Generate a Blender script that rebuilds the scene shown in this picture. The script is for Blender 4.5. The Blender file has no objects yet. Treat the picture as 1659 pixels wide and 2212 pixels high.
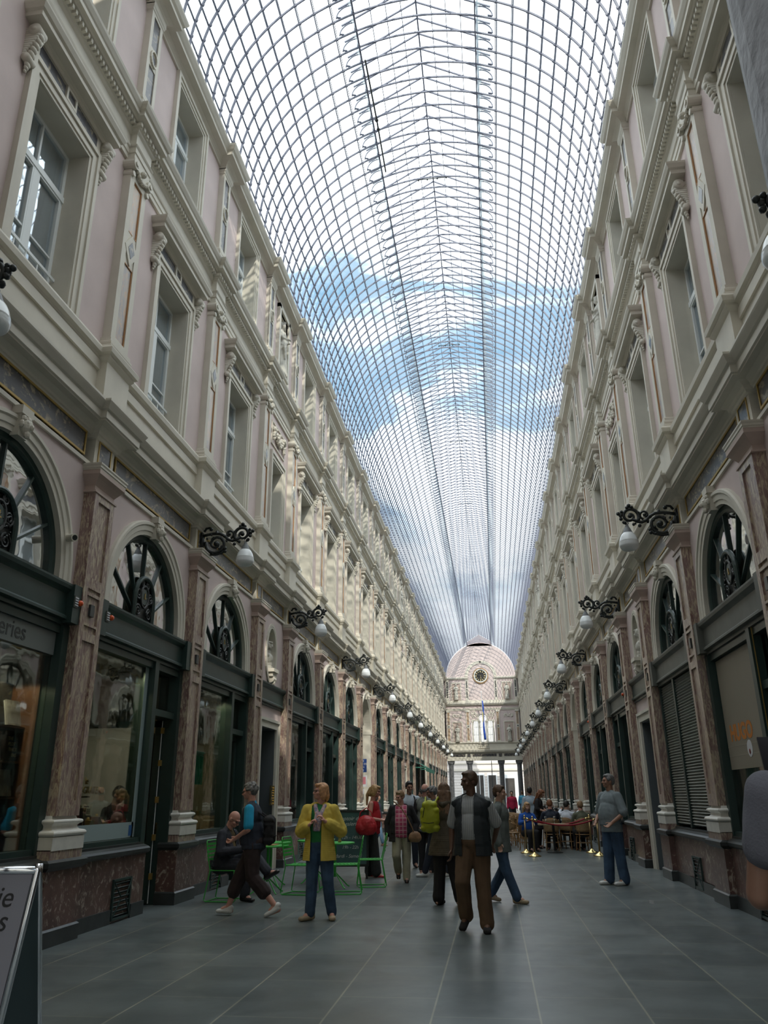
import bpy, bmesh, math, random
from mathutils import Vector, Matrix, noise
PI = math.pi
random.seed(7)
scene = bpy.context.scene
COL = scene.collection

# ------------------------------------------------------------------ camera
cam_data = bpy.data.cameras.new('camera')
cam = bpy.data.objects.new('camera', cam_data)
COL.objects.link(cam)
cam_data.sensor_fit = 'HORIZONTAL'
cam_data.sensor_width = 36.0
cam_data.lens = 1691.8 / 1659.0 * 36.0
cam_data.clip_end = 600
cam_data.clip_start = 0.05
# columns = camera x, y, z axes in world
_R = [[0.9913, 0.0540, 0.1203], [0.1315, -0.3378, -0.9320], [-0.0097, 0.9397, -0.3420]]
cam.matrix_world = Matrix([[_R[0][0], _R[0][1], _R[0][2], 0.86],
                           [_R[1][0], _R[1][1], _R[1][2], 0.0],
                           [_R[2][0], _R[2][1], _R[2][2], 1.5], [0, 0, 0, 1]])
scene.camera = cam

# ------------------------------------------------------------------ light
scene.view_settings.view_transform = 'Standard'
scene.view_settings.look = 'None'
scene.view_settings.gamma = 1.0
scene.view_settings.use_curve_mapping = False
scene.view_settings.exposure = 0.0
SKY_STRENGTH = 3.1
SUN_STRENGTH = 3.4

world = bpy.data.worlds.new('sky')
scene.world = world
world.use_nodes = True
wn = world.node_tree.nodes; wl = world.node_tree.links
wn.clear()
w_out = wn.new('ShaderNodeOutputWorld'); w_bg = wn.new('ShaderNodeBackground')
w_tc = wn.new('ShaderNodeTexCoord'); w_noise = wn.new('ShaderNodeTexNoise')
w_noise.inputs['Scale'].default_value = 2.3; w_noise.inputs['Detail'].default_value = 7
w_noise.inputs['Roughness'].default_value = 0.58; w_noise.inputs['Distortion'].default_value = 0.35
w_map = wn.new('ShaderNodeMapping'); w_map.inputs['Location'].default_value = (0.35, 0.2, 1.1)
w_map.inputs['Scale'].default_value = (1.0, 1.0, 2.2)
w_sep = wn.new('ShaderNodeSeparateXYZ')
w_elev = wn.new('ShaderNodeValToRGB')      # how much blue may show at each height of the sky
e = w_elev.color_ramp.elements
e[0].position = 0.0; e[0].color = (0.0, 0, 0, 1); e[1].position = 0.95; e[1].color = (-0.0, 0, 0, 1)
for pos, val in ((0.06, 0.15), (0.25, 0.15), (0.40, 0.17), (0.53, 0.17), (0.60, 0.08), (0.68, 0.0)):
    k = w_elev.color_ramp.elements.new(pos); k.color = (val, val, val, 1)
w_add = wn.new('ShaderNodeMath'); w_add.operation = 'SUBTRACT'
w_ramp = wn.new('ShaderNodeValToRGB')
w_ramp.color_ramp.elements[0].position = 0.17; w_ramp.color_ramp.elements[0].color = (0.105, 0.205, 0.30, 1)
w_ramp.color_ramp.elements[1].position = 0.37; w_ramp.color_ramp.elements[1].color = (0.92, 0.97, 1.0, 1)
w_mid = w_ramp.color_ramp.elements.new(0.27); w_mid.color = (0.20, 0.28, 0.36, 1)
w_bg.inputs['Strength'].default_value = SKY_STRENGTH
w_haze = wn.new('ShaderNodeMixRGB'); w_haze.blend_type = 'MULTIPLY'; w_haze.inputs['Fac'].default_value = 1.0
w_hz = wn.new('ShaderNodeMapRange'); w_hz.inputs['From Min'].default_value = 0.05; w_hz.inputs['From Max'].default_value = 0.42
w_hz.inputs['To Min'].default_value = 0.34; w_hz.inputs['To Max'].default_value = 1.0
wl.new(w_tc.outputs['Generated'], w_map.inputs['Vector']); wl.new(w_map.outputs[0], w_noise.inputs['Vector'])
wl.new(w_tc.outputs['Generated'], w_sep.inputs[0]); wl.new(w_sep.outputs['Z'], w_elev.inputs['Fac'])
wl.new(w_noise.outputs['Fac'], w_add.inputs[0]); wl.new(w_elev.outputs['Color'], w_add.inputs[1])
wl.new(w_add.outputs[0], w_ramp.inputs['Fac']); wl.new(w_ramp.outputs['Color'], w_haze.inputs['Color1'])
wl.new(w_sep.outputs['Z'], w_hz.inputs['Value']); wl.new(w_hz.outputs[0], w_haze.inputs['Color2']); wl.new(w_haze.outputs[0], w_bg.inputs['Color'])
wl.new(w_bg.outputs[0], w_out.inputs[0])

sun_data = bpy.data.lights.new('sun', 'SUN'); sun_data.energy = SUN_STRENGTH
sun_data.angle = 0.0093; sun_data.color = (1.0, 0.93, 0.82)
sun = bpy.data.objects.new('sun', sun_data); COL.objects.link(sun)
sun.rotation_euler = Vector((-0.476, 1.18, -1.0)).to_track_quat('-Z', 'Y').to_euler()
sun.location = (10, -30, 40)

scene.cycles.max_bounces = 7
scene.cycles.diffuse_bounces = 4
scene.cycles.glossy_bounces = 3
scene.cycles.transmission_bounces = 4
scene.cycles.transparent_max_bounces = 16
scene.cycles.caustics_reflective = False
scene.cycles.caustics_refractive = False
scene.cycles.sample_clamp_indirect = 4.0

# ------------------------------------------------------------------ materials
def new_mat(name):
    m = bpy.data.materials.new(name); m.use_nodes = True
    nt = m.node_tree
    b = nt.nodes['Principled BSDF']
    return m, nt, b
def c4(c): return (c[0], c[1], c[2], 1.0)
def mat(name, col, rough=0.6, metal=0.0, var=0.0, vscale=6.0, bump=0.0, bscale=40.0, spec=None, col2=None):
    m, nt, b = new_mat(name)
    b.inputs['Roughness'].default_value = rough; b.inputs['Metallic'].default_value = metal
    if spec is not None: b.inputs['Specular IOR Level'].default_value = spec
    tc = nt.nodes.new('ShaderNodeTexCoord')
    if var or col2:
        n = nt.nodes.new('ShaderNodeTexNoise'); n.inputs['Scale'].default_value = vscale; n.inputs['Detail'].default_value = 5
        r = nt.nodes.new('ShaderNodeValToRGB')
        a = col2 if col2 else tuple(max(0, x * (1 - var)) for x in col)
        bb = col if col2 else tuple(min(1, x * (1 + var)) for x in col)
        r.color_ramp.elements[0].position = 0.35; r.color_ramp.elements[0].color = c4(a)
        r.color_ramp.elements[1].position = 0.65; r.color_ramp.elements[1].color = c4(bb)
        nt.links.new(tc.outputs['Object'], n.inputs['Vector']); nt.links.new(n.outputs['Fac'], r.inputs['Fac'])
        nt.links.new(r.outputs['Color'], b.inputs['Base Color'])
    else:
        b.inputs['Base Color'].default_value = c4(col)
    if bump:
        n2 = nt.nodes.new('ShaderNodeTexNoise'); n2.inputs['Scale'].default_value = bscale; n2.inputs['Detail'].default_value = 4
        bp = nt.nodes.new('ShaderNodeBump'); bp.inputs['Strength'].default_value = bump; bp.inputs['Distance'].default_value = 0.01
        nt.links.new(tc.outputs['Object'], n2.inputs['Vector']); nt.links.new(n2.outputs['Fac'], bp.inputs['Height'])
        nt.links.new(bp.outputs[0], b.inputs['Normal'])
    return m
def marble(name, base, base2, vein, rough=0.3, scale=4.0, stretch=(1, 1, 0.35), vpos=0.62, big=False):
    m, nt, b = new_mat(name); L = nt.links
    b.inputs['Roughness'].default_value = rough
    tc = nt.nodes.new('ShaderNodeTexCoord'); mp = nt.nodes.new('ShaderNodeMapping'); mp.inputs['Scale'].default_value = stretch
    geo = nt.nodes.new('ShaderNodeObjectInfo'); addv = nt.nodes.new('ShaderNodeVectorMath'); addv.operation = 'ADD'
    L.new(tc.outputs['Object'], addv.inputs[0]); L.new(geo.outputs['Location'], addv.inputs[1])
    L.new(addv.outputs[0], mp.inputs['Vector'])
    n1 = nt.nodes.new('ShaderNodeTexNoise'); n1.inputs['Scale'].default_value = scale; n1.inputs['Detail'].default_value = 8; n1.inputs['Distortion'].default_value = 1.2
    r1 = nt.nodes.new('ShaderNodeValToRGB'); r1.color_ramp.elements[0].position = 0.35; r1.color_ramp.elements[0].color = c4(base2)
    r1.color_ramp.elements[1].position = 0.62; r1.color_ramp.elements[1].color = c4(base)
    n2 = nt.nodes.new('ShaderNodeTexNoise'); n2.inputs['Scale'].default_value = scale * 3.2; n2.inputs['Detail'].default_value = 9
    n2.inputs['Roughness'].default_value = 0.7; n2.inputs['Distortion'].default_value = 2.2
    r2 = nt.nodes.new('ShaderNodeValToRGB'); r2.color_ramp.elements[0].position = vpos - 0.06; r2.color_ramp.elements[0].color = (0, 0, 0, 1)
    r2.color_ramp.elements[1].position = vpos + (0.02 if big else 0.05); r2.color_ramp.elements[1].color = (1, 1, 1, 1)
    mx = nt.nodes.new('ShaderNodeMixRGB'); mx.inputs['Color2'].default_value = c4(vein)
    L.new(mp.outputs[0], n1.inputs['Vector']); L.new(mp.outputs[0], n2.inputs['Vector'])
    L.new(n1.outputs['Fac'], r1.inputs['Fac']); L.new(n2.outputs['Fac'], r2.inputs['Fac'])
    L.new(r2.outputs['Color'], mx.inputs['Fac']); L.new(r1.outputs['Color'], mx.inputs['Color1'])
    L.new(mx.outputs[0], b.inputs['Base Color'])
    return m
def glassy(name, tint=(0.9, 0.95, 0.95), refl=0.08, rough=0.02, diff=0.0, dcol=(0.5, 0.6, 0.62), bump=0.0, fres=0.55):
    """thin pane: transparent with a mirror part, no refraction"""
    m = bpy.data.materials.new(name); m.use_nodes = True; nt = m.node_tree; nt.nodes.clear(); L = nt.links
    out = nt.nodes.new('ShaderNodeOutputMaterial'); tr = nt.nodes.new('ShaderNodeBsdfTransparent'); gl = nt.nodes.new('ShaderNodeBsdfGlossy')
    tr.inputs['Color'].default_value = c4(tint); gl.inputs['Roughness'].default_value = rough; gl.inputs['Color'].default_value = (0.95, 0.97, 1, 1)
    mx = nt.nodes.new('ShaderNodeMixShader')
    lw = nt.nodes.new('ShaderNodeLayerWeight'); lw.inputs['Blend'].default_value = 0.25
    mm = nt.nodes.new('ShaderNodeMath'); mm.operation = 'MULTIPLY_ADD'; mm.inputs[1].default_value = fres; mm.inputs[2].default_value = refl
    mm.use_clamp = True
    L.new(lw.outputs['Fresnel'], mm.inputs[0]); L.new(mm.outputs[0], mx.inputs[0])
    L.new(tr.outputs[0], mx.inputs[1]); L.new(gl.outputs[0], mx.inputs[2])
    last = mx
    if bump:
        tc = nt.nodes.new('ShaderNodeTexCoord'); n = nt.nodes.new('ShaderNodeTexNoise'); n.inputs['Scale'].default_value = 2.5; n.inputs['Detail'].default_value = 2
        bp = nt.nodes.new('ShaderNodeBump'); bp.inputs['Strength'].default_value = bump; bp.inputs['Distance'].default_value = 0.05
        L.new(tc.outputs['Object'], n.inputs['Vector']); L.new(n.outputs['Fac'], bp.inputs['Height']); L.new(bp.outputs[0], gl.inputs['Normal'])
    if diff:
        df = nt.nodes.new('ShaderNodeBsdfTranslucent'); df.inputs['Color'].default_value = c4(dcol)
        m2 = nt.nodes.new('ShaderNodeMixShader'); m2.inputs[0].default_value = diff
        L.new(mx.outputs[0], m2.inputs[1]); L.new(df.outputs[0], m2.inputs[2]); last = m2
    L.new(last.outputs[0], out.inputs[0])
    return m

M = {}
M['stucco'] = mat('pink_stucco', (0.60, 0.50, 0.48), 0.8, var=0.05, vscale=1.5, bump=0.15, bscale=120)
M['cream'] = mat('cream_painted_stone', (0.625, 0.59, 0.505), 0.6, var=0.05, vscale=2.0, bump=0.1, bscale=90)
M['white_marble'] = mat('white_marble', (0.70, 0.68, 0.62), 0.35, var=0.06, vscale=8)
M['red_marble'] = marble('red_veined_marble', (0.30, 0.215, 0.20), (0.19, 0.105, 0.095), (0.50, 0.42, 0.30), rough=0.32, scale=3.4, stretch=(1.6, 1.6, 0.35), vpos=0.525)
M['blotch_marble'] = marble('blotched_red_marble', (0.15, 0.085, 0.072), (0.095, 0.055, 0.048), (0.40, 0.34, 0.28), rough=0.3, scale=2.0, stretch=(1, 1, 0.8), vpos=0.60, big=True)
M['dark_marble'] = marble('dark_breccia_marble', (0.075, 0.075, 0.085), (0.035, 0.035, 0.042), (0.34, 0.29, 0.20), rough=0.3, scale=1.5, stretch=(1, 0.7, 1), vpos=0.59, big=True)
M['ochre_marble'] = marble('ochre_marble', (0.44, 0.35, 0.26), (0.24, 0.205, 0.19), (0.50, 0.30, 0.15), rough=0.3, scale=4, stretch=(1, 1, 0.4), vpos=0.56)
M['orange_edge'] = mat('orange_painted_bead', (0.44, 0.22, 0.09), 0.5, var=0.1)
M['gold'] = mat('dull_gilding', (0.42, 0.29, 0.09), 0.45, metal=0.5)
M['capital'] = mat('brown_stone_capital', (0.47, 0.37, 0.32), 0.6, var=0.06, vscale=3)
M['black_stone'] = mat('black_stone', (0.035, 0.04, 0.04), 0.35, var=0.2, vscale=6)
M['green'] = mat('dark_green_paint', (0.022, 0.045, 0.040), 0.38, var=0.1, vscale=4)
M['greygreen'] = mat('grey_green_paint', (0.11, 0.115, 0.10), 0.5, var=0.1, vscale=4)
M['iron'] = mat('dark_cast_iron', (0.016, 0.02, 0.019), 0.45, bump=0.3, bscale=60)
M['steel'] = mat('painted_roof_steel', (0.17, 0.185, 0.25), 0.5)
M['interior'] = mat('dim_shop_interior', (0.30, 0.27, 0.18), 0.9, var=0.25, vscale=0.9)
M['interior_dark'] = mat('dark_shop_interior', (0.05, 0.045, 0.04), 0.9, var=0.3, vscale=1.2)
M['curtain'] = mat('pale_net_curtain', (0.78, 0.83, 0.86), 0.9, var=0.08, vscale=3)
M['white_paint'] = mat('white_window_paint', (0.80, 0.84, 0.84), 0.45)
M['glass'] = glassy('shop_glass', (0.80, 0.84, 0.80), refl=0.07, bump=0.03)
M['wglass'] = glassy('window_glass', (0.94, 0.97, 0.98), refl=0.13, bump=0.05)
M['roofglass'] = glassy('roof_glass', (0.95, 0.985, 0.985), refl=0.01, rough=0.05, fres=0.12)
M['ventglass'] = glassy('vent_glass', (0.9, 0.93, 0.94), refl=0.03, rough=0.2, diff=0.55, dcol=(0.50, 0.55, 0.57), fres=0.1)
M['opal'] = None
M['brass'] = mat('polished_brass', (0.75, 0.58, 0.26), 0.18, metal=1.0)
M['chrome'] = mat('chrome', (0.75, 0.77, 0.8), 0.12, metal=1.0)

def opal():
    m, nt, b = new_mat('opal_glass')
    b.inputs['Base Color'].default_value = (0.88, 0.92, 0.94, 1); b.inputs['Roughness'].default_value = 0.12
    b.inputs['Subsurface Weight'].default_value = 0.2; b.inputs['Subsurface Radius'].default_value = (0.1, 0.1, 0.1)
    return m
M['opal'] = opal()

def floor_mat():
    m, nt, b = new_mat('slate_paving'); L = nt.links
    geo = nt.nodes.new('ShaderNodeNewGeometry'); sp = nt.nodes.new('ShaderNodeSeparateXYZ'); L.new(geo.outputs['Position'], sp.inputs[0])
    def mth(op, a, b=None, c=None):
        k = nt.nodes.new('ShaderNodeMath'); k.operation = op
        for i, q in enumerate((a, b, c)):
            if q is None: continue
            if isinstance(q, (int, float)): k.inputs[i].default_value = q
            else: L.new(q, k.inputs[i])
        return k.outputs[0]
    u = mth('DIVIDE', mth('ADD', sp.outputs['X'], 20 * 0.775 - 1.1), 0.775)
    row = mth('FLOOR', u); fu = mth('FRACT', u)
    v = mth('DIVIDE', mth('ADD', sp.outputs['Y'], mth('MULTIPLY', row, 0.553)), 1.22)
    cell = mth('FLOOR', v); fv = mth('FRACT', v)
    du = mth('MULTIPLY', mth('MINIMUM', fu, mth('SUBTRACT', 1.0, fu)), 0.775)
    dv = mth('MULTIPLY', mth('MINIMUM', fv, mth('SUBTRACT', 1.0, fv)), 1.22)
    def soft(d, w):      # 1 on the joint, falling to 0 at w
        k = nt.nodes.new('ShaderNodeMapRange'); k.inputs['From Min'].default_value = w * 0.35; k.inputs['From Max'].default_value = w
        k.inputs['To Min'].default_value = 1.0; k.inputs['To Max'].default_value = 0.0; L.new(d, k.inputs['Value']); return k.outputs[0]
    su = mth('MULTIPLY', soft(du, 0.010), 0.8); sv = mth('MULTIPLY', soft(dv, 0.013), 0.35)
    seam = mth('MAXIMUM', su, sv)
    cb = nt.nodes.new('ShaderNodeCombineXYZ'); L.new(row, cb.inputs['X']); L.new(cell, cb.inputs['Y'])
    wnz = nt.nodes.new('ShaderNodeTexWhiteNoise'); wnz.noise_dimensions = '2D'; L.new(cb.outputs[0], wnz.inputs['Vector'])
    tile = nt.nodes.new('ShaderNodeMixRGB'); tile.inputs['Color1'].default_value = (0.085, 0.103, 0.106, 1); tile.inputs['Color2'].default_value = (0.122, 0.142, 0.143, 1)
    L.new(wnz.outputs['Value'], tile.inputs['Fac'])
    br = nt.nodes.new('ShaderNodeMixRGB'); br.inputs['Color2'].default_value = (0.30, 0.29, 0.23, 1)
    L.new(seam, br.inputs['Fac']); L.new(tile.outputs[0], br.inputs['Color1'])
    n = nt.nodes.new('ShaderNodeTexNoise'); n.inputs['Scale'].default_value = 1.3; n.inputs['Detail'].default_value = 6
    L.new(geo.outputs['Position'], n.inputs['Vector'])
    mr = nt.nodes.new('ShaderNodeMapRange'); mr.inputs['From Min'].default_value = 0.3; mr.inputs['From Max'].default_value = 0.7
    mr.inputs['To Min'].default_value = 0.8; mr.inputs['To Max'].default_value = 1.25
    L.new(n.outputs['Fac'], mr.inputs['Value'])
    mu = nt.nodes.new('ShaderNodeMixRGB'); mu.blend_type = 'MULTIPLY'; mu.inputs['Fac'].default_value = 1
    L.new(br.outputs['Color'], mu.inputs['Color1']); L.new(mr.outputs[0], mu.inputs['Color2']); L.new(mu.outputs[0], b.inputs['Base Color'])
    rr = nt.nodes.new('ShaderNodeMapRange'); rr.inputs['From Min'].default_value = 0.3; rr.inputs['From Max'].default_value = 0.7
    rr.inputs['To Min'].default_value = 0.29; rr.inputs['To Max'].default_value = 0.38
    n3 = nt.nodes.new('ShaderNodeTexNoise'); n3.inputs['Scale'].default_value = 3.0; n3.inputs['Detail'].default_value = 4
    L.new(geo.outputs['Position'], n3.inputs['Vector']); L.new(n3.outputs['Fac'], rr.inputs['Value']); L.new(rr.outputs[0], b.inputs['Roughness'])
    return m
M['floor'] = floor_mat()

# ------------------------------------------------------------------ mesh builder
class MB:
    def __init__(s): s.v = []; s.f = []; s.m = []; s.mi = 0
    def add(s, vs, fs):
        b = len(s.v); s.v += [tuple(x) for x in vs]
        for f in fs: s.f.append(tuple(b + i for i in f)); s.m.append(s.mi)
    def box(s, x0, x1, y0, y1, z0, z1):
        s.add([(x0, y0, z0), (x1, y0, z0), (x1, y1, z0), (x0, y1, z0), (x0, y0, z1), (x1, y0, z1), (x1, y1, z1), (x0, y1, z1)],
              [(0, 3, 2, 1), (4, 5, 6, 7), (0, 1, 5, 4), (1, 2, 6, 5), (2, 3, 7, 6), (3, 0, 4, 7)])
    def obox(s, c, ax, ay, az):
        c = Vector(c); ax = Vector(ax); ay = Vector(ay); az = Vector(az); vs = []
        for k in (-1, 1):
            for i, j in ((-1, -1), (1, -1), (1, 1), (-1, 1)): vs.append(c + ax * i + ay * j + az * k)
        s.add(vs, [(0, 3, 2, 1), (4, 5, 6, 7), (0, 1, 5, 4), (1, 2, 6, 5), (2, 3, 7, 6), (3, 0, 4, 7)])
    def bar(s, p, q, w, d=None, up=(0, 0, 1)):
        p = Vector(p); q = Vector(q); t = (q - p); l = t.length
        if l < 1e-6: return
        t /= l; u = Vector(up)
        if abs(t.dot(u)) > 0.98: u = Vector((1, 0, 0))
        a = t.cross(u).normalized(); b = t.cross(a).normalized()
        s.obox((p + q) / 2, a * w / 2, b * (d or w) / 2, t * l / 2)
    def tube(s, pts, r, n=8, cap=True, closed=False):
        pts = [Vector(p) for p in pts]; N = len(pts)
        rs = r if isinstance(r, (list, tuple)) else [r] * N
        base = len(s.v); prev = None
        for i, p in enumerate(pts):
            if closed: t = (pts[(i + 1) % N] - pts[i - 1])
            else: t = (pts[min(i + 1, N - 1)] - pts[max(i - 1, 0)])
            t = t.normalized() if t.length > 1e-9 else Vector((0, 0, 1))
            if prev is None:
                u = Vector((0, 0, 1)) if abs(t.z) < 0.9 else Vector((1, 0, 0))
                a = t.cross(u).normalized()
            else:
                a = (prev - t * prev.dot(t)); a = a.normalized() if a.length > 1e-6 else t.orthogonal().normalized()
            b = t.cross(a); prev = a
            for k in range(n):
                an = 2 * PI * k / n; s.v.append(tuple(p + (a * math.cos(an) + b * math.sin(an)) * rs[i]))
        for i in range(N if closed else N - 1):
            j = (i + 1) % N
            for k in range(n):
                k2 = (k + 1) % n
                s.f.append((base + i * n + k, base + i * n + k2, base + j * n + k2, base + j * n + k)); s.m.append(s.mi)
        if cap and not closed:
            s.f.append(tuple(base + k for k in reversed(range(n)))); s.m.append(s.mi)
            s.f.append(tuple(base + (N - 1) * n + k for k in range(n))); s.m.append(s.mi)
    def lathe(s, c, prof, n=16, sx=1.0, sy=1.0):
        base = len(s.v); c = Vector(c)
        for r, z in prof:
            for k in range(n):
                an = 2 * PI * k / n; s.v.append((c.x + r * sx * math.cos(an), c.y + r * sy * math.sin(an), c.z + z))
        for i in range(len(prof) - 1):
            for k in range(n):
                k2 = (k + 1) % n
                s.f.append((base + i * n + k, base + i * n + k2, base + (i + 1) * n + k2, base + (i + 1) * n + k)); s.m.append(s.mi)
        s.f.append(tuple(base + k for k in reversed(range(n)))); s.m.append(s.mi)
        s.f.append(tuple(base + (len(prof) - 1) * n + k for k in range(n))); s.m.append(s.mi)
    def ball(s, c, r, n=10, m=7, sc=(1, 1, 1)):
        prof = [(max(1e-4, r * math.sin(PI * i / m)), -r * math.cos(PI * i / m)) for i in range(m + 1)]
        base = len(s.v); s.lathe((0, 0, 0), prof, n)
        for i in range(base, len(s.v)):
            x, y, z = s.v[i]; s.v[i] = (c[0] + x * sc[0], c[1] + y * sc[1], c[2] + z * sc[2])
    def run(s, prof, a0, a1, cap=True):
        """profile of (p, z) points run along the wall (local y)"""
        b = len(s.v); n = len(prof)
        s.v += [(p, a0, z) for p, z in prof] + [(p, a1, z) for p, z in prof]
        for i in range(n - 1): s.f.append((b + i, b + i + 1, b + n + i + 1, b + n + i)); s.m.append(s.mi)
        if cap:
            s.f.append(tuple(b + i for i in reversed(range(n)))); s.m.append(s.mi)
            s.f.append(tuple(b + n + i for i in range(n))); s.m.append(s.mi)
    def wrap(s, prof, hw, p0, back):
        """profile of (outset, z) wrapped round three sides of a pier of half width hw and face p0"""
        b = len(s.v); n = len(prof)
        for o, z in prof: s.v += [(back, -hw - o, z), (p0 + o, -hw - o, z), (p0 + o, hw + o, z), (back, hw + o, z)]
        for i in range(n - 1):
            for k in range(3): s.f.append((b + i * 4 + k, b + i * 4 + k + 1, b + i * 4 + k + 5, b + i * 4 + k + 4)); s.m.append(s.mi)
        s.f.append((b + 3, b + 2, b + 1, b)); s.m.append(s.mi)
        t = b + (n - 1) * 4; s.f.append((t, t + 1, t + 2, t + 3)); s.m.append(s.mi)
    def archsweep(s, prof, zc, n=28, stilt=0.0, a0=0.0, t0=0.0, t1=PI):
        """profile of closed (r, p) points swept round a half circle in the wall plane"""
        b = len(s.v); k = len(prof); rows = []
        if stilt: rows.append((1, 0, -stilt))
        for i in range(n + 1):
            t = t0 + (t1 - t0) * i / n; rows.append((math.cos(t), math.sin(t), 0))
        if stilt: rows.append((-1, 0, -stilt))
        for c, sn, dz in rows:
            for r, p in prof: s.v.append((p, a0 + r * c, zc + r * sn + dz))
        for i in range(len(rows) - 1):
            for j in range(k):
                j2 = (j + 1) % k
                s.f.append((b + i * k + j, b + i * k + j2, b + (i + 1) * k + j2, b + (i + 1) * k + j)); s.m.append(s.mi)
    def archwall(s, p, hw, z0, z1, R, zc, n=28, a0=0.0):
        """flat wall with an arched hole"""
        top = []
        b = len(s.v)
        for i in range(n + 1):
            t = PI * i / n; c, sn = math.cos(t), math.sin(t)
            k = min((hw / abs(c)) if abs(c) > 1e-6 else 1e9, ((z1 - zc) / sn) if sn > 1e-6 else 1e9)
            s.v += [(p, a0 + R * c, zc + R * sn), (p, a0 + k * c, zc + k * sn)]
        for i in range(n): s.f.append((b + 2 * i, b + 2 * i + 1, b + 2 * i + 3, b + 2 * i + 2)); s.m.append(s.mi)
        # the corners cut by the radial quads
        for sg in (1, -1):
            ang = math.atan2(z1 - zc, hw)
            pts = [(p, a0 + sg * hw, z1)]
            best = [(p, a0 + sg * hw, zc + hw * math.tan(PI * int(ang / (PI / n)) / n)), (p, a0 + sg * (z1 - zc) / math.tan(PI * (int(ang / (PI / n)) + 1) / n), z1)]
            s.add([best[0], pts[0], best[1]], [(0, 1, 2)])
        s.add([(p, a0 - hw, z0), (p, a0 - R, z0), (p, a0 - R, zc), (p, a0 - hw, zc)], [(0, 1, 2, 3)])
        s.add([(p, a0 + R, z0), (p, a0 + hw, z0), (p, a0 + hw, zc), (p, a0 + R, zc)], [(0, 1, 2, 3)])
    def holewall(s, p, a0, a1, z0, z1, h):
        y0, y1, w0, w1 = h
        for (u0, u1, q0, q1) in ((a0, a1, z0, w0), (a0, a1, w1, z1), (a0, y0, w0, w1), (y1, a1, w0, w1)):
            if u1 - u0 > 1e-4 and q1 - q0 > 1e-4: s.add([(p, u0, q0), (p, u1, q0), (p, u1, q1), (p, u0, q1)], [(0, 1, 2, 3)])
    def frame(s, p0, p1, a0, a1, z0, z1, w, bottom=True):
        s.box(p0, p1, a0, a0 + w, z0, z1); s.box(p0, p1, a1 - w, a1, z0, z1); s.box(p0, p1, a0 + w, a1 - w, z1 - w, z1)
        if bottom: s.box(p0, p1, a0 + w, a1 - w, z0, z0 + w)
    def mesh(s, name, mats, smooth=False, fixn=True):
        me = bpy.data.meshes.new(name); me.from_pydata(s.v, [], s.f)
        for m in (mats if isinstance(mats, (list, tuple)) else [mats]): me.materials.append(m)
        me.polygons.foreach_set('material_index', s.m)
        if fixn:
            bm = bmesh.new(); bm.from_mesh(me); bmesh.ops.recalc_face_normals(bm, faces=bm.faces); bm.to_mesh(me); bm.free()
        if smooth: me.polygons.foreach_set('use_smooth', [True] * len(me.polygons))
        me.update(); return me

TMP = bpy.data.scenes.new('workbench')      # a small separate scene in which modifiers and text are evaluated
def bake(o):
    TMP.collection.objects.link(o)
    vl = TMP.view_layers[0]; vl.update()
    dg = vl.depsgraph; dg.update()
    return bpy.data.meshes.new_from_object(o.evaluated_get(dg))

def link(name, me, parent=None, loc=None, rz=None):
    o = bpy.data.objects.new(name, me); COL.objects.link(o)
    if parent is not None: o.parent = parent
    if loc is not None: o.location = loc
    if rz is not None: o.rotation_euler = (0, 0, rz)
    return o
def tag(o, label=None, cat=None, group=None, kind=None):
    if label: o['label'] = label
    if cat: o['category'] = cat
    if group: o['group'] = group
    if kind: o['kind'] = kind
    return o
def empty(name, loc=(0, 0, 0), rz=0, label=None, cat=None, group=None, kind=None):
    o = link(name, None, None, loc, rz); o.empty_display_size = 0.2
    return tag(o, label, cat, group, kind)
def inst(T, parent):
    """T = list of (name, mesh, [children]); one object per entry"""
    out = []
    for t in T:
        o = link(t[0], t[1], parent)
        if len(t) > 3 and t[3]: o['label'] = t[3]
        if len(t) > 2 and t[2]: inst(t[2], o)
        out.append(o)
    return out
def text_mesh(txt, size, m, depth=0.002, align='CENTER', shear=0.0, bold=0.0):
    cu = bpy.data.curves.new('txt', 'FONT'); cu.body = txt; cu.size = size; cu.extrude = depth; cu.align_x = align; cu.align_y = 'CENTER'
    cu.shear = shear; cu.offset = bold
    o = bpy.data.objects.new('txt', cu); me = bake(o)
    bpy.data.objects.remove(o); bpy.data.curves.remove(cu)
    me.materials.clear(); me.materials.append(m)
    return me
ORD = ['', 'first', 'second', 'third', 'fourth', 'fifth', 'sixth', 'seventh', 'eighth', 'ninth', 'tenth', 'eleventh', 'twelfth', 'thirteenth',
       'fourteenth', 'fifteenth', 'sixteenth', 'seventeenth', 'eighteenth', 'nineteenth', 'twentieth', 'twenty-first', 'twenty-second',
       'twenty-third', 'twenty-fourth', 'twenty-fifth', 'twenty-sixth']
# ------------------------------------------------------------------ layout of the bays
W0 = 4.24                       # ground wall plane, |x|
PIL = [1.65, 5.43]
KIND = ['W', 'W', 'W', 'W', 'N', 'W', 'W', 'W', 'P', 'W', 'W', 'W', 'N', 'W', 'W', 'W', 'P', 'W', 'W', 'W', 'N', 'W', 'W', 'W']
PIL = [1.65]
for k_ in KIND: PIL.append(round(PIL[-1] + (2.78 if k_ == 'N' else 3.78), 3))
YEND = 93.9
Y0 = 1.45
UP = -0.04                      # upper wall plane relative to the ground wall plane
M['door_grey'] = mat('grey_painted_reveal', (0.10, 0.115, 0.125), 0.5)
mats_cr = [M['cream'], M['stucco'], M['dark_marble'], M['gold'], M['ochre_marble'], M['orange_edge'], M['red_marble'], M['blotch_marble'],
           M['black_stone'], M['white_marble'], M['capital'], M['door_grey']]
CR, ST, DM, GO, OC, OR, RM, BM_, BK, WM, CP = range(11)

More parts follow.
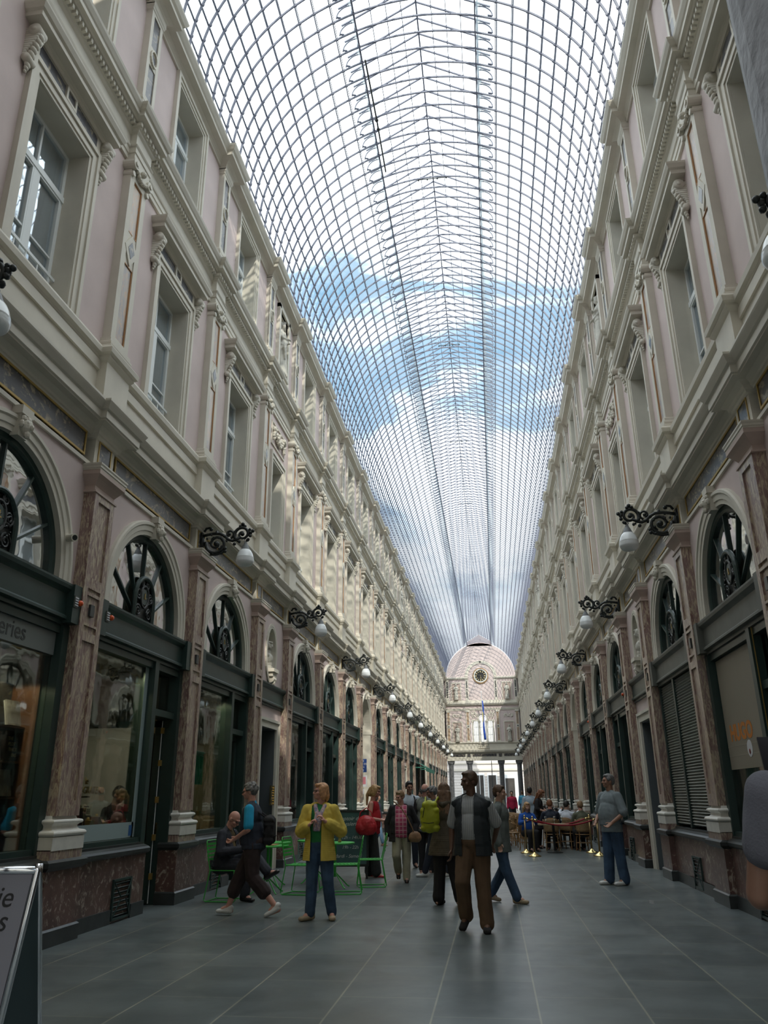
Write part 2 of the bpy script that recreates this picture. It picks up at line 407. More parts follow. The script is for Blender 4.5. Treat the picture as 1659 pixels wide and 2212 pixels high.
# ---- pilasters
def t_pilaster():
    T = []
    b = MB(); b.mi = BK; b.wrap([(0.02, 0), (0.02, 0.16), (0.0, 0.18)], 0.41, 0.21, -0.1)
    b.mi = BM_; b.wrap([(0, 0.17), (0, 0.78)], 0.40, 0.20, -0.1)
    b.mi = BK; b.wrap([(0.0, 0.76), (0.05, 0.80), (0.05, 0.85), (0.0, 0.875)], 0.40, 0.20, -0.1)
    pedestal = b.mesh('pedestal', mats_cr)
    b = MB(); b.mi = RM; b.wrap([(0, 0.86), (0, 0.98)], 0.36, 0.20, -0.1)
    b.mi = WM; pr = [(0.03, 0.97), (0.03, 1.11)]
    for i in range(7): t = -PI / 2 + PI * i / 6; pr.append((0.01 + 0.035 * math.cos(t), 1.145 + 0.032 * math.sin(t)))
    pr += [(-0.02, 1.185), (-0.035, 1.20), (-0.04, 1.225), (-0.02, 1.245)]
    for i in range(7): t = -PI / 2 + PI * i / 6; pr.append((-0.02 + 0.028 * math.cos(t), 1.27 + 0.024 * math.sin(t)))
    pr += [(-0.05, 1.30), (-0.06, 1.335)]
    b.wrap(pr, 0.33, 0.18, -0.1)
    base = b.mesh('base', mats_cr)
    # shaft with sunken panels: border frames around slightly recessed fields
    b = MB(); b.mi = RM
    hw, z0, z1 = 0.27, 1.33, 5.28
    b.box(-0.1, 0.135, -hw, hw, z0, z1)
    def panel_frame(za, zb, w=0.11):
        b.box(0.13, 0.16, -hw, -hw + w, za, zb); b.box(0.13, 0.16, hw - w, hw, za, zb)
    panel_frame(z0, z1)
    for za, zb in ((1.33, 1.50), (3.36, 3.47), (4.02, 4.16), (5.18, 5.28), (3.93, 3.97), (3.55, 3.58)):
        b.box(0.13, 0.16, -hw + 0.11, hw - 0.11, za, zb)
    b.mi = BK
    b.box(0.13, 0.165, -0.05, 0.05, 3.68, 3.83)
    b.mi = RM
    shaft_m = b.mesh('pilaster', mats_cr)
    b = MB(); b.mi = CP
    b.wrap([(0.0, 5.27), (0.035, 5.275), (0.035, 5.30), (0.0, 5.31), (0.0, 5.37), (0.02, 5.40), (0.06, 5.455), (0.10, 5.50), (0.10, 5.56)], 0.27, 0.14, -0.1)
    b.mi = CR
    b.wrap([(0.11, 5.555), (0.11, 5.57), (0.12, 5.58), (0.12, 5.605), (0.13, 5.625), (0.13, 5.645)], 0.265, 0.13, -0.1)
    cap = b.mesh('capital', mats_cr)
    # pier in frieze
    b = MB(); b.mi = CR
    b.box(-0.1, 0.07, -0.27, 0.27, 5.64, 6.1)
    b.mi = GO; b.frame(0.069, 0.082, -0.18, 0.18, 5.72, 6.06, 0.025); b.mi = DM; b.box(0.068, 0.074, -0.16, 0.16, 5.74, 6.04)
    b.mi = CR
    b.wrap([(0.0, 6.05), (0.02, 6.06), (0.03, 6.09), (0.05, 6.10), (0.06, 6.14), (0.09, 6.16), (0.12, 6.19), (0.21, 6.20), (0.21, 6.22), (0.23, 6.23), (0.23, 6.33),
            (0.26, 6.35), (0.30, 6.42), (0.31, 6.44), (0.31, 6.47), (0.1, 6.52), (0.0, 6.54)], 0.28, 0.08, -0.1)
    frieze_pier = b.mesh('frieze_pier', mats_cr)
    # parapet pedestal
    b = MB(); b.mi = CR
    b.box(-0.2, 0.13, -0.34, 0.34, 6.46, 7.22)
    b.wrap([(0.0, 7.18), (0.02, 7.20), (0.05, 7.24), (0.05, 7.27), (0.09, 7.29), (0.10, 7.36), (0.07, 7.40), (0.0, 7.42)], 0.34, 0.13, -0.2)
    parapet = b.mesh('parapet_pier', mats_cr)
    # upper pilaster
    b = MB(); b.mi = CR
    b.wrap([(0.06, 7.40), (0.06, 7.46), (0.045, 7.48), (0.05, 7.50), (0.05, 7.53), (0.03, 7.55), (0.03, 7.60), (0.0, 7.62)], 0.28, 0.09, -0.2)
    b.box(-0.2, 0.06, -0.27, 0.27, 7.6, 10.62)
    b.box(0.05, 0.09, -0.27, -0.14, 7.6, 10.62); b.box(0.05, 0.09, 0.14, 0.27, 7.6, 10.62)
    b.box(0.05, 0.09, -0.14, 0.14, 7.6, 7.7); b.box(0.05, 0.09, -0.14, 0.14, 10.5, 10.62)
    b.mi = OC; b.box(0.05, 0.066, -0.14, 0.14, 7.7, 9.02); b.box(0.05, 0.066, -0.14, 0.14, 9.58, 10.5)
    b.mi = OR
    for za, zb in ((7.7, 9.02), (9.58, 10.5)):
        b.frame(0.062, 0.080, -0.14, 0.14, za, zb, 0.016)
    b.mi = CR
    b.box(0.05, 0.075, -0.14, 0.14, 9.02, 9.58)
    for r, pp in ((0.20, 0.10), (0.0, 0)):
        if r:
            b.obox((0.085, 0, 9.3), (0.012, 0, 0), (0, 0.10, 0.14), (0, -0.10, 0.14))
            b.mi = DM; b.obox((0.098, 0, 9.3), (0.004, 0, 0), (0, 0.05, 0.075), (0, -0.05, 0.075)); b.mi = CR
    upper = b.mesh('upper_pilaster', mats_cr)
    b = MB(); b.mi = CR
    b.box(-0.2, 0.12, -0.28, 0.28, 10.66, 10.84)
    for sg in (-1, 1):
        b.tube([(-0.1, sg * 0.25, 10.72), (0.155, sg * 0.25, 10.72)], 0.085, 14); b.tube([(0.15, sg * 0.25, 10.72), (0.175, sg * 0.25, 10.72)], 0.04, 10)
        b.tube([(-0.1, sg * 0.245, 10.55), (0.13, sg * 0.245, 10.55)], 0.045, 10)
    for i in range(9):
        t = i / 8; b.ball((0.13, -0.2 + 0.4 * t, 10.70 - 0.11 * math.sin(PI * t)), 0.035, 8, 5)
    b.ball((0.15, 0, 10.74), 0.055, 8, 6)
    ucap = b.mesh('scroll_capital', mats_cr)
    b = MB(); b.mi = CR
    b.wrap([(0, 10.84), (0, 10.93), (0.015, 10.94), (0.015, 11.03), (0.03, 11.05), (0.04, 11.07), (0.0, 11.08), (0.0, 11.31), (0.03, 11.34), (0.04, 11.37), (0.06, 11.38), (0.06, 11.46),
            (0.10, 11.48), (0.17, 11.50), (0.17, 11.58), (0.20, 11.60), (0.235, 11.66), (0.245, 11.70), (0.1, 11.75), (0.0, 11.77)], 0.27, 0.11, -0.2)
    # dentils of the ressaut
    for i in range(7): b.box(0.1, 0.205, -0.33 + i * 0.11 - 0.03, -0.33 + i * 0.11 + 0.03, 11.39, 11.45)
    ent = b.mesh('entablature_pier', mats_cr)
    b = MB(); b.mi = CR
    b.box(-0.2, 0.14, -0.30, 0.30, 11.70, 12.02); b.wrap([(0, 12.0), (0.025, 12.03), (0.025, 12.07), (0, 12.09)], 0.30, 0.12, -0.2)
    b.wrap([(0.04, 12.08), (0.04, 12.14), (0.02, 12.17), (0.0, 12.2)], 0.22, 0.06, -0.2)
    b.box(-0.2, 0.05, -0.21, 0.21, 12.15, 14.15)
    b.frame(0.04, 0.075, -0.21, 0.21, 12.2, 14.15, 0.09)
    b.mi = DM; b.box(0.04, 0.058, -0.12, 0.12, 12.32, 13.0); b.box(0.04, 0.058, -0.12, 0.12, 13.4, 14.05)
    b.mi = CR; b.box(0.04, 0.07, -0.12, 0.12, 13.0, 13.4)
    for i in range(18):
        t = 2 * PI * i / 18; t2 = 2 * PI * (i + 1) / 18
        b.bar((0.085, 0.11 * math.cos(t), 13.2 + 0.15 * math.sin(t)), (0.085, 0.11 * math.cos(t2), 13.2 + 0.15 * math.sin(t2)), 0.035, 0.03)
    b.mi = DM; b.tube([(0.07, 0, 13.2), (0.076, 0, 13.2)], 0.085, 14); b.mi = CR
    b.wrap([(0.0, 14.10), (0.03, 14.13), (0.03, 14.16), (0.05, 14.19), (0.05, 14.24)], 0.2, 0.06, -0.2)
    attic = b.mesh('attic_pilaster', mats_cr)
    b = MB(); b.mi = CR
    b.wrap([(0, 14.22), (0.0, 14.30), (0.03, 14.33), (0.09, 14.37), (0.20, 14.39), (0.20, 14.47), (0.24, 14.50), (0.28, 14.57), (0.29, 14.61), (0.1, 14.63)], 0.25, 0.11, -0.2)
    b.mi = ST; b.box(-0.25, 0.12, -0.17, 0.17, 14.6, 14.86)
    tc_ = b.mesh('top_cornice_pier', mats_cr)
    return [('pilaster', shaft_m, [('pedestal', pedestal), ('base', base), ('capital', cap), ('frieze_pier', frieze_pier), ('parapet_pier', parapet),
                                   ('upper_pilaster', upper), ('scroll_capital', ucap), ('entablature_pier', ent), ('attic_pilaster', attic), ('top_cornice_pier', tc_)])]
PILASTER = t_pilaster()

ARCH_R, ARCH_ZC = 1.24, 4.10
def mask_keystone():
    b = MB()
    b.box(0.0, 0.13, -0.11, 0.11, 5.56, 5.66); b.box(0.0, 0.10, -0.085, 0.085, 5.30, 5.57)
    b.ball((0.13, 0, 5.43), 0.085, 12, 8, (0.8, 0.85, 1.15)); b.ball((0.20, 0, 5.41), 0.03, 8, 6, (1, 0.8, 1.2))
    for sg in (-1, 1):
        b.ball((0.17, sg * 0.035, 5.455), 0.02, 8, 5); b.ball((0.12, sg * 0.08, 5.44), 0.035, 8, 5, (1, 0.7, 1.4)); b.ball((0.12, sg * 0.05, 5.51), 0.04, 8, 5)
    b.ball((0.15, 0, 5.33), 0.045, 8, 6, (0.9, 0.9, 1.1)); b.ball((0.14, 0, 5.50), 0.045, 8, 6)
    return b.mesh('keystone_mask', M['cream'])
def volute_console(w=0.13, z0=9.78, z1=10.40):
    b = MB()
    pts = []
    for i in range(15):
        t = i / 14; z = z1 - 0.06 - (z1 - z0 - 0.12) * t
        p = 0.17 - 0.13 * t + 0.035 * math.sin(2 * PI * t)
        pts.append((p, z))
    for i in range(14):
        (p, z), (q, y) = pts[i], pts[i + 1]
        b.add([(0, -w / 2, z), (p, -w / 2, z), (p, w / 2, z), (0, w / 2, z), (0, -w / 2, y), (q, -w / 2, y), (q, w / 2, y), (0, w / 2, y)],
              [(0, 1, 5, 4), (1, 2, 6, 5), (2, 3, 7, 6), (0, 3, 2, 1), (4, 5, 6, 7)])
    b.tube([(0.11, -w / 2 - 0.015, z1 - 0.10), (0.11, w / 2 + 0.015, z1 - 0.10)], 0.085, 14)
    b.tube([(0.11, -w / 2 - 0.03, z1 - 0.10), (0.11, w / 2 + 0.03, z1 - 0.10)], 0.035, 10)
    b.tube([(0.055, -w / 2 - 0.012, z0 + 0.09), (0.055, w / 2 + 0.012, z0 + 0.09)], 0.055, 12)
    for i in range(5): b.ball((0.165 - 0.022 * i, 0, z1 - 0.17 - 0.065 * i), 0.045, 8, 5, (0.8, 1.3, 1))
    for i in range(3): b.ball((0.05 - 0.008 * i, 0, z0 + 0.02 - 0.045 * i), 0.042 - 0.01 * i, 8, 5, (0.8, 1.2, 1))
    return b.mesh('console', M['cream'], True)
KEYSTONE = mask_keystone()
CONSOLE = volute_console()

def t_bay_wall(kind):
    """fixed masonry of one bay: stucco, mouldings, frieze"""
    hw = 1.39 if kind == 'N' else 1.89
    b = MB(); b.mi = ST
    if kind == 'W': b.archwall(0, hw, 3.9, 5.70, ARCH_R, ARCH_ZC)
    elif kind == 'P':
        b.archwall(0, hw, 3.2, 5.70, ARCH_R, ARCH_ZC)
        for sg in (-1, 1): b.holewall(0, min(sg * 1.24, sg * hw), max(sg * 1.24, sg * hw), 0.0, 3.2, (9, 9, 0, 3.2)) if 0 else b.add([(0, sg * 1.24, 0), (0, sg * hw, 0), (0, sg * hw, 3.2), (0, sg * 1.24, 3.2)], [(0, 1, 2, 3)])
    else:
        # oval niche above the beam, doorway below it
        b.holewall(0, -hw, hw, 0.0, 3.55, (-0.62, 0.62, 0.0, 3.02))
        n = 28; base = len(b.v)
        zc, ra, rz = 4.72, 0.38, 0.62
        y0_, y1_, q0, q1 = -hw, hw, 3.9, 5.7
        for i in range(n):
            t = 2 * PI * i / n; c, s_ = math.cos(t), math.sin(t)
            k = min(hw / abs(c * 1.0) if abs(c) > 1e-6 else 1e9, ((q1 - zc) / s_) if s_ > 1e-6 else 1e9, ((q0 - zc) / s_) if s_ < -1e-6 else 1e9)
            b.v += [(0, ra * c, zc + rz * s_), (0, k * c, zc + k * s_)]
        for i in range(n):
            j = (i + 1) % n; b.f.append((base + 2 * i, base + 2 * i + 1, base + 2 * j + 1, base + 2 * j)); b.m.append(ST)
        for sy, ty in ((1, q1), (-1, q1), (1, q0), (-1, q0)):
            b.add([(0, sy * hw, ty), (0, sy * hw * 0.5, ty), (0, sy * hw, (ty + zc) / 2)], [(0, 1, 2)])
            b.box(-0.012, -0.01, min(sy * hw * 0.45, sy * hw), max(sy * hw * 0.45, sy * hw), min(ty, zc), max(ty, zc))
        # niche bowl
        rows = []
        m_ = 6; base = len(b.v)
        for r in range(m_ + 1):
            ph = PI / 2 * r / m_
            for i in range(n):
                t = 2 * PI * i / n; b.v.append((-0.34 * math.sin(ph), ra * math.cos(ph) * math.cos(t), zc + rz * math.cos(ph) * math.sin(t)))
        b.mi = CR
        for r in range(m_):
            for i in range(n):
                j = (i + 1) % n; b.f.append((base + r * n + i, base + r * n + j, base + (r + 1) * n + j, base + (r + 1) * n + i)); b.m.append(CR)
    # upper storeys
    b.mi = ST
    wh = 0.46 if kind == 'N' else 0.64
    b.holewall(UP, -hw, hw, 6.4, 11.0, (-wh, wh, 7.5, 9.92 if kind != 'N' else 9.55))
    ah = 0.42 if kind == 'N' else 0.60
    b.holewall(UP, -hw, hw, 11.6, 14.4, (-ah, ah, 12.1, 14.08))
    stucco = b.mesh('stucco_wall', mats_cr)
    b = MB(); b.mi = CR
    if kind in 'WP':
        b.archsweep([(1.22, -0.3), (1.24, -0.0), (1.24, 0.03), (1.30, 0.035), (1.31, 0.05), (1.38, 0.055), (1.40, 0.075), (1.44, 0.075), (1.455, 0.05), (1.46, -0.01)], ARCH_ZC, 32, 0.11 if kind == 'W' else 0.0)
        if kind == 'P':
            for sg in (-1, 1):
                b.box(-0.9, 0.04, min(sg * 1.22, sg * 1.30), max(sg * 1.22, sg * 1.30), 0, 4.1)
                b.box(-0.3, 0.09, min(sg * 1.2, sg * 1.42), max(sg * 1.2, sg * 1.42), 3.98, 4.12)
            b.add([(-0.9, -1.3, 0), (-0.9, 1.3, 0), (-0.9, 1.3, 5.5), (-0.9, -1.3, 5.5)], [(0, 1, 2, 3)])
            b.archsweep([(1.26, -0.9), (1.26, -0.2), (1.28, -0.2), (1.28, -0.9)], ARCH_ZC, 24)
            b.box(-0.9, -0.6, -1.25, 1.25, 3.35, 3.75); b.box(-0.88, -0.75, -1.25, 1.25, 3.75, 3.85)
            b.frame(-0.9, -0.8, -0.95, 0.95, 0.1, 3.2, 0.12, False)
    else:
        for i in range(36):
            t = 2 * PI * i / 36; t2 = 2 * PI * (i + 1) / 36
            for (ra, rz, w, d, p) in ((0.44, 0.69, 0.07, 0.05, 0.01), (0.385, 0.63, 0.035, 0.04, 0.01)):
                b.bar((p, ra * math.cos(t), 4.72 + rz * math.sin(t)), (p, ra * math.cos(t2) , 4.72 + rz * math.sin(t2)), w, d, (1, 0, 0))
        b.mi = CR
        # console under the bust
        b.box(-0.1, 0.16, -0.22, 0.22, 4.28, 4.36); b.box(-0.1, 0.12, -0.17, 0.17, 4.18, 4.28)
        b.tube([(0.06, -0.12, 4.12), (0.06, 0.12, 4.12)], 0.08, 12); b.tube([(0.04, -0.07, 3.98), (0.04, 0.07, 3.98)], 0.05, 10)
        b.ball((0.05, 0, 4.05), 0.09, 8, 6); b.ball((0.03, 0, 3.93), 0.05, 8, 6)
        # door casing
        b.mi = CR; b.frame(-0.02, 0.05, -0.78, 0.78, 0.0, 3.16, 0.14, False); b.frame(0.0, 0.08, -0.84, 0.84, 0.0, 3.22, 0.06, False)
        b.mi = BK + 3; b.box(-0.5, 0.0, -0.64, -0.60, 0, 3.04); b.box(-0.5, 0.0, 0.60, 0.64, 0, 3.04); b.box(-0.5, 0.0, -0.64, 0.64, 3.0, 3.06)
        b.mi = RM
        for sg in (-1, 1): b.box(0, 0.04, min(sg * 0.84, sg * hw), max(sg * 0.84, sg * hw), 0.17, 0.8)
    mould = b.mesh('moulding', mats_cr)
    b = MB(); b.mi = GO; b.frame(0.0, 0.022, -hw + 0.42, hw - 0.42, 5.75, 6.09, 0.028)
    b.mi = DM; b.box(-0.05, 0.008, -hw + 0.44, hw - 0.44, 5.77, 6.07)
    fr = b.mesh('frieze_panel', mats_cr)
    b = MB(); b.mi = CR        # recessed parapet panel lip and dentils
    b.box(-0.3, 0.0, -hw, hw, 6.42, 7.3)
    b.box(0, 0.035, -hw + 0.34, hw - 0.34, 7.06, 7.2)
    n = int((2 * hw - 0.6) / 0.085)
    for i in range(n):
        a = -hw + 0.3 + (i + 0.5) * (2 * hw - 0.6) / n; b.box(0.05, 0.125, a - 0.022, a + 0.022, 11.385, 11.45)
    par = b.mesh('parapet', mats_cr)
    T = [('stucco_wall', stucco), ('moulding', mould), ('frieze_panel', fr), ('parapet', par)]
    if kind in 'WP': T.append(('keystone_mask', KEYSTONE))
    if kind in 'N':
        b = MB(); b.mi = CR; rnd = random.Random(3)
        b.frame(0.0 + UP, 0.03 + UP, -0.62, 0.62, 9.98, 10.62, 0.035)
        for i in range(17):
            t = i / 16; a = -0.5 + t; z = 10.42 - 0.16 * math.sin(PI * t) + rnd.uniform(-0.03, 0.03)
            for k in range(3): b.ball((UP + 0.02 + rnd.uniform(0, 0.05), a + rnd.uniform(-0.04, 0.04), z + rnd.uniform(-0.09, 0.07)), rnd.uniform(0.035, 0.07), 7, 5)
        for sg in (-1, 0, 1):
            for k in range(6): b.ball((UP + 0.05, sg * 0.5 + rnd.uniform(-0.05, 0.05), 10.45 - 0.06 * k), 0.05, 7, 5)
        T.append(('garland_relief', b.mesh('garland_relief', mats_cr)))
    return T
BAYW = {k: t_bay_wall(k) for k in 'WNP'}

def long_trims():
    out = []
    def one(name, prof):
        b = MB(); b.run(prof, Y0 + 0.2, YEND); out.append((name, b.mesh(name, M['cream'])))
    one('architrave', [(-0.1, 5.655), (0.035, 5.655), (0.035, 5.70), (0.02, 5.72), (0.0, 5.735), (-0.1, 5.735)])
    one('lower_cornice', [(-0.1, 6.08), (0.02, 6.09), (0.03, 6.11), (0.05, 6.12), (0.06, 6.15), (0.09, 6.17), (0.12, 6.195), (0.21, 6.20), (0.21, 6.22), (0.235, 6.23), (0.235, 6.33), (0.26, 6.35),
                          (0.305, 6.42), (0.315, 6.44), (0.315, 6.47), (0.0, 6.52), (-0.3, 6.52)])
    one('sill_course', [(-0.3, 7.19), (0.0, 7.20), (0.03, 7.23), (0.035, 7.26), (0.08, 7.28), (0.09, 7.35), (0.06, 7.38), (0.05, 7.42), (0.0, 7.44), (-0.3, 7.44)])
    one('upper_architrave', [(-0.3, 10.84), (0.0, 10.84), (0.0, 10.92), (0.015, 10.93), (0.015, 11.02), (0.035, 11.04), (0.045, 11.07), (0.0, 11.08), (0.0, 11.31), (-0.3, 11.31)])
    one('upper_cornice', [(-0.3, 11.30), (0.0, 11.31), (0.03, 11.34), (0.04, 11.37), (0.06, 11.38), (0.06, 11.455), (0.14, 11.47), (0.165, 11.50), (0.20, 11.505), (0.20, 11.58), (0.22, 11.60), (0.255, 11.66), (0.265, 11.70), (0.0, 11.76), (-0.3, 11.76)])
    one('attic_base_course', [(-0.3, 11.75), (0.02, 11.76), (0.02, 12.0), (0.04, 12.02), (0.04, 12.06), (0.0, 12.09), (-0.3, 12.09)])
    one('top_cornice', [(-0.3, 14.26), (0.0, 14.27), (0.0, 14.32), (0.03, 14.35), (0.07, 14.38), (0.19, 14.40), (0.19, 14.47), (0.22, 14.50), (0.27, 14.57), (0.28, 14.61), (0.0, 14.64), (-0.5, 14.64)])
    return out
TRIMS = long_trims()

# ---- windows of the upper storeys
def t_window(kind, floor):
    wd = M['white_paint']; T = []
    N = kind == 'N'
    if floor == 1:
        hw, z0, z1 = (0.46 if N else 0.64), 7.44, (9.55 if N else 9.92)
    else:
        hw, z0, z1 = (0.42 if N else 0.60), 12.08, 14.08
    b = MB()
    b.box(-0.42, UP - 0.002, -hw - 0.02, -hw + 0.003, z0, z1); b.box(-0.42, UP - 0.002, hw - 0.003, hw + 0.02, z0, z1); b.box(-0.42, UP - 0.002, -hw, hw, z1 - 0.003, z1 + 0.02)
    b.box(-0.42, UP + 0.03, -hw, hw, z0 - 0.02, z0 + 0.03)
    w = 0.20 if floor == 1 else 0.17
    for (i, o, p) in ((0.0, w, 0.03), (0.05, w, 0.05), (w - 0.05, w + 0.02, 0.075)):
        b.box(UP - 0.001, UP + p, -hw - o, -hw - i, z0, z1 + i); b.box(UP - 0.001, UP + p, hw + i, hw + o, z0, z1 + i)
        b.box(UP - 0.001, UP + p, -hw - o, hw + o, z1 + i, z1 + o)
    sur = b.mesh('window_surround', M['cream'])
    T.append(('window_surround', sur))
    if floor == 1 and not N:
        b = MB(); b.box(UP, UP + 0.04, -hw - 0.22, hw + 0.22, 10.14, 10.40)
        b.mi = 1; b.box(UP, UP + 0.045, -hw - 0.1, -0.14, 10.18, 10.36); b.box(UP, UP + 0.045, 0.14, hw + 0.1, 10.18, 10.36)
        b.mi = 0; b.frame(UP, UP + 0.07, -0.13, 0.13, 10.16, 10.38, 0.04); b.mi = 1; b.box(UP, UP + 0.05, -0.09, 0.09, 10.2, 10.34); b.mi = 0
        b.wrap([(0, 10.38), (0.02, 10.40), (0.02, 10.43), (0.05, 10.45), (0.16, 10.46), (0.16, 10.53), (0.19, 10.55), (0.22, 10.61), (0.225, 10.64), (0.0, 10.68)], hw + 0.26, UP + 0.06, UP - 0.05)
        T.append(('hood', b.mesh('hood', [M['cream'], M['dark_marble']])))
    fr = MB(); gz0, gz1 = z0 + 0.03, z1
    p0, p1 = -0.37, -0.31
    fr.frame(p0, p1, -hw, hw, gz0, gz1, 0.06)
    zt = gz0 + (gz1 - gz0) * 0.70
    fr.box(p0, p1 + 0.02, -hw, hw, zt - 0.045, zt + 0.045)
    fr.box(p0, p1 + 0.01, -0.055, 0.055, gz0, zt); fr.box(p0, p1, -0.018, 0.018, zt, gz1)
    for sg in (-1, 1):
        fr.frame(p0, p1 + 0.008, min(sg * 0.05, sg * (hw - 0.05)), max(sg * 0.05, sg * (hw - 0.05)), gz0 + 0.05, zt - 0.04, 0.035)
    zb = gz0 + (zt - gz0) * 0.42
    fr.box(p0 + 0.01, p1, -hw, hw, zb - 0.014, zb + 0.014)
    frame_m = fr.mesh('window_frame', wd)
    g = MB(); g.box(-0.345, -0.342, -hw + 0.03, hw - 0.03, gz0 + 0.03, gz1 - 0.03)
    pane = g.mesh('pane', M['wglass'])
    cu = MB(); n = 26
    for sg in (-1, 1):
        pts = []
        a0, a1 = (sg * 0.03, sg * hw)
        for i in range(n + 1): pts.append((-0.372 + 0.008 * math.sin(i * 1.7), a0 + (a1 - a0) * i / n))
        base = len(cu.v)
        for (p, a) in pts: cu.v += [(p, a, gz0), (p, a, gz1)]
        for i in range(n): cu.f.append((base + 2 * i, base + 2 * i + 2, base + 2 * i + 3, base + 2 * i + 1)); cu.m.append(0)
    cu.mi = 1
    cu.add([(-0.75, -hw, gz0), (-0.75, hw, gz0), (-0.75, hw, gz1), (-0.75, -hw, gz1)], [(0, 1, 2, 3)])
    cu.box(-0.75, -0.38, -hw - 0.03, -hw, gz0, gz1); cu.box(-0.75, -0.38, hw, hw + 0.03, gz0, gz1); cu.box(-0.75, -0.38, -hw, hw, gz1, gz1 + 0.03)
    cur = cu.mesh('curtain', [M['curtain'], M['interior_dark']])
    kids = [('pane', pane)]
    T.append(('window_frame', frame_m, kids)); T.append(('curtain', cur))
    if floor == 1:
        r = MB(); r.box(-0.27, -0.24, -hw, hw, z0 + 0.42, z0 + 0.46); r.box(-0.26, -0.25, -hw, hw, z0 + 0.08, z0 + 0.10)
        for k in range(5): a = -hw + (k + 0.5) * 2 * hw / 5; r.box(-0.26, -0.25, a - 0.012, a + 0.012, z0 + 0.08, z0 + 0.44)
        T.append(('guard_rail', r.mesh('guard_rail', wd)))
        if not N: T += [('console', CONSOLE, None, None), ('console', CONSOLE, None, None)]
    return T
WIN = {(k, f): t_window(k, f) for k in 'WN' for f in (1, 2)}

# ------------------------------------------------------------------ structure: floor and walls
b = MB(); b.box(-7.5, 7.5, -9, 130, -0.2, 0.0)
tag(link('floor', b.mesh('floor', M['floor'])), kind='structure')

wnum = 0
SIDES = []
for side in (-1, 1):
    nm = 'wall_left' if side < 0 else 'wall_right'
    wall = empty(nm, (side * W0, 0, 0), 0 if side < 0 else PI, kind='structure')
    for tn, tm in TRIMS:
        o = link(tn, tm, wall)
        if side > 0: o.location = (0, -(Y0 + 0.2 + YEND), 0)
    bk = MB(); bk.box(-3.4, -2.6, Y0, YEND + 0.4, 0, 14.55); bk.box(-3.2, -0.3, Y0, YEND + 0.4, 14.45, 14.64)
    bk.box(-2.8, -0.3, Y0, Y0 + 0.2, 0, 14.5)
    bk.box(-2.7, -0.12, Y0, YEND + 0.4, 5.9, 6.1); bk.box(-2.7, -0.8, Y0, YEND + 0.4, 11.3, 11.5)
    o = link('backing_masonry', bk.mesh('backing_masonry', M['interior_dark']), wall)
    if side > 0: o.location = (0, -(Y0 + YEND + 0.4), 0)
    for i, py in enumerate(PIL):
        T = inst(PILASTER, wall)[0]; T.location = (0, side * -1 * py if side > 0 else py, 0)
    for i, k in enumerate(KIND):
        yc = (PIL[i] + PIL[i + 1]) / 2
        for o in inst(BAYW[k], wall): o.location = (0, -yc if side > 0 else yc, 0)
        wk = 'N' if k == 'N' else 'W'
        for fl in (1, 2):
            if k == 'N' and fl == 2: continue
            wnum += 1
            w = empty('window_%d' % wnum, (side * W0, yc, 0), 0 if side < 0 else PI, kind='structure')
            for o in inst(WIN[(wk, fl)], w):
                if o.name.startswith('console'):
                    o.location = (UP, (0.93 if w.get('c') else -0.93), 0); w['c'] = 1
            if 'c' in w: del w['c']

# unseen block added behind the viewer to keep sun off the near floor
o = empty('shade_wall_rear', (0, -9.5, 0), kind='structure')
b = MB(); b.box(-14, 14, -3, 0, 0, 15.5); link('facade', b.mesh('facade', M['cream']), o)
for x in (-3, 0, 3):
    b = MB(); b.box(x - 0.6, x + 0.6, 0, 0.03, 1, 3.6); link('window', b.mesh('window', M['interior_dark']), o)
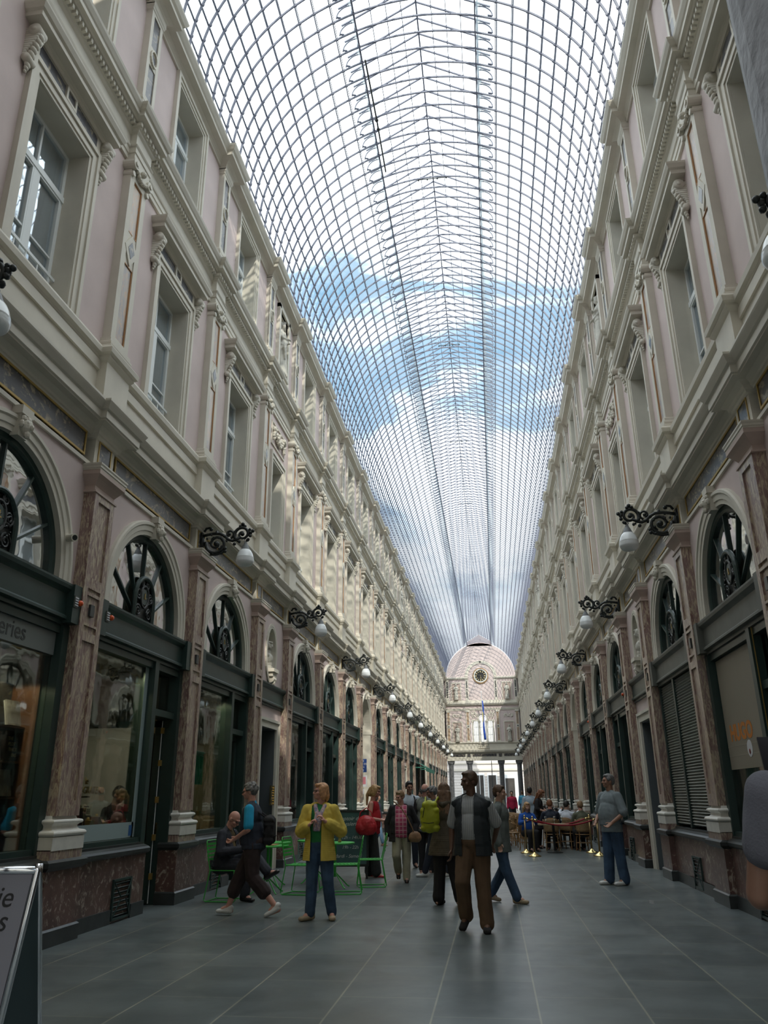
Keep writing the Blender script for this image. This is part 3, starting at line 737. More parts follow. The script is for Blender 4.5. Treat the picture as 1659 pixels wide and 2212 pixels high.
# ------------------------------------------------------------------ glass vault = ceiling
ROOF_R, ROOF_Z = 4.05, 14.6
ceil_ = empty('ceiling', (0, 0, 0), kind='structure')
PANG = [62.8 - 5.7 * i for i in range(11)]
def rafter_z(x): return 19.66 - 0.595 * abs(x)
def rib_mesh():
    b = MB(); n = 56
    def arc(t0, t1, r0, r1, w, n):
        base = len(b.v)
        for i in range(n + 1):
            t = math.radians(t0 + (t1 - t0) * i / n); c, s_ = math.cos(t), math.sin(t)
            for r, y in ((r0, -w), (r1, -w), (r1, w), (r0, w)): b.v.append((r * c, y, r * s_))
        for i in range(n):
            for k in range(4):
                k2 = (k + 1) % 4; b.f.append((base + i * 4 + k, base + i * 4 + k2, base + i * 4 + 4 + k2, base + i * 4 + 4 + k)); b.m.append(0)
    arc(0, 180, ROOF_R - 0.022, ROOF_R + 0.022, 0.013, n)
    for a in PANG:
        for sg in (1, -1):
            t = math.radians(a if sg > 0 else 180 - a); c, s_ = math.cos(t), math.sin(t)
            b.obox(((ROOF_R - 0.01) * c, 0, (ROOF_R - 0.01) * s_), (0.028 * -s_, 0, 0.028 * c), (0, 0.017, 0), (0.024 * c, 0, 0.024 * s_))
    for sg in (1, -1):
        b.bar((0, 0, 19.66 - ROOF_Z), (sg * 1.74, 0, rafter_z(1.74) - ROOF_Z), 0.028, 0.036)
        for x in (0.36, 0.71, 1.06): b.obox((sg * x, 0, rafter_z(x) - ROOF_Z), (0.022, 0, 0), (0, 0.015, 0), (0, 0, 0.028))
        # curved bracket from the vault up to the eave of the lantern
        pts = []
        for i in range(9):
            t = i / 8 * PI / 2
            pts.append((sg * (1.44 + 0.30 * (1 - math.cos(t))), 0, 3.80 + 0.30 * math.sin(t) - 0.04))
        p2 = [(sg * (1.44 + 0.34 * math.sin(t)), 0, 4.15 - 0.37 * (1 - math.cos(t)) - 0.06) for t in [i / 8 * PI / 2 for i in range(9)]]
        b.tube(p2, 0.016, 5)
        b.bar((sg * 1.42, 0, 3.79), (sg * 1.42, 0, rafter_z(1.42) - ROOF_Z), 0.022, 0.03)
        b.obox((sg * 1.72, 0, 3.74), (0.05, 0, -0.02), (0, 0.02, 0), (0, 0, 0.012))
    return b
RIB = rib_mesh().mesh('rib', M['steel'])
RIBY = []
y = 13.66 - 0.4265 * 27
while y < YEND - 0.1: RIBY.append(y); y += 0.4265
near_r = RIBY[:100]
for y in near_r: link('rib', RIB, ceil_, (0, y, ROOF_Z))
fb = MB(); src = rib_mesh()
for y in RIBY[100:]:
    fb.add([(p[0], p[1] + y, p[2]) for p in src.v], src.f)
o = link('rib', fb.mesh('far_ribs', M['steel'], fixn=False), ceil_, (0, 0, ROOF_Z)); tag(o, kind='stuff')
YR0, YR1 = RIBY[0] - 0.2, YEND
def longbar(name, x, z, w, h, nrm=None, m='steel'):
    b = MB(); y0, y1 = YR0, YR1
    if nrm is None: b.box(x - w / 2, x + w / 2, y0, y1, z - h / 2, z + h / 2)
    else:
        c, s_ = nrm
        b.obox((x, (y0 + y1) / 2, z), (-s_ * w / 2, 0, c * w / 2), (0, (y1 - y0) / 2, 0), (c * h / 2, 0, s_ * h / 2))
    return link(name, b.mesh(name, M[m]), ceil_)
for a in PANG:
    for sg in (1, -1):
        t = math.radians(a if sg > 0 else 180 - a); c, s_ = math.cos(t), math.sin(t)
        b = MB()
        for dr, dt, w, h in ((0.035, 0.0, 0.020, 0.03), (0.05, 0.0095 * sg, 0.012, 0.014)):
            tt = t + dt; r = ROOF_R + dr; c, s_ = math.cos(tt), math.sin(tt)
            b.obox((r * c, (YR0 + YR1) / 2, ROOF_Z + r * s_), (-s_ * w / 2, 0, c * w / 2), (0, (YR1 - YR0) / 2, 0), (c * h / 2, 0, s_ * h / 2))
        link('purlin', b.mesh('purlin', M['steel']), ceil_)
longbar('ridge_beam', 0, 19.69, 0.035, 0.07)
for sg in (1, -1):
    for x in (0.36, 0.71, 1.06): longbar('lantern_purlin', sg * x, rafter_z(x) + 0.03, 0.016, 0.03)
    longbar('lantern_purlin', sg * 1.45, rafter_z(1.45) + 0.02, 0.02, 0.03)
    longbar('vault_kerb', sg * 1.38, ROOF_Z + 3.84, 0.03, 0.05)
    longbar('gutter', sg * 4.12, ROOF_Z + 0.06, 0.1, 0.14)
    # louvred glass strip between vault and lantern
    b = MB()
    b.add([(sg * 1.40, YR0, 18.42), (sg * 1.40, YR1, 18.42), (sg * 1.52, YR1, 18.76), (sg * 1.52, YR0, 18.76)], [(0, 1, 2, 3)])
    link('louvre_strip', b.mesh('louvre_strip', M['ventglass']), ceil_)
    # glazing
    b = MB(); n = 40; base = 0
    t0, t1 = math.radians(2), math.radians(70)
    for i in range(n + 1):
        t = t0 + (t1 - t0) * i / n
        x, z = sg * (ROOF_R + 0.03) * math.cos(t), ROOF_Z + (ROOF_R + 0.03) * math.sin(t); b.v += [(x, YR0, z), (x, YR1, z)]
    for i in range(n): b.f.append((2 * i, 2 * i + 2, 2 * i + 3, 2 * i + 1)); b.m.append(0)
    link('vault_glazing', b.mesh('vault_glazing', M['roofglass']), ceil_)
    b = MB(); b.add([(0, YR0, 19.70), (0, YR1, 19.70), (sg * 1.74, YR1, rafter_z(1.74) + 0.03), (sg * 1.74, YR0, rafter_z(1.74) + 0.03)], [(0, 1, 2, 3)])
    link('lantern_glazing', b.mesh('lantern_glazing', M['roofglass']), ceil_)
# small service rods hanging under the ridge
for yy in (18.9, 28.3, 37.8, 47.2):
    b = MB(); b.bar((-0.42, yy, 19.1), (0.42, yy, 19.1), 0.02)
    for x in (-0.42, -0.15, 0.15, 0.42): b.bar((x, yy, 19.1), (x, yy, 19.25 + 0.1), 0.012); b.ball((x, yy, 19.08), 0.03, 6, 4)
    link('service_rod', b.mesh('service_rod', M['iron']), ceil_)
b = MB(); b.tube([(-1.28, 13.9, 18.25), (-1.24, 15.6, 18.15), (-1.26, 17.6, 18.3)], 0.022, 6); b.ball((-1.24, 15.6, 18.13), 0.05); b.ball((-1.24, 15.9, 18.13), 0.045)
link('service_rod', b.mesh('service_rod', M['iron']), ceil_)

# ------------------------------------------------------------------ end walls
def end_wall(name, yw, fy, full):
    """wall across the gallery carried on columns; fy = direction of its decorated face"""
    wall = empty(name, (0, yw, 0), kind='structure')
    th = 0.6
    # masonry with arched head following the vault
    b = MB(); b.mi = 1
    y0, y1 = (0, th) if fy < 0 else (-th, 0)
    yf = 0.0
    def bx(x0, x1, z0, z1, d=0.0, mi=1):
        b.mi = mi
        if fy < 0: b.box(x0, x1, -d, th, z0, z1)
        else: b.box(x0, x1, -th, d, z0, z1)
    # storey with three-light window: openings at |x|<.28 and .55-.95
    wz0, wz1 = 7.3, 9.75
    bx(-4.8, -1.35, 6.3, 11.4); bx(1.35, 4.8, 6.3, 11.4); bx(-4.8, -4.25, 5.3, 14.6); bx(4.25, 4.8, 5.3, 14.6)
    bx(-1.35, 1.35, 6.3, wz0); bx(-1.35, 1.35, 10.9, 11.4)
    if not full: bx(-1.35, 1.35, wz0, 10.9)
    n = 24
    b.mi = 1
    yb = th if fy < 0 else -th
    def poly(pts):
        k = len(pts); v = [(x, 0, z) for x, z in pts] + [(x, yb, z) for x, z in pts]
        b.add(v, [tuple(range(k)), tuple(range(2 * k - 1, k - 1, -1))] + [(i, (i + 1) % k, k + (i + 1) % k, k + i) for i in range(k)])
    arch = [(ROOF_R * math.cos(PI * i / n), ROOF_Z + ROOF_R * math.sin(PI * i / n)) for i in range(n + 1)]
    poly([(4.3, 11.4), (4.3, ROOF_Z)] + arch + [(-4.3, ROOF_Z), (-4.3, 11.4)])
    poly([(1.5, 18.3), (1.5, 18.78), (0, 19.66), (-1.5, 18.78), (-1.5, 18.3)])
    if not full: b.box(-6, 6, -th, 0, 18.9, 23.4); b.box(-6, -4.2, -th, 0, 14.6, 19); b.box(4.2, 6, -th, 0, 14.6, 19)  # unseen blocks above the near wall, added to shade the near upper storeys
    masonry = b.mesh('masonry', mats_cr)
    link('masonry', masonry, wall)
    b = MB()
    def cb(x0, x1, z0, z1, d, mi=CR):
        b.mi = mi
        if fy < 0: b.box(x0, x1, -d, 0.02, z0, z1)
        else: b.box(x0, x1, -0.02, d, z0, z1)
    # lintel, frieze and cornices
    b.mi = CR
    b.box(-4.3, 4.3, min(yf - 0.1, yb), max(yf, yb), 5.3, 5.6)
    cb(-4.3, 4.3, 5.55, 6.3, 0.05); cb(-4.3, 4.3, 5.28, 5.42, 0.12)
    for x0, x1 in ((-3.9, -2.2), (-1.35, 1.35), (2.2, 3.9)): cb(x0, x1, 5.72, 6.02, 0.06, DM)
    for x0, x1 in ((-1.95, -1.6), (1.6, 1.95)): cb(x0, x1, 5.72, 6.02, 0.12, DM)
    for z0, z1, d in ((6.08, 6.15, 0.10), (6.15, 6.22, 0.2), (6.22, 6.34, 0.30), (6.34, 6.46, 0.36)): cb(-4.2, 4.2, z0, z1, d)
    cb(-4.2, 4.2, 6.46, 7.2, 0.02); cb(-4.2, 4.2, 7.2, 7.32, 0.14)
    for z0, z1, d in ((10.85, 10.98, 0.06), (10.98, 11.08, 0.10), (11.38, 11.46, 0.12), (11.46, 11.58, 0.24), (11.58, 11.72, 0.32)): cb(-4.2, 4.2, z0, z1, d)
    cb(-4.2, 4.2, 11.72, 12.0, 0.08)
    # attic ledges either side of the clock arch
    for sg in (-1, 1):
        x0, x1 = sorted((sg * 1.5, sg * 4.1)); cb(x0, x1, 14.42, 14.52, 0.12); cb(x0, x1, 14.52, 14.66, 0.2)
        # niches
        for (nz0, nz1) in ((12.05, 13.95), (7.35, 9.5)):
            x0, x1 = sorted((sg * 2.45, sg * 3.45))
            for (a, c_, e, g) in ((x0 - 0.1, x0, nz0, nz1 + 0.1), (x1, x1 + 0.1, nz0, nz1 + 0.1), (x0, x1, nz1, nz1 + 0.12)): cb(a, c_, e, g, 0.06)
            cb(x0, x1, nz0, nz1, -0.0, CR)
            b.mi = CP; 
            if fy < 0: b.box(x0, x1, -0.012, 0.0, nz0, nz1)
        # relief panels
        rnd = random.Random(5)
        if full:
            b.mi = CR
            for k in range(36): b.ball((sg * 2.95 + rnd.uniform(-0.5, 0.5), -0.03, 10.25 + rnd.uniform(-0.17, 0.17)), rnd.uniform(0.04, 0.09), 6, 4, (1, 0.6, 1))
            for k in range(46):
                x = sg * (0.55 + rnd.random() * 0.8); b.ball((x, -0.03, 10.35 + rnd.uniform(-0.35, 0.35) - 0.2 * (abs(x) < 0.8)), rnd.uniform(0.04, 0.09), 6, 4, (1, 0.6, 1))
        # pilasters
        for xc in (1.72, 3.95):
            x0, x1 = sorted((sg * (xc - 0.2), sg * (xc + 0.2)))
            cb(x0, x1, 7.3, 10.85, 0.08); cb(x0 + 0.09, x1 - 0.09, 7.5, 8.85, 0.085, OR); cb(x0 + 0.09, x1 - 0.09, 9.25, 10.6, 0.085, OR)
            cb(x0 + 0.12, x1 - 0.12, 7.55, 8.8, 0.09, OC); cb(x0 + 0.12, x1 - 0.12, 9.3, 10.55, 0.09, OC)
            cb(x0 - 0.04, x1 + 0.04, 10.65, 10.85, 0.14); cb(x0 - 0.04, x1 + 0.04, 7.3, 7.45, 0.12)
            b.mi = CR; b.obox((sg * xc, -0.1 * (1 if fy < 0 else -1), 9.05), (0.09, 0, 0.12), (0, 0.02, 0), (-0.09, 0, 0.12))
            b.mi = DM; b.obox((sg * xc, -0.12 * (1 if fy < 0 else -1), 9.05), (0.045, 0, 0.06), (0, 0.01, 0), (-0.045, 0, 0.06))
            if xc < 3: xa = 1.68
            else: xa = 3.97
            x0, x1 = sorted((sg * (xa - 0.17), sg * (xa + 0.17)))
            cb(x0, x1, 12.0, 14.4, 0.07); cb(x0 + 0.1, x1 - 0.1, 12.3, 13.05, 0.075, DM); cb(x0 + 0.1, x1 - 0.1, 13.4, 14.2, 0.075, DM)
            b.mi = DM; b.ball((sg * xa, -0.07 * (1 if fy < 0 else -1), 13.22), 0.09, 8, 6, (1, 0.3, 1))
    if full:
        # arch over the clock
        b.mi = CR
        for i in range(26):
            t = PI * i / 26; t2 = PI * (i + 1) / 26
            for r, w, d in ((1.78, 0.14, 0.12), (1.6, 0.2, 0.08)):
                b.bar((r * math.cos(t), -0.03, 14.72 + r * math.sin(t)), (r * math.cos(t2), -0.03, 14.72 + r * math.sin(t2)), w, d, (0, 1, 0))
        b.mi = DM; b.ball((0, -0.1, 16.42), 0.12, 10, 6, (1, 0.4, 1)); b.mi = CR
        # three-light window: columns, inner arch
        for x in (-0.43, 0.43, -1.2, 1.2):
            b.lathe((x, -0.02, 7.3), [(0.11, 0), (0.11, 0.1), (0.085, 0.14), (0.08, 2.1), (0.1, 2.14), (0.13, 2.28), (0.13, 2.36)], 12)
        cb(-1.32, -0.36, 9.64, 9.8, 0.1); cb(0.36, 1.32, 9.64, 9.8, 0.1)
        for i in range(16):
            t = PI * i / 16; t2 = PI * (i + 1) / 16
            b.bar((0.55 * math.cos(t), -0.03, 9.85 + 0.6 * math.sin(t)), (0.55 * math.cos(t2), -0.03, 9.85 + 0.6 * math.sin(t2)), 0.16, 0.14, (0, 1, 0))
        b.mi = ST
        b.box(-1.35, -0.5, -0.01, 0.2, 9.8, 10.95); b.box(0.5, 1.35, -0.01, 0.2, 9.8, 10.95); b.box(-0.5, 0.5, -0.01, 0.2, 10.3, 10.95)
        b.mi = CR
        b.box(-0.62, 0.62, -0.14, 0.02, 6.62, 6.68)
        for k in range(8): b.lathe((-0.56 + k * 0.16, -0.09, 6.68), [(0.03, 0), (0.03, 0.04), (0.015, 0.08), (0.045, 0.2), (0.02, 0.36), (0.03, 0.42), (0.03, 0.5)], 8)
        b.box(-0.66, 0.66, -0.15, 0.02, 7.16, 7.26)
    link('moulding', b.mesh('moulding', mats_cr), wall)
    for x in (-3.85, -1.73, 1.835, 3.85):
        b = MB(); b.mi = 0
        b.lathe((x, (yb) / 2 if abs(x) < 3 else 0.3 * (1 if fy < 0 else -1), 0), [(0.36, 0), (0.36, 0.14), (0.33, 0.16), (0.34, 0.24), (0.30, 0.30), (0.285, 0.4), (0.275, 4.7), (0.29, 4.75), (0.28, 4.8), (0.30, 4.86), (0.37, 4.98), (0.37, 5.08)], 28)
        b.box(x - 0.4, x + 0.4, min(yb, 0) - 0.02, max(yb, 0) + 0.02, 5.06, 5.32)
        link('column', b.mesh('column', M['column'], False), wall)
    return wall
M['column'] = mat('grey_stone_column', (0.13, 0.13, 0.135), 0.6, var=0.25, vscale=9, bump=0.5, bscale=30)
wend = end_wall('wall_end', YEND, -1, True)
wnear = end_wall('wall_near', 1.78, 1, False)
# window joinery of the end wall
b = MB()
b.frame(0.25, 0.33, -0.30, 0.30, 7.3, 9.8, 0.05) if 0 else None
for x0, x1 in ((-1.08, -0.55), (-0.31, 0.31), (0.55, 1.08)):
    b.box(x0, x0 + 0.05, 0.25, 0.32, 7.3, 9.7); b.box(x1 - 0.05, x1, 0.25, 0.32, 7.3, 9.7)
    for z in (7.3, 8.1, 8.95, 9.65): b.box(x0, x1, 0.25, 0.32, z, z + 0.05)
    b.box((x0 + x1) / 2 - 0.015, (x0 + x1) / 2 + 0.015, 0.26, 0.31, 7.3, 9.7)
b.tube([(0.45 * math.cos(PI * i / 12), 0.28, 9.8 + 0.42 * math.sin(PI * i / 12)) for i in range(13)], 0.03, 6)
link('window_frame', b.mesh('window_frame', M['white_paint']), wend)
b = MB(); b.box(-1.1, 1.1, 0.285, 0.288, 7.3, 9.7); link('pane', b.mesh('pane', M['wglass']), wend)

# clock
M['clock_face'] = mat('black_clock_face', (0.02, 0.018, 0.016), 0.5)
M['bronze_ring'] = mat('bronze_ring', (0.36, 0.22, 0.10), 0.5, metal=0.3)
clk = empty('clock', (-0.02, YEND, 14.78), label='round black wall clock with gold numerals high on the far end wall', cat='clock')
b = MB(); b.tube([(0.86 * math.cos(t * PI / 24), -0.06, 0.86 * math.sin(t * PI / 24)) for t in range(48)], 0.06, 8, closed=True)
link('outer_ring', b.mesh('outer_ring', M['bronze_ring'], True), clk)
b = MB(); b.tube([(0.73 * math.cos(t * PI / 24), -0.05, 0.73 * math.sin(t * PI / 24)) for t in range(48)], 0.085, 8, closed=True)
link('inner_ring', b.mesh('inner_ring', M['white_marble'], True), clk)
b = MB(); b.tube([(0, -0.05, 0), (0, 0.0, 0)], 0.66, 40)
link('dial', b.mesh('dial', M['clock_face']), clk)
M['gold_paint'] = mat('gold_paint', (0.75, 0.6, 0.3), 0.4)
for k in range(12):
    t = k * PI / 6; c, s_ = math.sin(t), math.cos(t); w = 0.035 if k % 3 else 0.05; b = MB()
    b.obox((0.51 * c, -0.06, 0.51 * s_), (w * s_, 0, -w * c), (0, 0.012, 0), (0.08 * c, 0, 0.08 * s_))
    link('numeral', b.mesh('numeral', M['gold_paint']), clk)
for nm, ang, ln, w in (('hour_hand', 163, 0.30, 0.03), ('minute_hand', 172, 0.46, 0.02)):
    t = math.radians(ang); b = MB(); b.bar((-0.06 * math.sin(t), -0.075, -0.06 * math.cos(t)), (ln * math.sin(t), -0.075, ln * math.cos(t)), 0.02, w * 2, (0, 1, 0))
    link(nm, b.mesh(nm, M['gold_paint']), clk)

# blue flag hanging furled in front of the far window
M['flag_blue'] = mat('blue_flag_cloth', (0.03, 0.10, 0.55), 0.8, var=0.2)
M['flag_yellow'] = mat('yellow_flag_cloth', (0.75, 0.62, 0.12), 0.8)
fl = empty('furled_flag', (0, YEND - 0.5, 7.3), label='furled blue and yellow flag on a pole in front of the far window', cat='flag')
b = MB(); b.tube([(0.05, 0.75, 0.3), (0.05, -0.1, 0.3), (-0.02, -0.9, 5.4)], 0.028, 8); b.ball((-0.02, -0.9, 5.48), 0.07)
link('pole', b.mesh('pole', M['white_paint']), fl)
b = MB(); pts = []; rr = []
for i in range(15):
    t = i / 14; pts.append((0.06 + 0.09 * t + 0.04 * math.sin(7 * t), -0.76 + 0.5 * t, 4.5 - 4.3 * t)); rr.append(0.05 + 0.10 * t * (1 - t * 0.35) + 0.015 * math.sin(9 * t))
b.tube(pts, rr, 9)
link('cloth', b.mesh('cloth', M['flag_blue'], True), fl)
b = MB(); b.tube([(p[0] - 0.05, p[1] - 0.06, p[2]) for p in pts[4:9]], [0.02, 0.05, 0.05, 0.05, 0.02], 7)
link('stripe', b.mesh('stripe', M['flag_yellow'], True), fl)

# ------------------------------------------------------------------ street beyond the far end
M['street_stone'] = mat('pale_street_stone', (0.72, 0.68, 0.64), 0.8, var=0.06)
ms = [M['street_stone'], M['interior_dark'], M['white_paint'], M['cream'], M['stucco']]
sb = empty('street_building', (0, 107, 0), label='pale rusticated stone house across the street beyond the far columns', cat='building')
b = MB(); b.box(-9, 9, 0, 3, 0, 12)
for k in range(13): b.box(-9, 9, -0.05, 0, 0.1 + k * 0.34, 0.38 + k * 0.34)
b.mi = 3; b.box(-9, 9, -0.25, 0, 4.55, 4.8); b.box(-9, 9, -0.15, 0, 5.4, 5.55)
link('facade', b.mesh('facade', ms), sb)
for x in (-2.6, -0.9, 0.7):
    b = MB(); b.mi = 2; b.box(x - 0.62, x + 0.62, -0.14, -0.04, 0.6, 4.2); b.mi = 1; b.box(x - 0.48, x - 0.04, -0.16, -0.1, 0.8, 4.0); b.box(x + 0.04, x + 0.48, -0.16, -0.1, 0.8, 4.0)
    link('window', b.mesh('window', ms), sb)
b = MB(); b.mi = 2; b.box(2.0, 4.0, -0.3, -0.04, 0, 4.1); b.mi = 1; b.box(2.35, 3.5, -0.34, -0.1, 0.0, 3.6)
link('doorway', b.mesh('doorway', ms), sb)
lp = empty('street_lamp', (0.72, 97.5, 0), label='thin dark lamp post standing outside beyond the far columns', cat='street lamp')
b = MB(); b.tube([(0, 0, 0), (0, 0, 0.2), (0, 0, 2.4), (0, 0, 5.4)], [0.16, 0.09, 0.06, 0.04], 10); b.ball((0, 0, 2.3), 0.12, 10, 6, (1, 1, 1.3))
link('post', b.mesh('post', M['iron']), lp)
# ------------------------------------------------------------------ shopfronts
shop_m = [M['green'], M['greygreen'], M['black_stone'], M['blotch_marble'], M['interior'], M['interior_dark'], M['white_paint'], M['gold'], M['iron']]
GR, GG, BS, BL, IN, ID, WP, GD, IR = range(9)
M['shutter'] = mat('grey_slatted_shutter', (0.22, 0.22, 0.19), 0.55, var=0.12, vscale=2)
M['reveal_white'] = mat('white_plaster', (0.6, 0.62, 0.66), 0.8)
def t_shop(s, shutter=False, door_open=False, grey_beam=False, curtain=0):
    """s = +1: door towards +a"""
    bm_i = GG if grey_beam else GR  # beam in grey-green paint instead of dark green
    T = []
    d0, d1 = 0.62, 1.50
    def A(x0, x1): return (x0, x1) if s > 0 else (-x1, -x0)
    def bx(b, p0, p1, a0, a1, z0, z1): a0, a1 = A(a0, a1); b.box(p0, p1, a0, a1, z0, z1)
    # stall riser
    b = MB(); b.mi = BL; bx(b, -0.3, 0.10, -1.62, d0 - 0.05, 0.0, 0.80)
    b.mi = BS
    if shutter: bx(b, 0.10, 0.12, -1.5, d1, 0, 0.17); b.mi = BL; bx(b, -0.3, 0.10, d0 - 0.05, 1.62, 0, 0.8); b.mi = BS
    bx(b, 0.09, 0.13, -1.6, -0.45, 0, 0.17); bx(b, 0.09, 0.13, 0.15, d0 - 0.05, 0, 0.17)
    e1 = 1.62 if shutter else d0 - 0.02
    a0, a1 = A(-1.6, e1)
    b.run([(-0.3, 0.78), (0.12, 0.785), (0.15, 0.81), (0.15, 0.85), (0.12, 0.875), (0.05, 0.90), (0.05, 0.93), (-0.3, 0.95)], a0, a1)
    riser = b.mesh('stall_riser', shop_m)
    b = MB(); b.mi = GR
    a0, a1 = A(-0.42, 0.12)
    b.frame(0.09, 0.13, a0, a1, 0.03, 0.52, 0.03)
    for k in range(8): z = 0.07 + k * 0.055; b.obox((0.108, (a0 + a1) / 2, z), (0.014, 0, 0.014), (0, (a1 - a0) / 2 - 0.03, 0), (-0.002, 0, 0.002))
    b.bar((0.13, a0, 0.04), (0.15, (a0 + a1) / 2 - 0.08, 0.27), 0.012); b.bar((0.13, a1, 0.5), (0.15, (a0 + a1) / 2 + 0.08, 0.3), 0.012)
    b.bar((0.13, a1, 0.04), (0.15, (a0 + a1) / 2 + 0.08, 0.27), 0.012); b.bar((0.13, a0, 0.5), (0.15, (a0 + a1) / 2 - 0.08, 0.3), 0.012)
    grille = b.mesh('vent_grille', shop_m)
    T.append(('stall_riser', riser, [('vent_grille', grille)]))
    # beam
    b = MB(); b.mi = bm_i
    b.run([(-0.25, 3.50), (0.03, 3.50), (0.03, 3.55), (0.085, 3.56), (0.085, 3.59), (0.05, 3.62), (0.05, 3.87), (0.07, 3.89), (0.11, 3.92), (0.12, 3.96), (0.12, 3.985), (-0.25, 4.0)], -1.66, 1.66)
    b.box(0.0, 0.145, -1.62, -1.44, 3.52, 3.99); b.box(0.0, 0.145, 1.44, 1.62, 3.52, 3.99)
    T.append(('beam', b.mesh('beam', shop_m)))
    if shutter:
        b = MB(); b.mi = 0
        for (u0, u1) in ((-1.5, 0.28), (0.36, 1.5)):
            a0, a1 = A(u0, u1); n = 52
            for k in range(n):
                z = 0.98 + k * (2.5 / n); h = 2.5 / n
                b.add([(-0.03, a0, z), (0.0, a0, z + h * 0.5), (-0.03, a0, z + h * 0.96), (-0.03, a1, z), (0.0, a1, z + h * 0.5), (-0.03, a1, z + h * 0.96)], [(0, 1, 4, 3), (1, 2, 5, 4)])
            T.append(('roller_shutter', b.mesh('roller_shutter', M['shutter']))); b = MB()
        for u in (-1.6, 0.28, 1.5):
            b = MB(); b.mi = GR; bx(b, -0.1, 0.02, u, u + 0.1, 0.95, 3.5); T.append(('guide_rail', b.mesh('guide_rail', shop_m)))
    else:
        b = MB(); b.mi = GR
        for u0, u1 in ((-1.62, -1.48), (d0 - 0.14, d0)): bx(b, -0.14, 0.04, u0, u1, 0.93, 3.5)
        bx(b, -0.12, 0.0, -1.48, d0 - 0.14, 3.40, 3.5); bx(b, -0.12, 0.02, -1.48, d0 - 0.14, 0.93, 0.99)
        b.mi = GD; bx(b, 0.0, 0.012, d0 - 0.015, d0 + 0.01, 0.9, 3.5)
        frame = b.mesh('window_frame', shop_m)
        b = MB(); bx(b, -0.075, -0.069, -1.48, d0 - 0.14, 0.99, 3.40)
        T.append(('window_frame', frame, [('pane', b.mesh('pane', M['glass']))]))
        b = MB(); b.mi = GR; bx(b, -0.3, 0.03, d1, 1.63, 0, 3.5); bx(b, -0.3, 0.0, d0, d1, 3.40, 3.5); bx(b, -0.28, -0.02, d0, d1, 2.72, 2.82); bx(b, -0.3, -0.1, d0 - 0.05, d0, 0.0, 3.5)
        T.append(('door_case', b.mesh('door_case', shop_m)))
        b = MB(); bx(b, -0.16, -0.15, d0, d1, 2.82, 3.40)
        T.append(('transom_pane', b.mesh('transom_pane', M['glass'])))
        # door leaf
        b = MB(); b.mi = GR
        if door_open:      # leaf folded inwards, seen edge on
            u = d1 - 0.05
            bx(b, -1.05, -0.2, u, u + 0.045, 0.02, 0.9)
            bx(b, -1.05, -0.95, u, u + 0.045, 0.9, 2.7); bx(b, -0.3, -0.2, u, u + 0.045, 0.9, 2.7); bx(b, -1.05, -0.2, u, u + 0.045, 2.6, 2.7)
            b.mi = GD
            for z in (0.35, 0.9, 1.45, 2.0, 2.5): bx(b, -0.2, -0.16, u - 0.01, u + 0.05, z, z + 0.09)
            b.mi = WP; bx(b, -0.195, -0.188, u + 0.01, u + 0.03, 0.02, 2.7)
            hd = MB(); bx(hd, -0.17, -0.155, u + 0.02, u + 0.06, 1.0, 1.16)
        else:
            a0, a1 = A(d0 + 0.01, d1 - 0.01)
            b.frame(-0.2, -0.15, a0, a1, 0.02, 2.70, 0.10); b.box(-0.2, -0.155, a0, a1, 0.02, 0.72)
            hd = MB(); bx(hd, -0.15, -0.10, d0 + 0.05, d0 + 0.08, 1.0, 1.3); 
        T.append(('door', b.mesh('door', shop_m), [('handle', hd.mesh('handle', M['brass']))] + ([] if door_open else [('pane', (lambda q: (bx(q, -0.178, -0.172, d0 + 0.1, d1 - 0.1, 0.72, 2.6), q.mesh('pane', M['glass']))[1])(MB()))])))
    # fanlight
    b = MB(); b.mi = GR; zc = 4.0
    b.archsweep([(1.14, -0.16), (1.14, -0.06), (1.17, -0.04), (1.25, -0.04), (1.25, -0.16)], ARCH_ZC, 30, 0.1)
    for an in (28, 59, 90, 121, 152):
        t = math.radians(an); b.bar((-0.09, 0.28 * math.cos(t), zc + 0.28 * math.sin(t)), (-0.09, 1.16 * math.cos(t), ARCH_ZC + 1.16 * math.sin(t)), 0.03, 0.05, (1, 0, 0))
    fan = b.mesh('fanlight', shop_m)
    b = MB(); n = 30
    b.v.append((-0.10, 0, ARCH_ZC)); 
    for i in range(n + 1): b.v.append((-0.10, 1.17 * math.cos(PI * i / n), ARCH_ZC + 1.17 * math.sin(PI * i / n)))
    for i in range(n): b.f.append((0, i + 1, i + 2)); b.m.append(0)
    b.box(-0.103, -0.10, -1.17, 1.17, 3.99, ARCH_ZC)
    fpane = b.mesh('pane', M['fglass'])
    b = MB(); b.mi = 8; rnd = random.Random(11)
    ring = [(0.0, 0.33 * math.cos(t), 0) for t in (0,)]
    pts = [(-0.03, 0.33, zc)] + [(-0.03, 0.33 * math.cos(PI * i / 16), zc + 0.33 + 0.36 * math.sin(PI * i / 16)) for i in range(17)] + [(-0.03, -0.33, zc)]
    b.mi = GR; b.tube(pts, 0.035, 8)
    b.mi = IR
    fc = [( -0.06, 0, zc + 0.3)] + [(-0.06, 0.32 * p[1] / 0.33, p[2]) for p in pts]
    base = len(b.v); b.v += fc
    for i in range(1, len(fc) - 1): b.f.append((base, base + i, base + i + 1)); b.m.append(IR)
    b.f.append((base, base + len(fc) - 1, base + 1)); b.m.append(IR)
    for k in range(7):     # scroll relief
        t = PI * (k + 0.5) / 7 if k < 5 else None
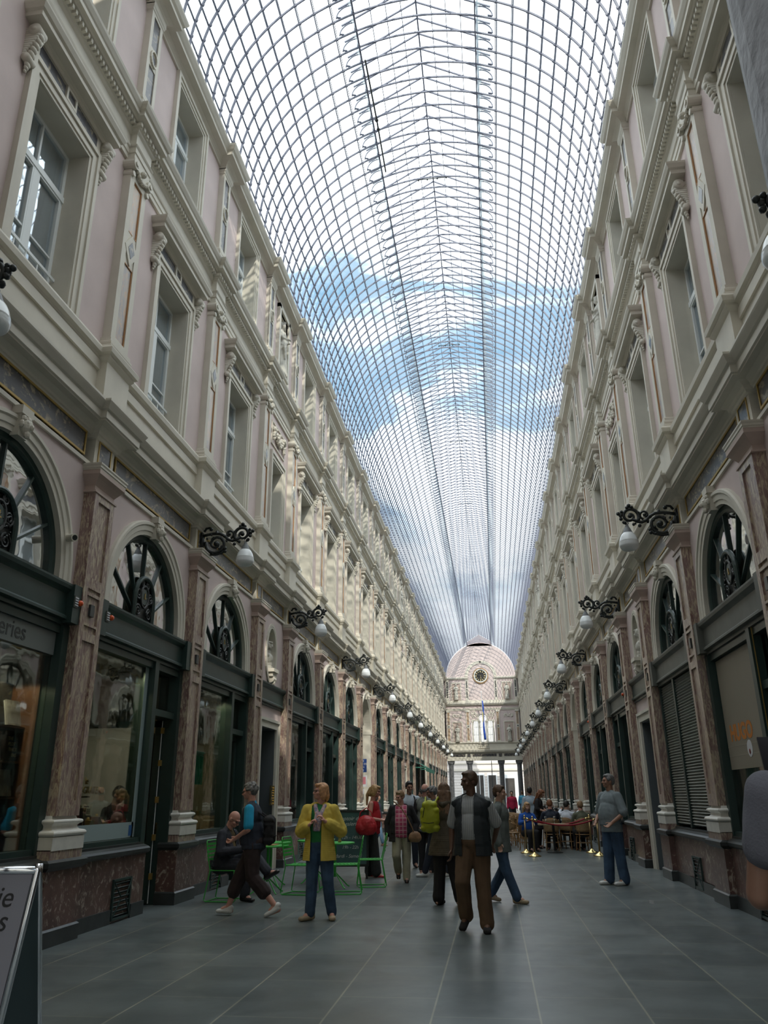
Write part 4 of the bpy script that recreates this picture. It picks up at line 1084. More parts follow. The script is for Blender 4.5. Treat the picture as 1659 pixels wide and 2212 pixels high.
    for sg in (-1, 1):
        for (cy, cz, r0, tw) in ((0.19, 0.16, 0.10, 1), (0.2, 0.42, 0.09, -1), (0.1, 0.60, 0.07, 1)):
            sp = []
            for i in range(20):
                q = i / 19; rr_ = r0 * (1 - 0.8 * q); th = tw * q * 4.5 * PI / 1.3
                sp.append((-0.035, sg * (cy + rr_ * math.cos(th)), zc + cz + rr_ * math.sin(th)))
            b.tube(sp, 0.014, 5)
    for k in range(26):
        t = rnd.uniform(0, PI); rr_ = rnd.uniform(0.17, 0.3); b.ball((-0.04, rr_ * math.cos(t), zc + 0.3 + rr_ * 1.1 * math.sin(t) - 0.15 * rnd.random()), rnd.uniform(0.012, 0.026), 6, 4)
    b.tube([(-0.03, 0.125 * math.cos(PI * i / 10), zc + 0.40 + 0.17 * math.sin(PI * i / 10)) for i in range(20)], 0.018, 6, closed=True)
    b.mi = GR; b.tube([(-0.05, 0, zc + 0.40), (-0.028, 0, zc + 0.40)], 0.12, 20)
    b.mi = GD; b.obox((-0.022, 0, zc + 0.41), (0.004, 0, 0), (0, 0.012, 0), (0, 0.004, 0.045)); b.obox((-0.022, 0.012, zc + 0.38), (0.004, 0, 0), (0, 0.03, 0), (0, 0, 0.008))
    med = b.mesh('medallion', shop_m)
    T.append(('fanlight', fan, [('pane', fpane), ('medallion', med)]))
    # room behind
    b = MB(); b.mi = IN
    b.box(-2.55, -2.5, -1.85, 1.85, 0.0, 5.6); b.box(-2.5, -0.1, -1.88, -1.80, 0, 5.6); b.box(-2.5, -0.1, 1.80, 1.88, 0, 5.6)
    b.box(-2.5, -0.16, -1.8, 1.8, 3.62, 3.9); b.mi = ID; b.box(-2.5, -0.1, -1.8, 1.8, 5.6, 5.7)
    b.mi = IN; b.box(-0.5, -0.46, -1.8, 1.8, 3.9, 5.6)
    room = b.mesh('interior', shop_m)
    T.append(('interior', room))
    return T
M['fglass'] = glassy('fanlight_glass', (0.62, 0.66, 0.64), refl=0.13, bump=0.03)
SH = {}
for s in (1, -1):
    SH[(s, 'plain')] = t_shop(s)
    SH[(s, 'grey')] = t_shop(s, grey_beam=True)
SH[(1, 'open')] = t_shop(1, door_open=True)
SH[(-1, 'shutter')] = t_shop(-1, shutter=True, grey_beam=True)

def t_house_door():
    T = []
    b = MB(); b.mi = GR
    b.run([(-0.05, 3.50), (0.03, 3.50), (0.03, 3.55), (0.085, 3.56), (0.085, 3.59), (0.05, 3.62), (0.05, 3.87), (0.07, 3.89), (0.11, 3.92), (0.12, 3.96), (0.12, 3.985), (-0.05, 4.0)], -1.16, 1.16)
    T.append(('beam', b.mesh('beam', shop_m)))
    b = MB(); b.mi = GR
    for sg in (-1, 1):
        a0, a1 = sorted((sg * 0.01, sg * 0.60))
        b.box(-0.55, -0.50, a0, a1, 0.0, 3.0)
        for z0, z1 in ((0.15, 0.95), (1.05, 2.1), (2.2, 2.88)): b.frame(-0.5, -0.48, a0 + 0.07, a1 - 0.07, z0, z1, 0.04)
    T.append(('door_leaf', b.mesh('door_leaf', shop_m)))
    b = MB(); b.ball((-0.45, 0.07, 1.05), 0.035); T.append(('handle', b.mesh('handle', M['brass'])))
    return T
HD = t_house_door()
where = {-1: 'left', 1: 'right'}
cnt = {-1: 0, 1: 0}; dcnt = {-1: 0, 1: 0}; SHOPS = {}
for side in (-1, 1):
    for i, k in enumerate(KIND):
        yc = (PIL[i] + PIL[i + 1]) / 2; rz = 0 if side < 0 else PI
        s = 1 if side < 0 else -1      # door at the far end of every bay
        if k == 'W':
            cnt[side] += 1
            var = (s, 'plain' if side < 0 else 'grey'); extra = 'with arched fanlight'
            if i == 2 and side > 0: var = (1, 'grey')
            if i == 1 and side < 0: var = (-1, 'plain')
            if side < 0 and i == 2: var = (1, 'open'); extra = 'with open door and gold lettering'
            if side > 0 and i == 3: var = (-1, 'shutter'); extra = 'closed by ribbed roller shutters'
            if side > 0 and i == 2: extra = 'with tan window film and orange lettering'
            if side < 0 and i == 1: extra = 'with books and grey fascia'
            if side < 0 and i == 3: extra = 'with green string curtain'
            o = empty('shopfront', (side * W0, yc, 0), rz,
                      'shopfront %s, %s from the viewer on the %s' % (extra, ORD[cnt[side]], where[side]), 'shopfront', 'arched shopfronts on the ' + where[side])
            inst(SH[var], o); SHOPS[(side, i)] = o
        elif k == 'N':
            dcnt[side] += 1
            o = empty('door_%d' % (dcnt[side] + (3 if side > 0 else 0)), (side * W0, yc, 0), rz, kind='structure')
            inst(HD, o)

# ------------------------------------------------------------------ wall lamps
def spiral(c, r0, r1, t0, t1, n=22):
    return [(c[0] + (r0 + (r1 - r0) * i / n) * math.cos(t0 + (t1 - t0) * i / n), 0, c[1] + (r0 + (r1 - r0) * i / n) * math.sin(t0 + (t1 - t0) * i / n)) for i in range(n + 1)]
def t_lamp():
    T = []
    b = MB()
    b.obox((0.08, 0, 0.30), (0.012, 0, 0), (0, 0.05, 0), (0, 0, 0.20)); b.ball((0.10, 0, 0.30), 0.07, 10, 6, (0.6, 0.9, 1.6))
    # big scroll near the wall, small one, outer scroll
    b.tube(spiral((0.36, 0.26), 0.20, 0.04, PI * 0.95, PI * 0.95 + 3.1 * PI, 40), [0.032 - 0.012 * i / 40 for i in range(41)], 8)
    b.tube([(0.10, 0, 0.42), (0.20, 0, 0.44), (0.30, 0, 0.455), (0.42, 0, 0.45), (0.52, 0, 0.40), (0.58, 0, 0.33), (0.66, 0, 0.30), (0.74, 0, 0.32), (0.80, 0, 0.36)], 0.028, 8)
    b.tube(spiral((0.84, 0.42), 0.155, 0.03, PI * 1.25, PI * 1.25 - 2.9 * PI, 36), [0.032 - 0.014 * i / 36 for i in range(37)], 8)
    b.tube(spiral((0.60, 0.43), 0.085, 0.03, -PI * 0.4, PI * 1.5, 16), 0.02, 7)
    b.tube([(0.16, 0, 0.06), (0.24, 0, 0.065), (0.36, 0, 0.055), (0.48, 0, 0.09), (0.53, 0, 0.13)], 0.024, 7)
    b.tube([(0.14, 0, -0.02), (0.15, 0, 0.06), (0.12, 0, 0.14)], 0.025, 7)
    b.tube([(0.12, 0, 0.50), (0.16, 0, 0.56), (0.22, 0, 0.57), (0.24, 0, 0.52)], 0.022, 7)
    for p, r in (((0.53, 0, 0.11), 0.034), ((0.25, 0, 0.54), 0.034), ((0.36, 0, 0.26), 0.05), ((0.84, 0, 0.42), 0.04), ((0.84, 0, 0.61), 0.034), ((1.03, 0, 0.47), 0.034), ((0.70, 0, 0.24), 0.032),
                 ((0.36, 0, 0.48), 0.03), ((0.60, 0, 0.43), 0.03)): b.ball(p, r, 8, 6)
    b.tube([(0.97, 0, 0.45), (1.03, 0, 0.47)], 0.018, 6); b.tube([(0.84, 0, 0.56), (0.84, 0, 0.61)], 0.018, 6)
    rnd = random.Random(4)
    for k in range(40):      # leaf knobs along the scrolls
        t = rnd.random(); q = rnd.choice([(0.36, 0.26, 0.2), (0.84, 0.42, 0.155), (0.36, 0.26, 0.12)]); an = rnd.uniform(0, 2 * PI)
        b.ball((q[0] + q[2] * math.cos(an), rnd.uniform(-0.015, 0.015), q[1] + q[2] * math.sin(an)), rnd.uniform(0.018, 0.034), 6, 4, (1, 1.2, 1))
    T.append(('scroll_bracket', b.mesh('scroll_bracket', M['iron'], True)))
    b = MB(); b.tube([(0.91, 0, 0.30), (0.91, 0, 0.24)], 0.012, 6); b.lathe((0.91, 0, 0.0), [(0.008, 0.27), (0.03, 0.25), (0.03, 0.225), (0.045, 0.21), (0.07, 0.15), (0.085, 0.115), (0.092, 0.10)], 20)
    b.tube([(0.91 + 0.03 * math.cos(t), 0, 0.295 + 0.03 * math.sin(t)) for t in [i * PI / 5 for i in range(10)]], 0.008, 5, closed=True)
    T.append(('shade_cap', b.mesh('shade_cap', M['lampcap'], True)))
    prof = [(0.090, 0.115), (0.11, 0.09), (0.135, 0.04), (0.152, -0.02), (0.158, -0.035), (0.154, -0.042), (0.160, -0.052), (0.157, -0.060), (0.163, -0.072), (0.160, -0.080), (0.163, -0.09),
            (0.158, -0.115), (0.14, -0.15), (0.11, -0.175), (0.06, -0.192), (0.02, -0.197)]
    b = MB(); b.lathe((0.91, 0, 0), prof, 32)
    T.append(('glass_globe', b.mesh('glass_globe', M['opal'], True)))
    return T
M['lampcap'] = mat('grey_metal_cap', (0.16, 0.17, 0.18), 0.5)
LAMP = t_lamp(); 
for side in (-1, 1):
    n = 0
    for i in range(1, len(PIL), 2):
        py = PIL[i]
        if i >= len(PIL) - 1: continue
        n += 1
        o = empty('wall_lamp', (side * W0, py, 5.57 if side < 0 else 5.53), 0 if side < 0 else PI,
                  'white glass globe lamp on black scroll bracket, %s from the viewer on the %s wall' % (ORD[n], where[side]), 'wall lamp', 'globe lamps along the %s wall' % where[side])
        inst(LAMP, o)
# ------------------------------------------------------------------ soft bodies (people, statues)
def capsule(b, p, r, q, s, n=10):
    p = Vector(p); q = Vector(q)
    d = q - p; L = d.length
    if L < 1e-5: b.ball(p, r, n, 7); return
    d /= L; pts = []; rs = []
    for i in range(5):
        t = PI / 2 * (1 - i / 4); pts.append(p - d * r * math.sin(t)); rs.append(max(1e-3, r * math.cos(t)))
    for i in range(5):
        t = PI / 2 * i / 4; pts.append(q + d * s * math.sin(t)); rs.append(max(1e-3, s * math.cos(t)))
    b.tube(pts, rs, n)
def ell(b, c, r, rot=None, n=14, m=10):
    base = len(b.v); b.ball((0, 0, 0), 1.0, n, m)
    for i in range(base, len(b.v)):
        v = Vector((b.v[i][0] * r[0], b.v[i][1] * r[1], b.v[i][2] * r[2]))
        if rot is not None: v = rot @ v
        b.v[i] = tuple(v + Vector(c))
def melt(b, name, m, voxel=0.009, smooth=4, wrinkle=0.0, wscale=9.0, cut=None, thick=0.006):
    me = b.mesh(name + '_src', m)
    o = bpy.data.objects.new('tmp', me)
    md = o.modifiers.new('r', 'REMESH'); md.mode = 'VOXEL'; md.voxel_size = voxel
    if smooth: ms_ = o.modifiers.new('s', 'SMOOTH'); ms_.iterations = smooth; ms_.factor = 0.5
    out = bake(o)
    bpy.data.objects.remove(o); bpy.data.meshes.remove(me)
    out.name = name
    if wrinkle:
        nn_ = [v.normal.copy() for v in out.vertices]; cc = []
        for v, nv in zip(out.vertices, nn_):
            co = v.co
            w = noise.noise(Vector((co.x * wscale, co.y * wscale, co.z * wscale * 0.45))) + 0.5 * noise.noise(Vector((co.x * wscale * 2.3 + 5, co.y * wscale * 2.3, co.z * wscale * 1.6)))
            cc.extend(co + nv * (w * wrinkle))
        out.vertices.foreach_set('co', cc)
    if cut:
        bm = bmesh.new(); bm.from_mesh(out)
        dead = [f for f in bm.faces if cut(f.calc_center_median())]
        bmesh.ops.delete(bm, geom=dead, context='FACES')
        bmesh.ops.solidify(bm, geom=bm.faces[:], thickness=thick)
        bm.to_mesh(out); bm.free()
    out.materials.clear(); out.materials.append(m)
    out.polygons.foreach_set('use_smooth', [True] * len(out.polygons))
    return out

BASEJ = dict(hipA=(-0.09, 0, 0.92), hipB=(0.09, 0, 0.92), kneeA=(-0.105, -0.015, 0.50), kneeB=(0.105, -0.015, 0.50), ankA=(-0.11, 0.02, 0.085), ankB=(0.11, 0.02, 0.085),
             shA=(-0.178, 0.01, 1.385), shB=(0.178, 0.01, 1.385), elA=(-0.235, 0.03, 1.13), elB=(0.235, 0.03, 1.13), wrA=(-0.245, -0.05, 0.89), wrB=(0.245, -0.05, 0.89),
             toeA=(-0.13, -0.13, 0.03), toeB=(0.13, -0.13, 0.03))
class Fig:
    def __init__(s, U=(0, 0, 0), lean=0.0, head=(0, 0), J=None, belly=0.0, broad=1.0, thin=1.0, hunch=0.0, curl=0.6):
        s.J = {k: Vector(v) for k, v in BASEJ.items()}
        s.U = Vector(U); s.lean = Matrix.Rotation(math.radians(lean), 3, 'X')   # positive leans forward (towards -y)
        s.piv = Vector((0, 0, 0.93))
        for k in ('shA', 'shB', 'elA', 'elB', 'wrA', 'wrB'): s.J[k] = s.up(s.J[k])
        for k in ('hipA', 'hipB'): s.J[k] = s.J[k] + s.U
        s.belly, s.broad, s.thin, s.curl = belly, broad, thin, curl
        for k, v in (J or {}).items(): s.J[k] = Vector(v)
        hy, hp = head
        s.hrot = Matrix.Rotation(math.radians(hy), 3, 'Z') @ Matrix.Rotation(math.radians(hp), 3, 'X')
        s.neck = Vector((0, 0.005, 1.50))
        s.hand_dir = {}
    def up(s, p): return s.piv + s.lean @ (Vector(p) - s.piv) + s.U
    def hd(s, p): return s.up(s.neck + s.hrot @ (Vector(p) - s.neck))
    def hell(s, b, c, r, n=14, m=10): ell(b, s.hd(c), r, s.lean @ s.hrot, n, m)
    def body(s, b, fingers=True, feet=True):
        J = s.J; w = s.broad; R_ = s.lean
        s.hell(b, (0, 0.012, 1.655), (0.074, 0.094, 0.098), 18, 14)
        s.hell(b, (0, -0.022, 1.595), (0.058, 0.070, 0.072)); s.hell(b, (0, -0.066, 1.556), (0.030, 0.026, 0.022))
        capsule(b, s.hd((0, -0.086, 1.645)), 0.010, s.hd((0, -0.106, 1.612)), 0.016); s.hell(b, (0, -0.094, 1.607), (0.021, 0.014, 0.011))
        s.hell(b, (0, -0.078, 1.664), (0.052, 0.018, 0.012)); s.hell(b, (0, -0.088, 1.577), (0.024, 0.011, 0.011))
        for q in (-1, 1):
            s.hell(b, (q * 0.077, 0.012, 1.62), (0.011, 0.022, 0.032)); s.hell(b, (q * 0.045, -0.062, 1.61), (0.022, 0.022, 0.022))
        capsule(b, s.up((0, 0.018, 1.42)), 0.062, s.hd((0, 0.012, 1.56)), 0.056)
        ell(b, s.up((0, 0, 1.27)), (0.150 * w, 0.10, 0.18), R_); ell(b, s.up((0, -0.01, 1.06)), (0.13 * w, 0.095 + s.belly * 0.5, 0.15), R_)
        ell(b, Vector((0, 0, 0.94)) + s.U, (0.15 * w, 0.11, 0.12)); capsule(b, J['shA'], 0.05, J['shB'], 0.05)
        for q in 'AB':
            capsule(b, J['sh' + q], 0.052, J['el' + q], 0.040); capsule(b, J['el' + q], 0.040, J['wr' + q], 0.026)
            capsule(b, J['hip' + q], 0.086, J['knee' + q], 0.056); m_ = J['knee' + q].lerp(J['ank' + q], 0.3) + Vector((0, 0.012, 0))
            capsule(b, J['knee' + q], 0.054, m_, 0.056); capsule(b, m_, 0.056, J['ank' + q], 0.036)
            if feet:
                a, t = J['ank' + q], J['toe' + q]; d = (t - a); d.z = 0
                h = a - d.normalized() * 0.045 if d.length > 0 else a
                capsule(b, h - Vector((0, 0, 0.045)), 0.036, t, 0.028); capsule(b, a, 0.036, a.lerp(t, 0.5), 0.034)
            s.hand(b, q, fingers)
    def hand(s, b, q, fingers=True):
        J = s.J; w = J['wr' + q]; f = (w - J['el' + q]).normalized()
        f = s.hand_dir.get(q, f); f = Vector(f).normalized()
        side = Vector((1 if q == 'A' else -1, 0, 0))        # towards the body middle: thumb side guess
        th = Vector((0, -1, 0)) if abs(f.y) < 0.7 else Vector((1 if q == 'A' else -1, 0, 0.3))
        th = (th - f * th.dot(f)).normalized(); pn = f.cross(th).normalized()   # palm normal
        if q == 'B': pn = -pn
        c = w + f * 0.055
        for k in (-1, 0, 1): capsule(b, w + th * 0.012 * k, 0.018, w + f * 0.085 + th * 0.024 * k, 0.014)
        if not fingers:
            capsule(b, w + f * 0.08, 0.025, w + f * 0.14 + pn * 0.02, 0.018); return
        cu = s.curl
        for k, ln in ((1.5, 0.066), (0.5, 0.074), (-0.5, 0.070), (-1.5, 0.056)):
            a = w + f * 0.088 + th * 0.0195 * k
            d1 = (f * math.cos(cu * 0.6) + pn * math.sin(cu * 0.6)); m_ = a + d1 * ln * 0.55
            d2 = (f * math.cos(cu * 1.8) + pn * math.sin(cu * 1.8)); e = m_ + d2 * ln * 0.5
            capsule(b, a, 0.0095, m_, 0.0088, 8); capsule(b, m_, 0.0088, e, 0.0075, 8)
        a = w + f * 0.03 + th * 0.03; m_ = a + (f * 0.6 + th * 0.7 + pn * 0.3).normalized() * 0.04; e = m_ + (f * 0.95 + pn * 0.4).normalized() * 0.032
        capsule(b, a, 0.014, m_, 0.0115, 8); capsule(b, m_, 0.011, e, 0.009, 8)
    # ---- garments: each returns a builder
    def top(s, b, hem=0.90, sleeve=1.0, infl=0.022, flare=0.0, neck=True, sw=0.0):
        J = s.J; w = s.broad; R_ = s.lean; i = infl
        ell(b, s.up((0, 0.0, 1.29)), (0.155 * w + i, 0.103 + i, 0.17 + i * 0.4), R_)
        for q in (-1, 1): capsule(b, s.up((q * 0.05, 0.012, 1.435)), 0.046 + i * 0.5, s.up((q * 0.155 * w, 0.008, 1.375)), 0.046 + i * 0.7)
        ell(b, s.up((0, -0.010 - s.belly * 0.35, 1.10)), (0.146 * w + i + s.belly * 0.3, 0.100 + i + s.belly * 0.55, 0.25), R_)
        if neck: capsule(b, s.up((0, 0.015, 1.40)), 0.075, s.up((0, 0.018, 1.47)), 0.063)
        # skirt down to the hem: stacked discs
        zt = 1.08; n = 13
        for k in range(n + 1):
            z = zt + (hem + 0.03 - zt) * k / n; f = k / n
            c = s.up((0, -0.006 - s.belly * 0.35 * (1 - f * 0.4), z)) if z > 0.93 else Vector((0, -0.004, z)) + s.U
            ell(b, c, (0.145 * w + i + flare * f + s.belly * 0.2, 0.105 + i + flare * f * 0.8 + s.belly * 0.45 * (1 - f * 0.5), 0.05))
        if sleeve > 0:
            for q in 'AB':
                a, e, wr = J['sh' + q], J['el' + q], J['wr' + q]; r = i * 0.55 + sw * 0.55
                if sleeve < 0.999:
                    p = a.lerp(e, min(1, sleeve / 0.5)); capsule(b, a, 0.050 + r, p, 0.046 + r * 1.2)
                    if sleeve > 0.5: capsule(b, e, 0.044 + r, e.lerp(wr, (sleeve - 0.5) * 2), 0.036 + r)
                else:
                    capsule(b, a, 0.054 + r, e, 0.046 + r); capsule(b, e, 0.046 + r, e.lerp(wr, 0.97), 0.036 + r)
    def legs(s, b, end=1.0, infl=0.018, hem=0.0, seat=True):
        J = s.J; i = infl; w = s.broad
        ell(b, Vector((0, 0.0, 0.95)) + s.U, (0.15 * w + i, 0.112 + i + s.belly * 0.3, 0.115)); ell(b, Vector((0, 0.02, 0.89)) + s.U, (0.145 * w + i, 0.112 + i, 0.09))
        for q in 'AB':
            h, k, a = J['hip' + q], J['knee' + q], J['ank' + q]
            capsule(b, h, 0.09 + i, k, 0.062 + i)
            if end > 0:
                e = k.lerp(a, end); capsule(b, k, 0.061 + i, e, 0.044 + i + hem)
                if end > 0.95: capsule(b, e, 0.044 + i + hem, e - (a - k).normalized() * 0.02, 0.046 + i + hem)
    def shoes(s, b, r=0.0, which='AB'):
        J = s.J
        for q in which:
            a, t = J['ank' + q], J['toe' + q]; d = t - Vector((a.x, a.y, a.z - 0.055)); h = Vector((a.x, a.y, a.z - 0.045)) - d.normalized() * 0.04
            side = Vector((-d.y, d.x, 0)).normalized()
            for k in (-1, 1): capsule(b, h + side * 0.010 * k, 0.034 + r, t + side * 0.016 * k, 0.026 + r)
            capsule(b, h + Vector((0, 0, 0.035)), 0.040 + r, h.lerp(t, 0.45) + Vector((0, 0, 0.026)), 0.032 + r)
    def hair(s, b, style='short'):
        H = s.hell
        if style == 'bald': 
            for q in (-1, 1): H(b, (q * 0.064, 0.045, 1.635), (0.020, 0.05, 0.04))
            H(b, (0, 0.085, 1.62), (0.06, 0.024, 0.04)); return
        H(b, (0, 0.024, 1.682), (0.082, 0.096, 0.084), 18, 12); H(b, (0, 0.055, 1.645), (0.080, 0.068, 0.085))
        H(b, (0, -0.038, 1.728), (0.060, 0.038, 0.024))
        if style == 'short':
            for q in (-1, 1): H(b, (q * 0.072, 0.0, 1.665), (0.014, 0.045, 0.035))
        if style == 'curly':
            r = random.Random(2)
            for k in range(60):
                t = r.uniform(0, 2 * PI); u = r.uniform(-0.2, 1)
                x, y, z = 0.086 * math.cos(t) * math.sqrt(1 - u * u * 0.8), 0.03 + 0.095 * math.sin(t) * math.sqrt(1 - u * u * 0.8), 1.655 + 0.095 * u
                if y < -0.03 and z < 1.70: continue
                s.hell(b, (x, y, z), (0.02, 0.02, 0.02), 7, 5)
        if style in ('bob', 'long', 'pony'):
            for q in (-1, 1):
                H(b, (q * 0.074, 0.0, 1.64), (0.022, 0.06, 0.08)); H(b, (q * 0.078, 0.012, 1.585), (0.022, 0.052, 0.065))
            H(b, (0, 0.085, 1.59), (0.076, 0.042, 0.09)); H(b, (0, -0.068, 1.722), (0.052, 0.026, 0.028))
        if style == 'long':
            for x in (-0.07, -0.035, 0, 0.035, 0.07):
                capsule(b, s.hd((x, 0.085, 1.60)), 0.034, s.up((x * 1.15, 0.125, 1.30)), 0.026)
            for q in (-1, 1): capsule(b, s.hd((q * 0.085, 0.02, 1.60)), 0.026, s.up((q * 0.10, 0.045, 1.36)), 0.02)
        if style == 'pony':
            capsule(b, s.hd((0, 0.12, 1.66)), 0.035, s.hd((0, 0.15, 1.52)), 0.035); capsule(b, s.hd((0, 0.15, 1.52)), 0.035, s.up((0, 0.14, 1.36)), 0.018)

SKIN = mat('skin_light', (0.56, 0.33, 0.24), 0.55, var=0.06, vscale=9)
SKIN_T = mat('skin_tanned', (0.36, 0.19, 0.125), 0.55, var=0.06, vscale=9)
SKIN_P = mat('skin_pink', (0.60, 0.31, 0.24), 0.55, var=0.06, vscale=9)
SKIN_D = mat('skin_dark', (0.15, 0.078, 0.05), 0.5, var=0.1, vscale=9)
def cl(name, col, **k):
    k.setdefault('rough', 0.9); k.setdefault('var', 0.12); k.setdefault('bump', 0.25); k.setdefault('bscale', 140)
    return mat(name, col, **k)
EYE = mat('dark_eye', (0.02, 0.015, 0.012), 0.2)
def person(label, pos, yaw, H, fig, skin, garments, hair=None, voxel=0.009, eyes=True, group=None, glasses=None, z=0.0):
    """garments: (name, material, builder(b), wrinkle, cut)"""
    root = empty('person', (pos[0], pos[1], z), math.radians(yaw), label, 'person', group)
    sc = H / 1.755; root.scale = (sc, sc, sc)
    b = MB(); fig.body(b, fingers=voxel < 0.013)
    link('body', melt(b, 'body', skin, voxel if voxel > 0.012 else 0.0072, 2), root)
    gs = []
    for g in garments:
        if g[0] in ('shoe', 'sandal', 'sock', 'trim'):
            for q in 'AB': gs.append((g[0], g[1], (lambda g, q: (lambda b: g[2](b, q)))(g, q)) + tuple(g[3:]))
        else: gs.append(g)
    for g in gs:
        b = MB(); g[2](b)
        link(g[0], melt(b, g[0], g[1], voxel, 4, g[3] if len(g) > 3 else 0.004, 11, g[4] if len(g) > 4 else None), root)
    if hair:
        b = MB(); fig.hair(b, hair[0])
        link('hair', melt(b, 'hair', hair[1], min(voxel, 0.01), 3, 0.004, 26), root)
    if eyes:
        for q in (-1, 1):
            b = MB(); b.ball(fig.hd((q * 0.031, -0.080, 1.642)), 0.0085, 8, 6); link('eye', b.mesh('eye', EYE, True), root)
    if glasses:
        b = MB(); rim = lambda q: [fig.hd((q * 0.034 + 0.024 * math.cos(t), -0.100, 1.640 + 0.017 * math.sin(t))) for t in [i * PI / 6 for i in range(12)]]
        for q in (-1, 1):
            b.tube(rim(q), 0.0028, 5, closed=True); b.tube([fig.hd((q * 0.058, -0.098, 1.645)), fig.hd((q * 0.082, -0.02, 1.645)), fig.hd((q * 0.08, 0.03, 1.635))], 0.003, 5)
            if glasses == 'dark':
                base = len(b.v); b.v += [tuple(p) for p in rim(q)]; b.f.append(tuple(range(base, base + 12))); b.m.append(0)
        b.tube([fig.hd((-0.012, -0.102, 1.643)), fig.hd((0.012, -0.102, 1.643))], 0.0028, 5)
        link('glasses', b.mesh('glasses', M['iron']), root)
    return root
def placed(root, fig=None): return root.matrix_basis

HAIR = {k: cl('hair_' + k, c, rough=0.6, var=0.3, vscale=30) for k, c in dict(grey=(0.16, 0.155, 0.15), brown=(0.10, 0.055, 0.03), blond=(0.42, 0.25, 0.11), darkblond=(0.26, 0.16, 0.08),
        strawberry=(0.50, 0.26, 0.12), black=(0.02, 0.017, 0.015), auburn=(0.20, 0.075, 0.03), longbrown=(0.17, 0.095, 0.055)).items()}
navy = cl('navy_cloth', (0.022, 0.028, 0.045)); black_c = cl('black_cloth', (0.018, 0.017, 0.019)); jeans = cl('blue_denim', (0.045, 0.085, 0.15), var=0.25)
white_c = cl('white_leather', (0.62, 0.62, 0.60), rough=0.6); khaki = cl('khaki_cloth', (0.36, 0.33, 0.24)); brown_cord = cl('brown_corduroy', (0.125, 0.075, 0.042))

def striped(name, c1, c2, scale, direction='X', thin=0.5):
    m, nt, b = new_mat(name); tc = nt.nodes.new('ShaderNodeTexCoord'); wv = nt.nodes.new('ShaderNodeTexWave'); wv.bands_direction = direction
    wv.inputs['Scale'].default_value = scale; r = nt.nodes.new('ShaderNodeValToRGB'); r.color_ramp.interpolation = 'CONSTANT'
    r.color_ramp.elements[0].color = c4(c1); r.color_ramp.elements[1].position = thin; r.color_ramp.elements[1].color = c4(c2)
    nt.links.new(tc.outputs['Object'], wv.inputs['Vector']); nt.links.new(wv.outputs['Fac'], r.inputs['Fac']); nt.links.new(r.outputs['Color'], b.inputs['Base Color'])
    b.inputs['Roughness'].default_value = 0.9; return m
def plaid(name, base, dark, light, s=8.0):
    m, nt, b = new_mat(name); tc = nt.nodes.new('ShaderNodeTexCoord'); L = nt.links; prev = None
    for d, c, sc in (('X', dark, s), ('Z', dark, s), ('X', light, s * 0.5), ('Z', light, s * 0.5)):
        wv = nt.nodes.new('ShaderNodeTexWave'); wv.bands_direction = d; wv.inputs['Scale'].default_value = sc
        r = nt.nodes.new('ShaderNodeValToRGB'); r.color_ramp.elements[0].position = 0.72; r.color_ramp.elements[0].color = (0, 0, 0, 1); r.color_ramp.elements[1].position = 0.86; r.color_ramp.elements[1].color = (0.7, 0.7, 0.7, 1)
        mx = nt.nodes.new('ShaderNodeMixRGB'); mx.inputs['Color2'].default_value = c4(c)
        L.new(tc.outputs['Object'], wv.inputs['Vector']); L.new(wv.outputs['Fac'], r.inputs['Fac']); L.new(r.outputs['Color'], mx.inputs['Fac'])
        if prev is None: mx.inputs['Color1'].default_value = c4(base)
        else: L.new(prev, mx.inputs['Color1'])
        prev = mx.outputs[0]
    L.new(prev, b.inputs['Base Color']); b.inputs['Roughness'].default_value = 0.9; return m

# 1 front man: dark quilted vest over striped shirt, brown corduroys
f = Fig(lean=2, head=(-48, 6), belly=0.03, broad=1.12, J=dict(ankA=(-0.14, 0.10, 0.15), kneeA=(-0.13, -0.10, 0.53), toeA=(-0.16, -0.04, 0.03), kneeB=(0.10, -0.04, 0.50), ankB=(0.13, -0.06, 0.085), toeB=(0.15, -0.21, 0.03),
        elA=(-0.26, 0.05, 1.12), wrA=(-0.27, 0.02, 0.87), elB=(0.29, 0.09, 1.13), wrB=(0.22, 0.20, 0.95), hipA=(-0.09, 0, 0.90), hipB=(0.09, 0, 0.90)))
shirt = striped('striped_shirt_cloth', (0.42, 0.43, 0.42), (0.26, 0.27, 0.29), 14, 'X', 0.8)
vest_m = cl('dark_quilted_nylon', (0.016, 0.022, 0.026), rough=0.6)
person('tall man in dark quilted vest, striped shirt and brown corduroys walking in the middle', (0.57, 10.45), -8, 1.80, f, SKIN_D, [
    ('shirt', shirt, lambda b: f.top(b, 0.97, 0.42, 0.024, sw=0.02), 0.006),
    ('trousers', brown_cord, lambda b: f.legs(b, 1.0, 0.03, 0.012), 0.007),
    ('vest', vest_m, lambda b: f.top(b, 0.74, 0.0, 0.048, 0.02, True), 0.006, lambda c: c.y < -0.02 and abs(c.x + 0.03) < 0.075 + 0.03 * max(0, 1.2 - c.z) or c.z < 0.80 - 0.0 * c.x or c.z > 1.50),
    ('shoe', black_c, lambda b, q: f.shoes(b, 0.006, q), 0.0)], ('short', HAIR['brown']), 0.0085)

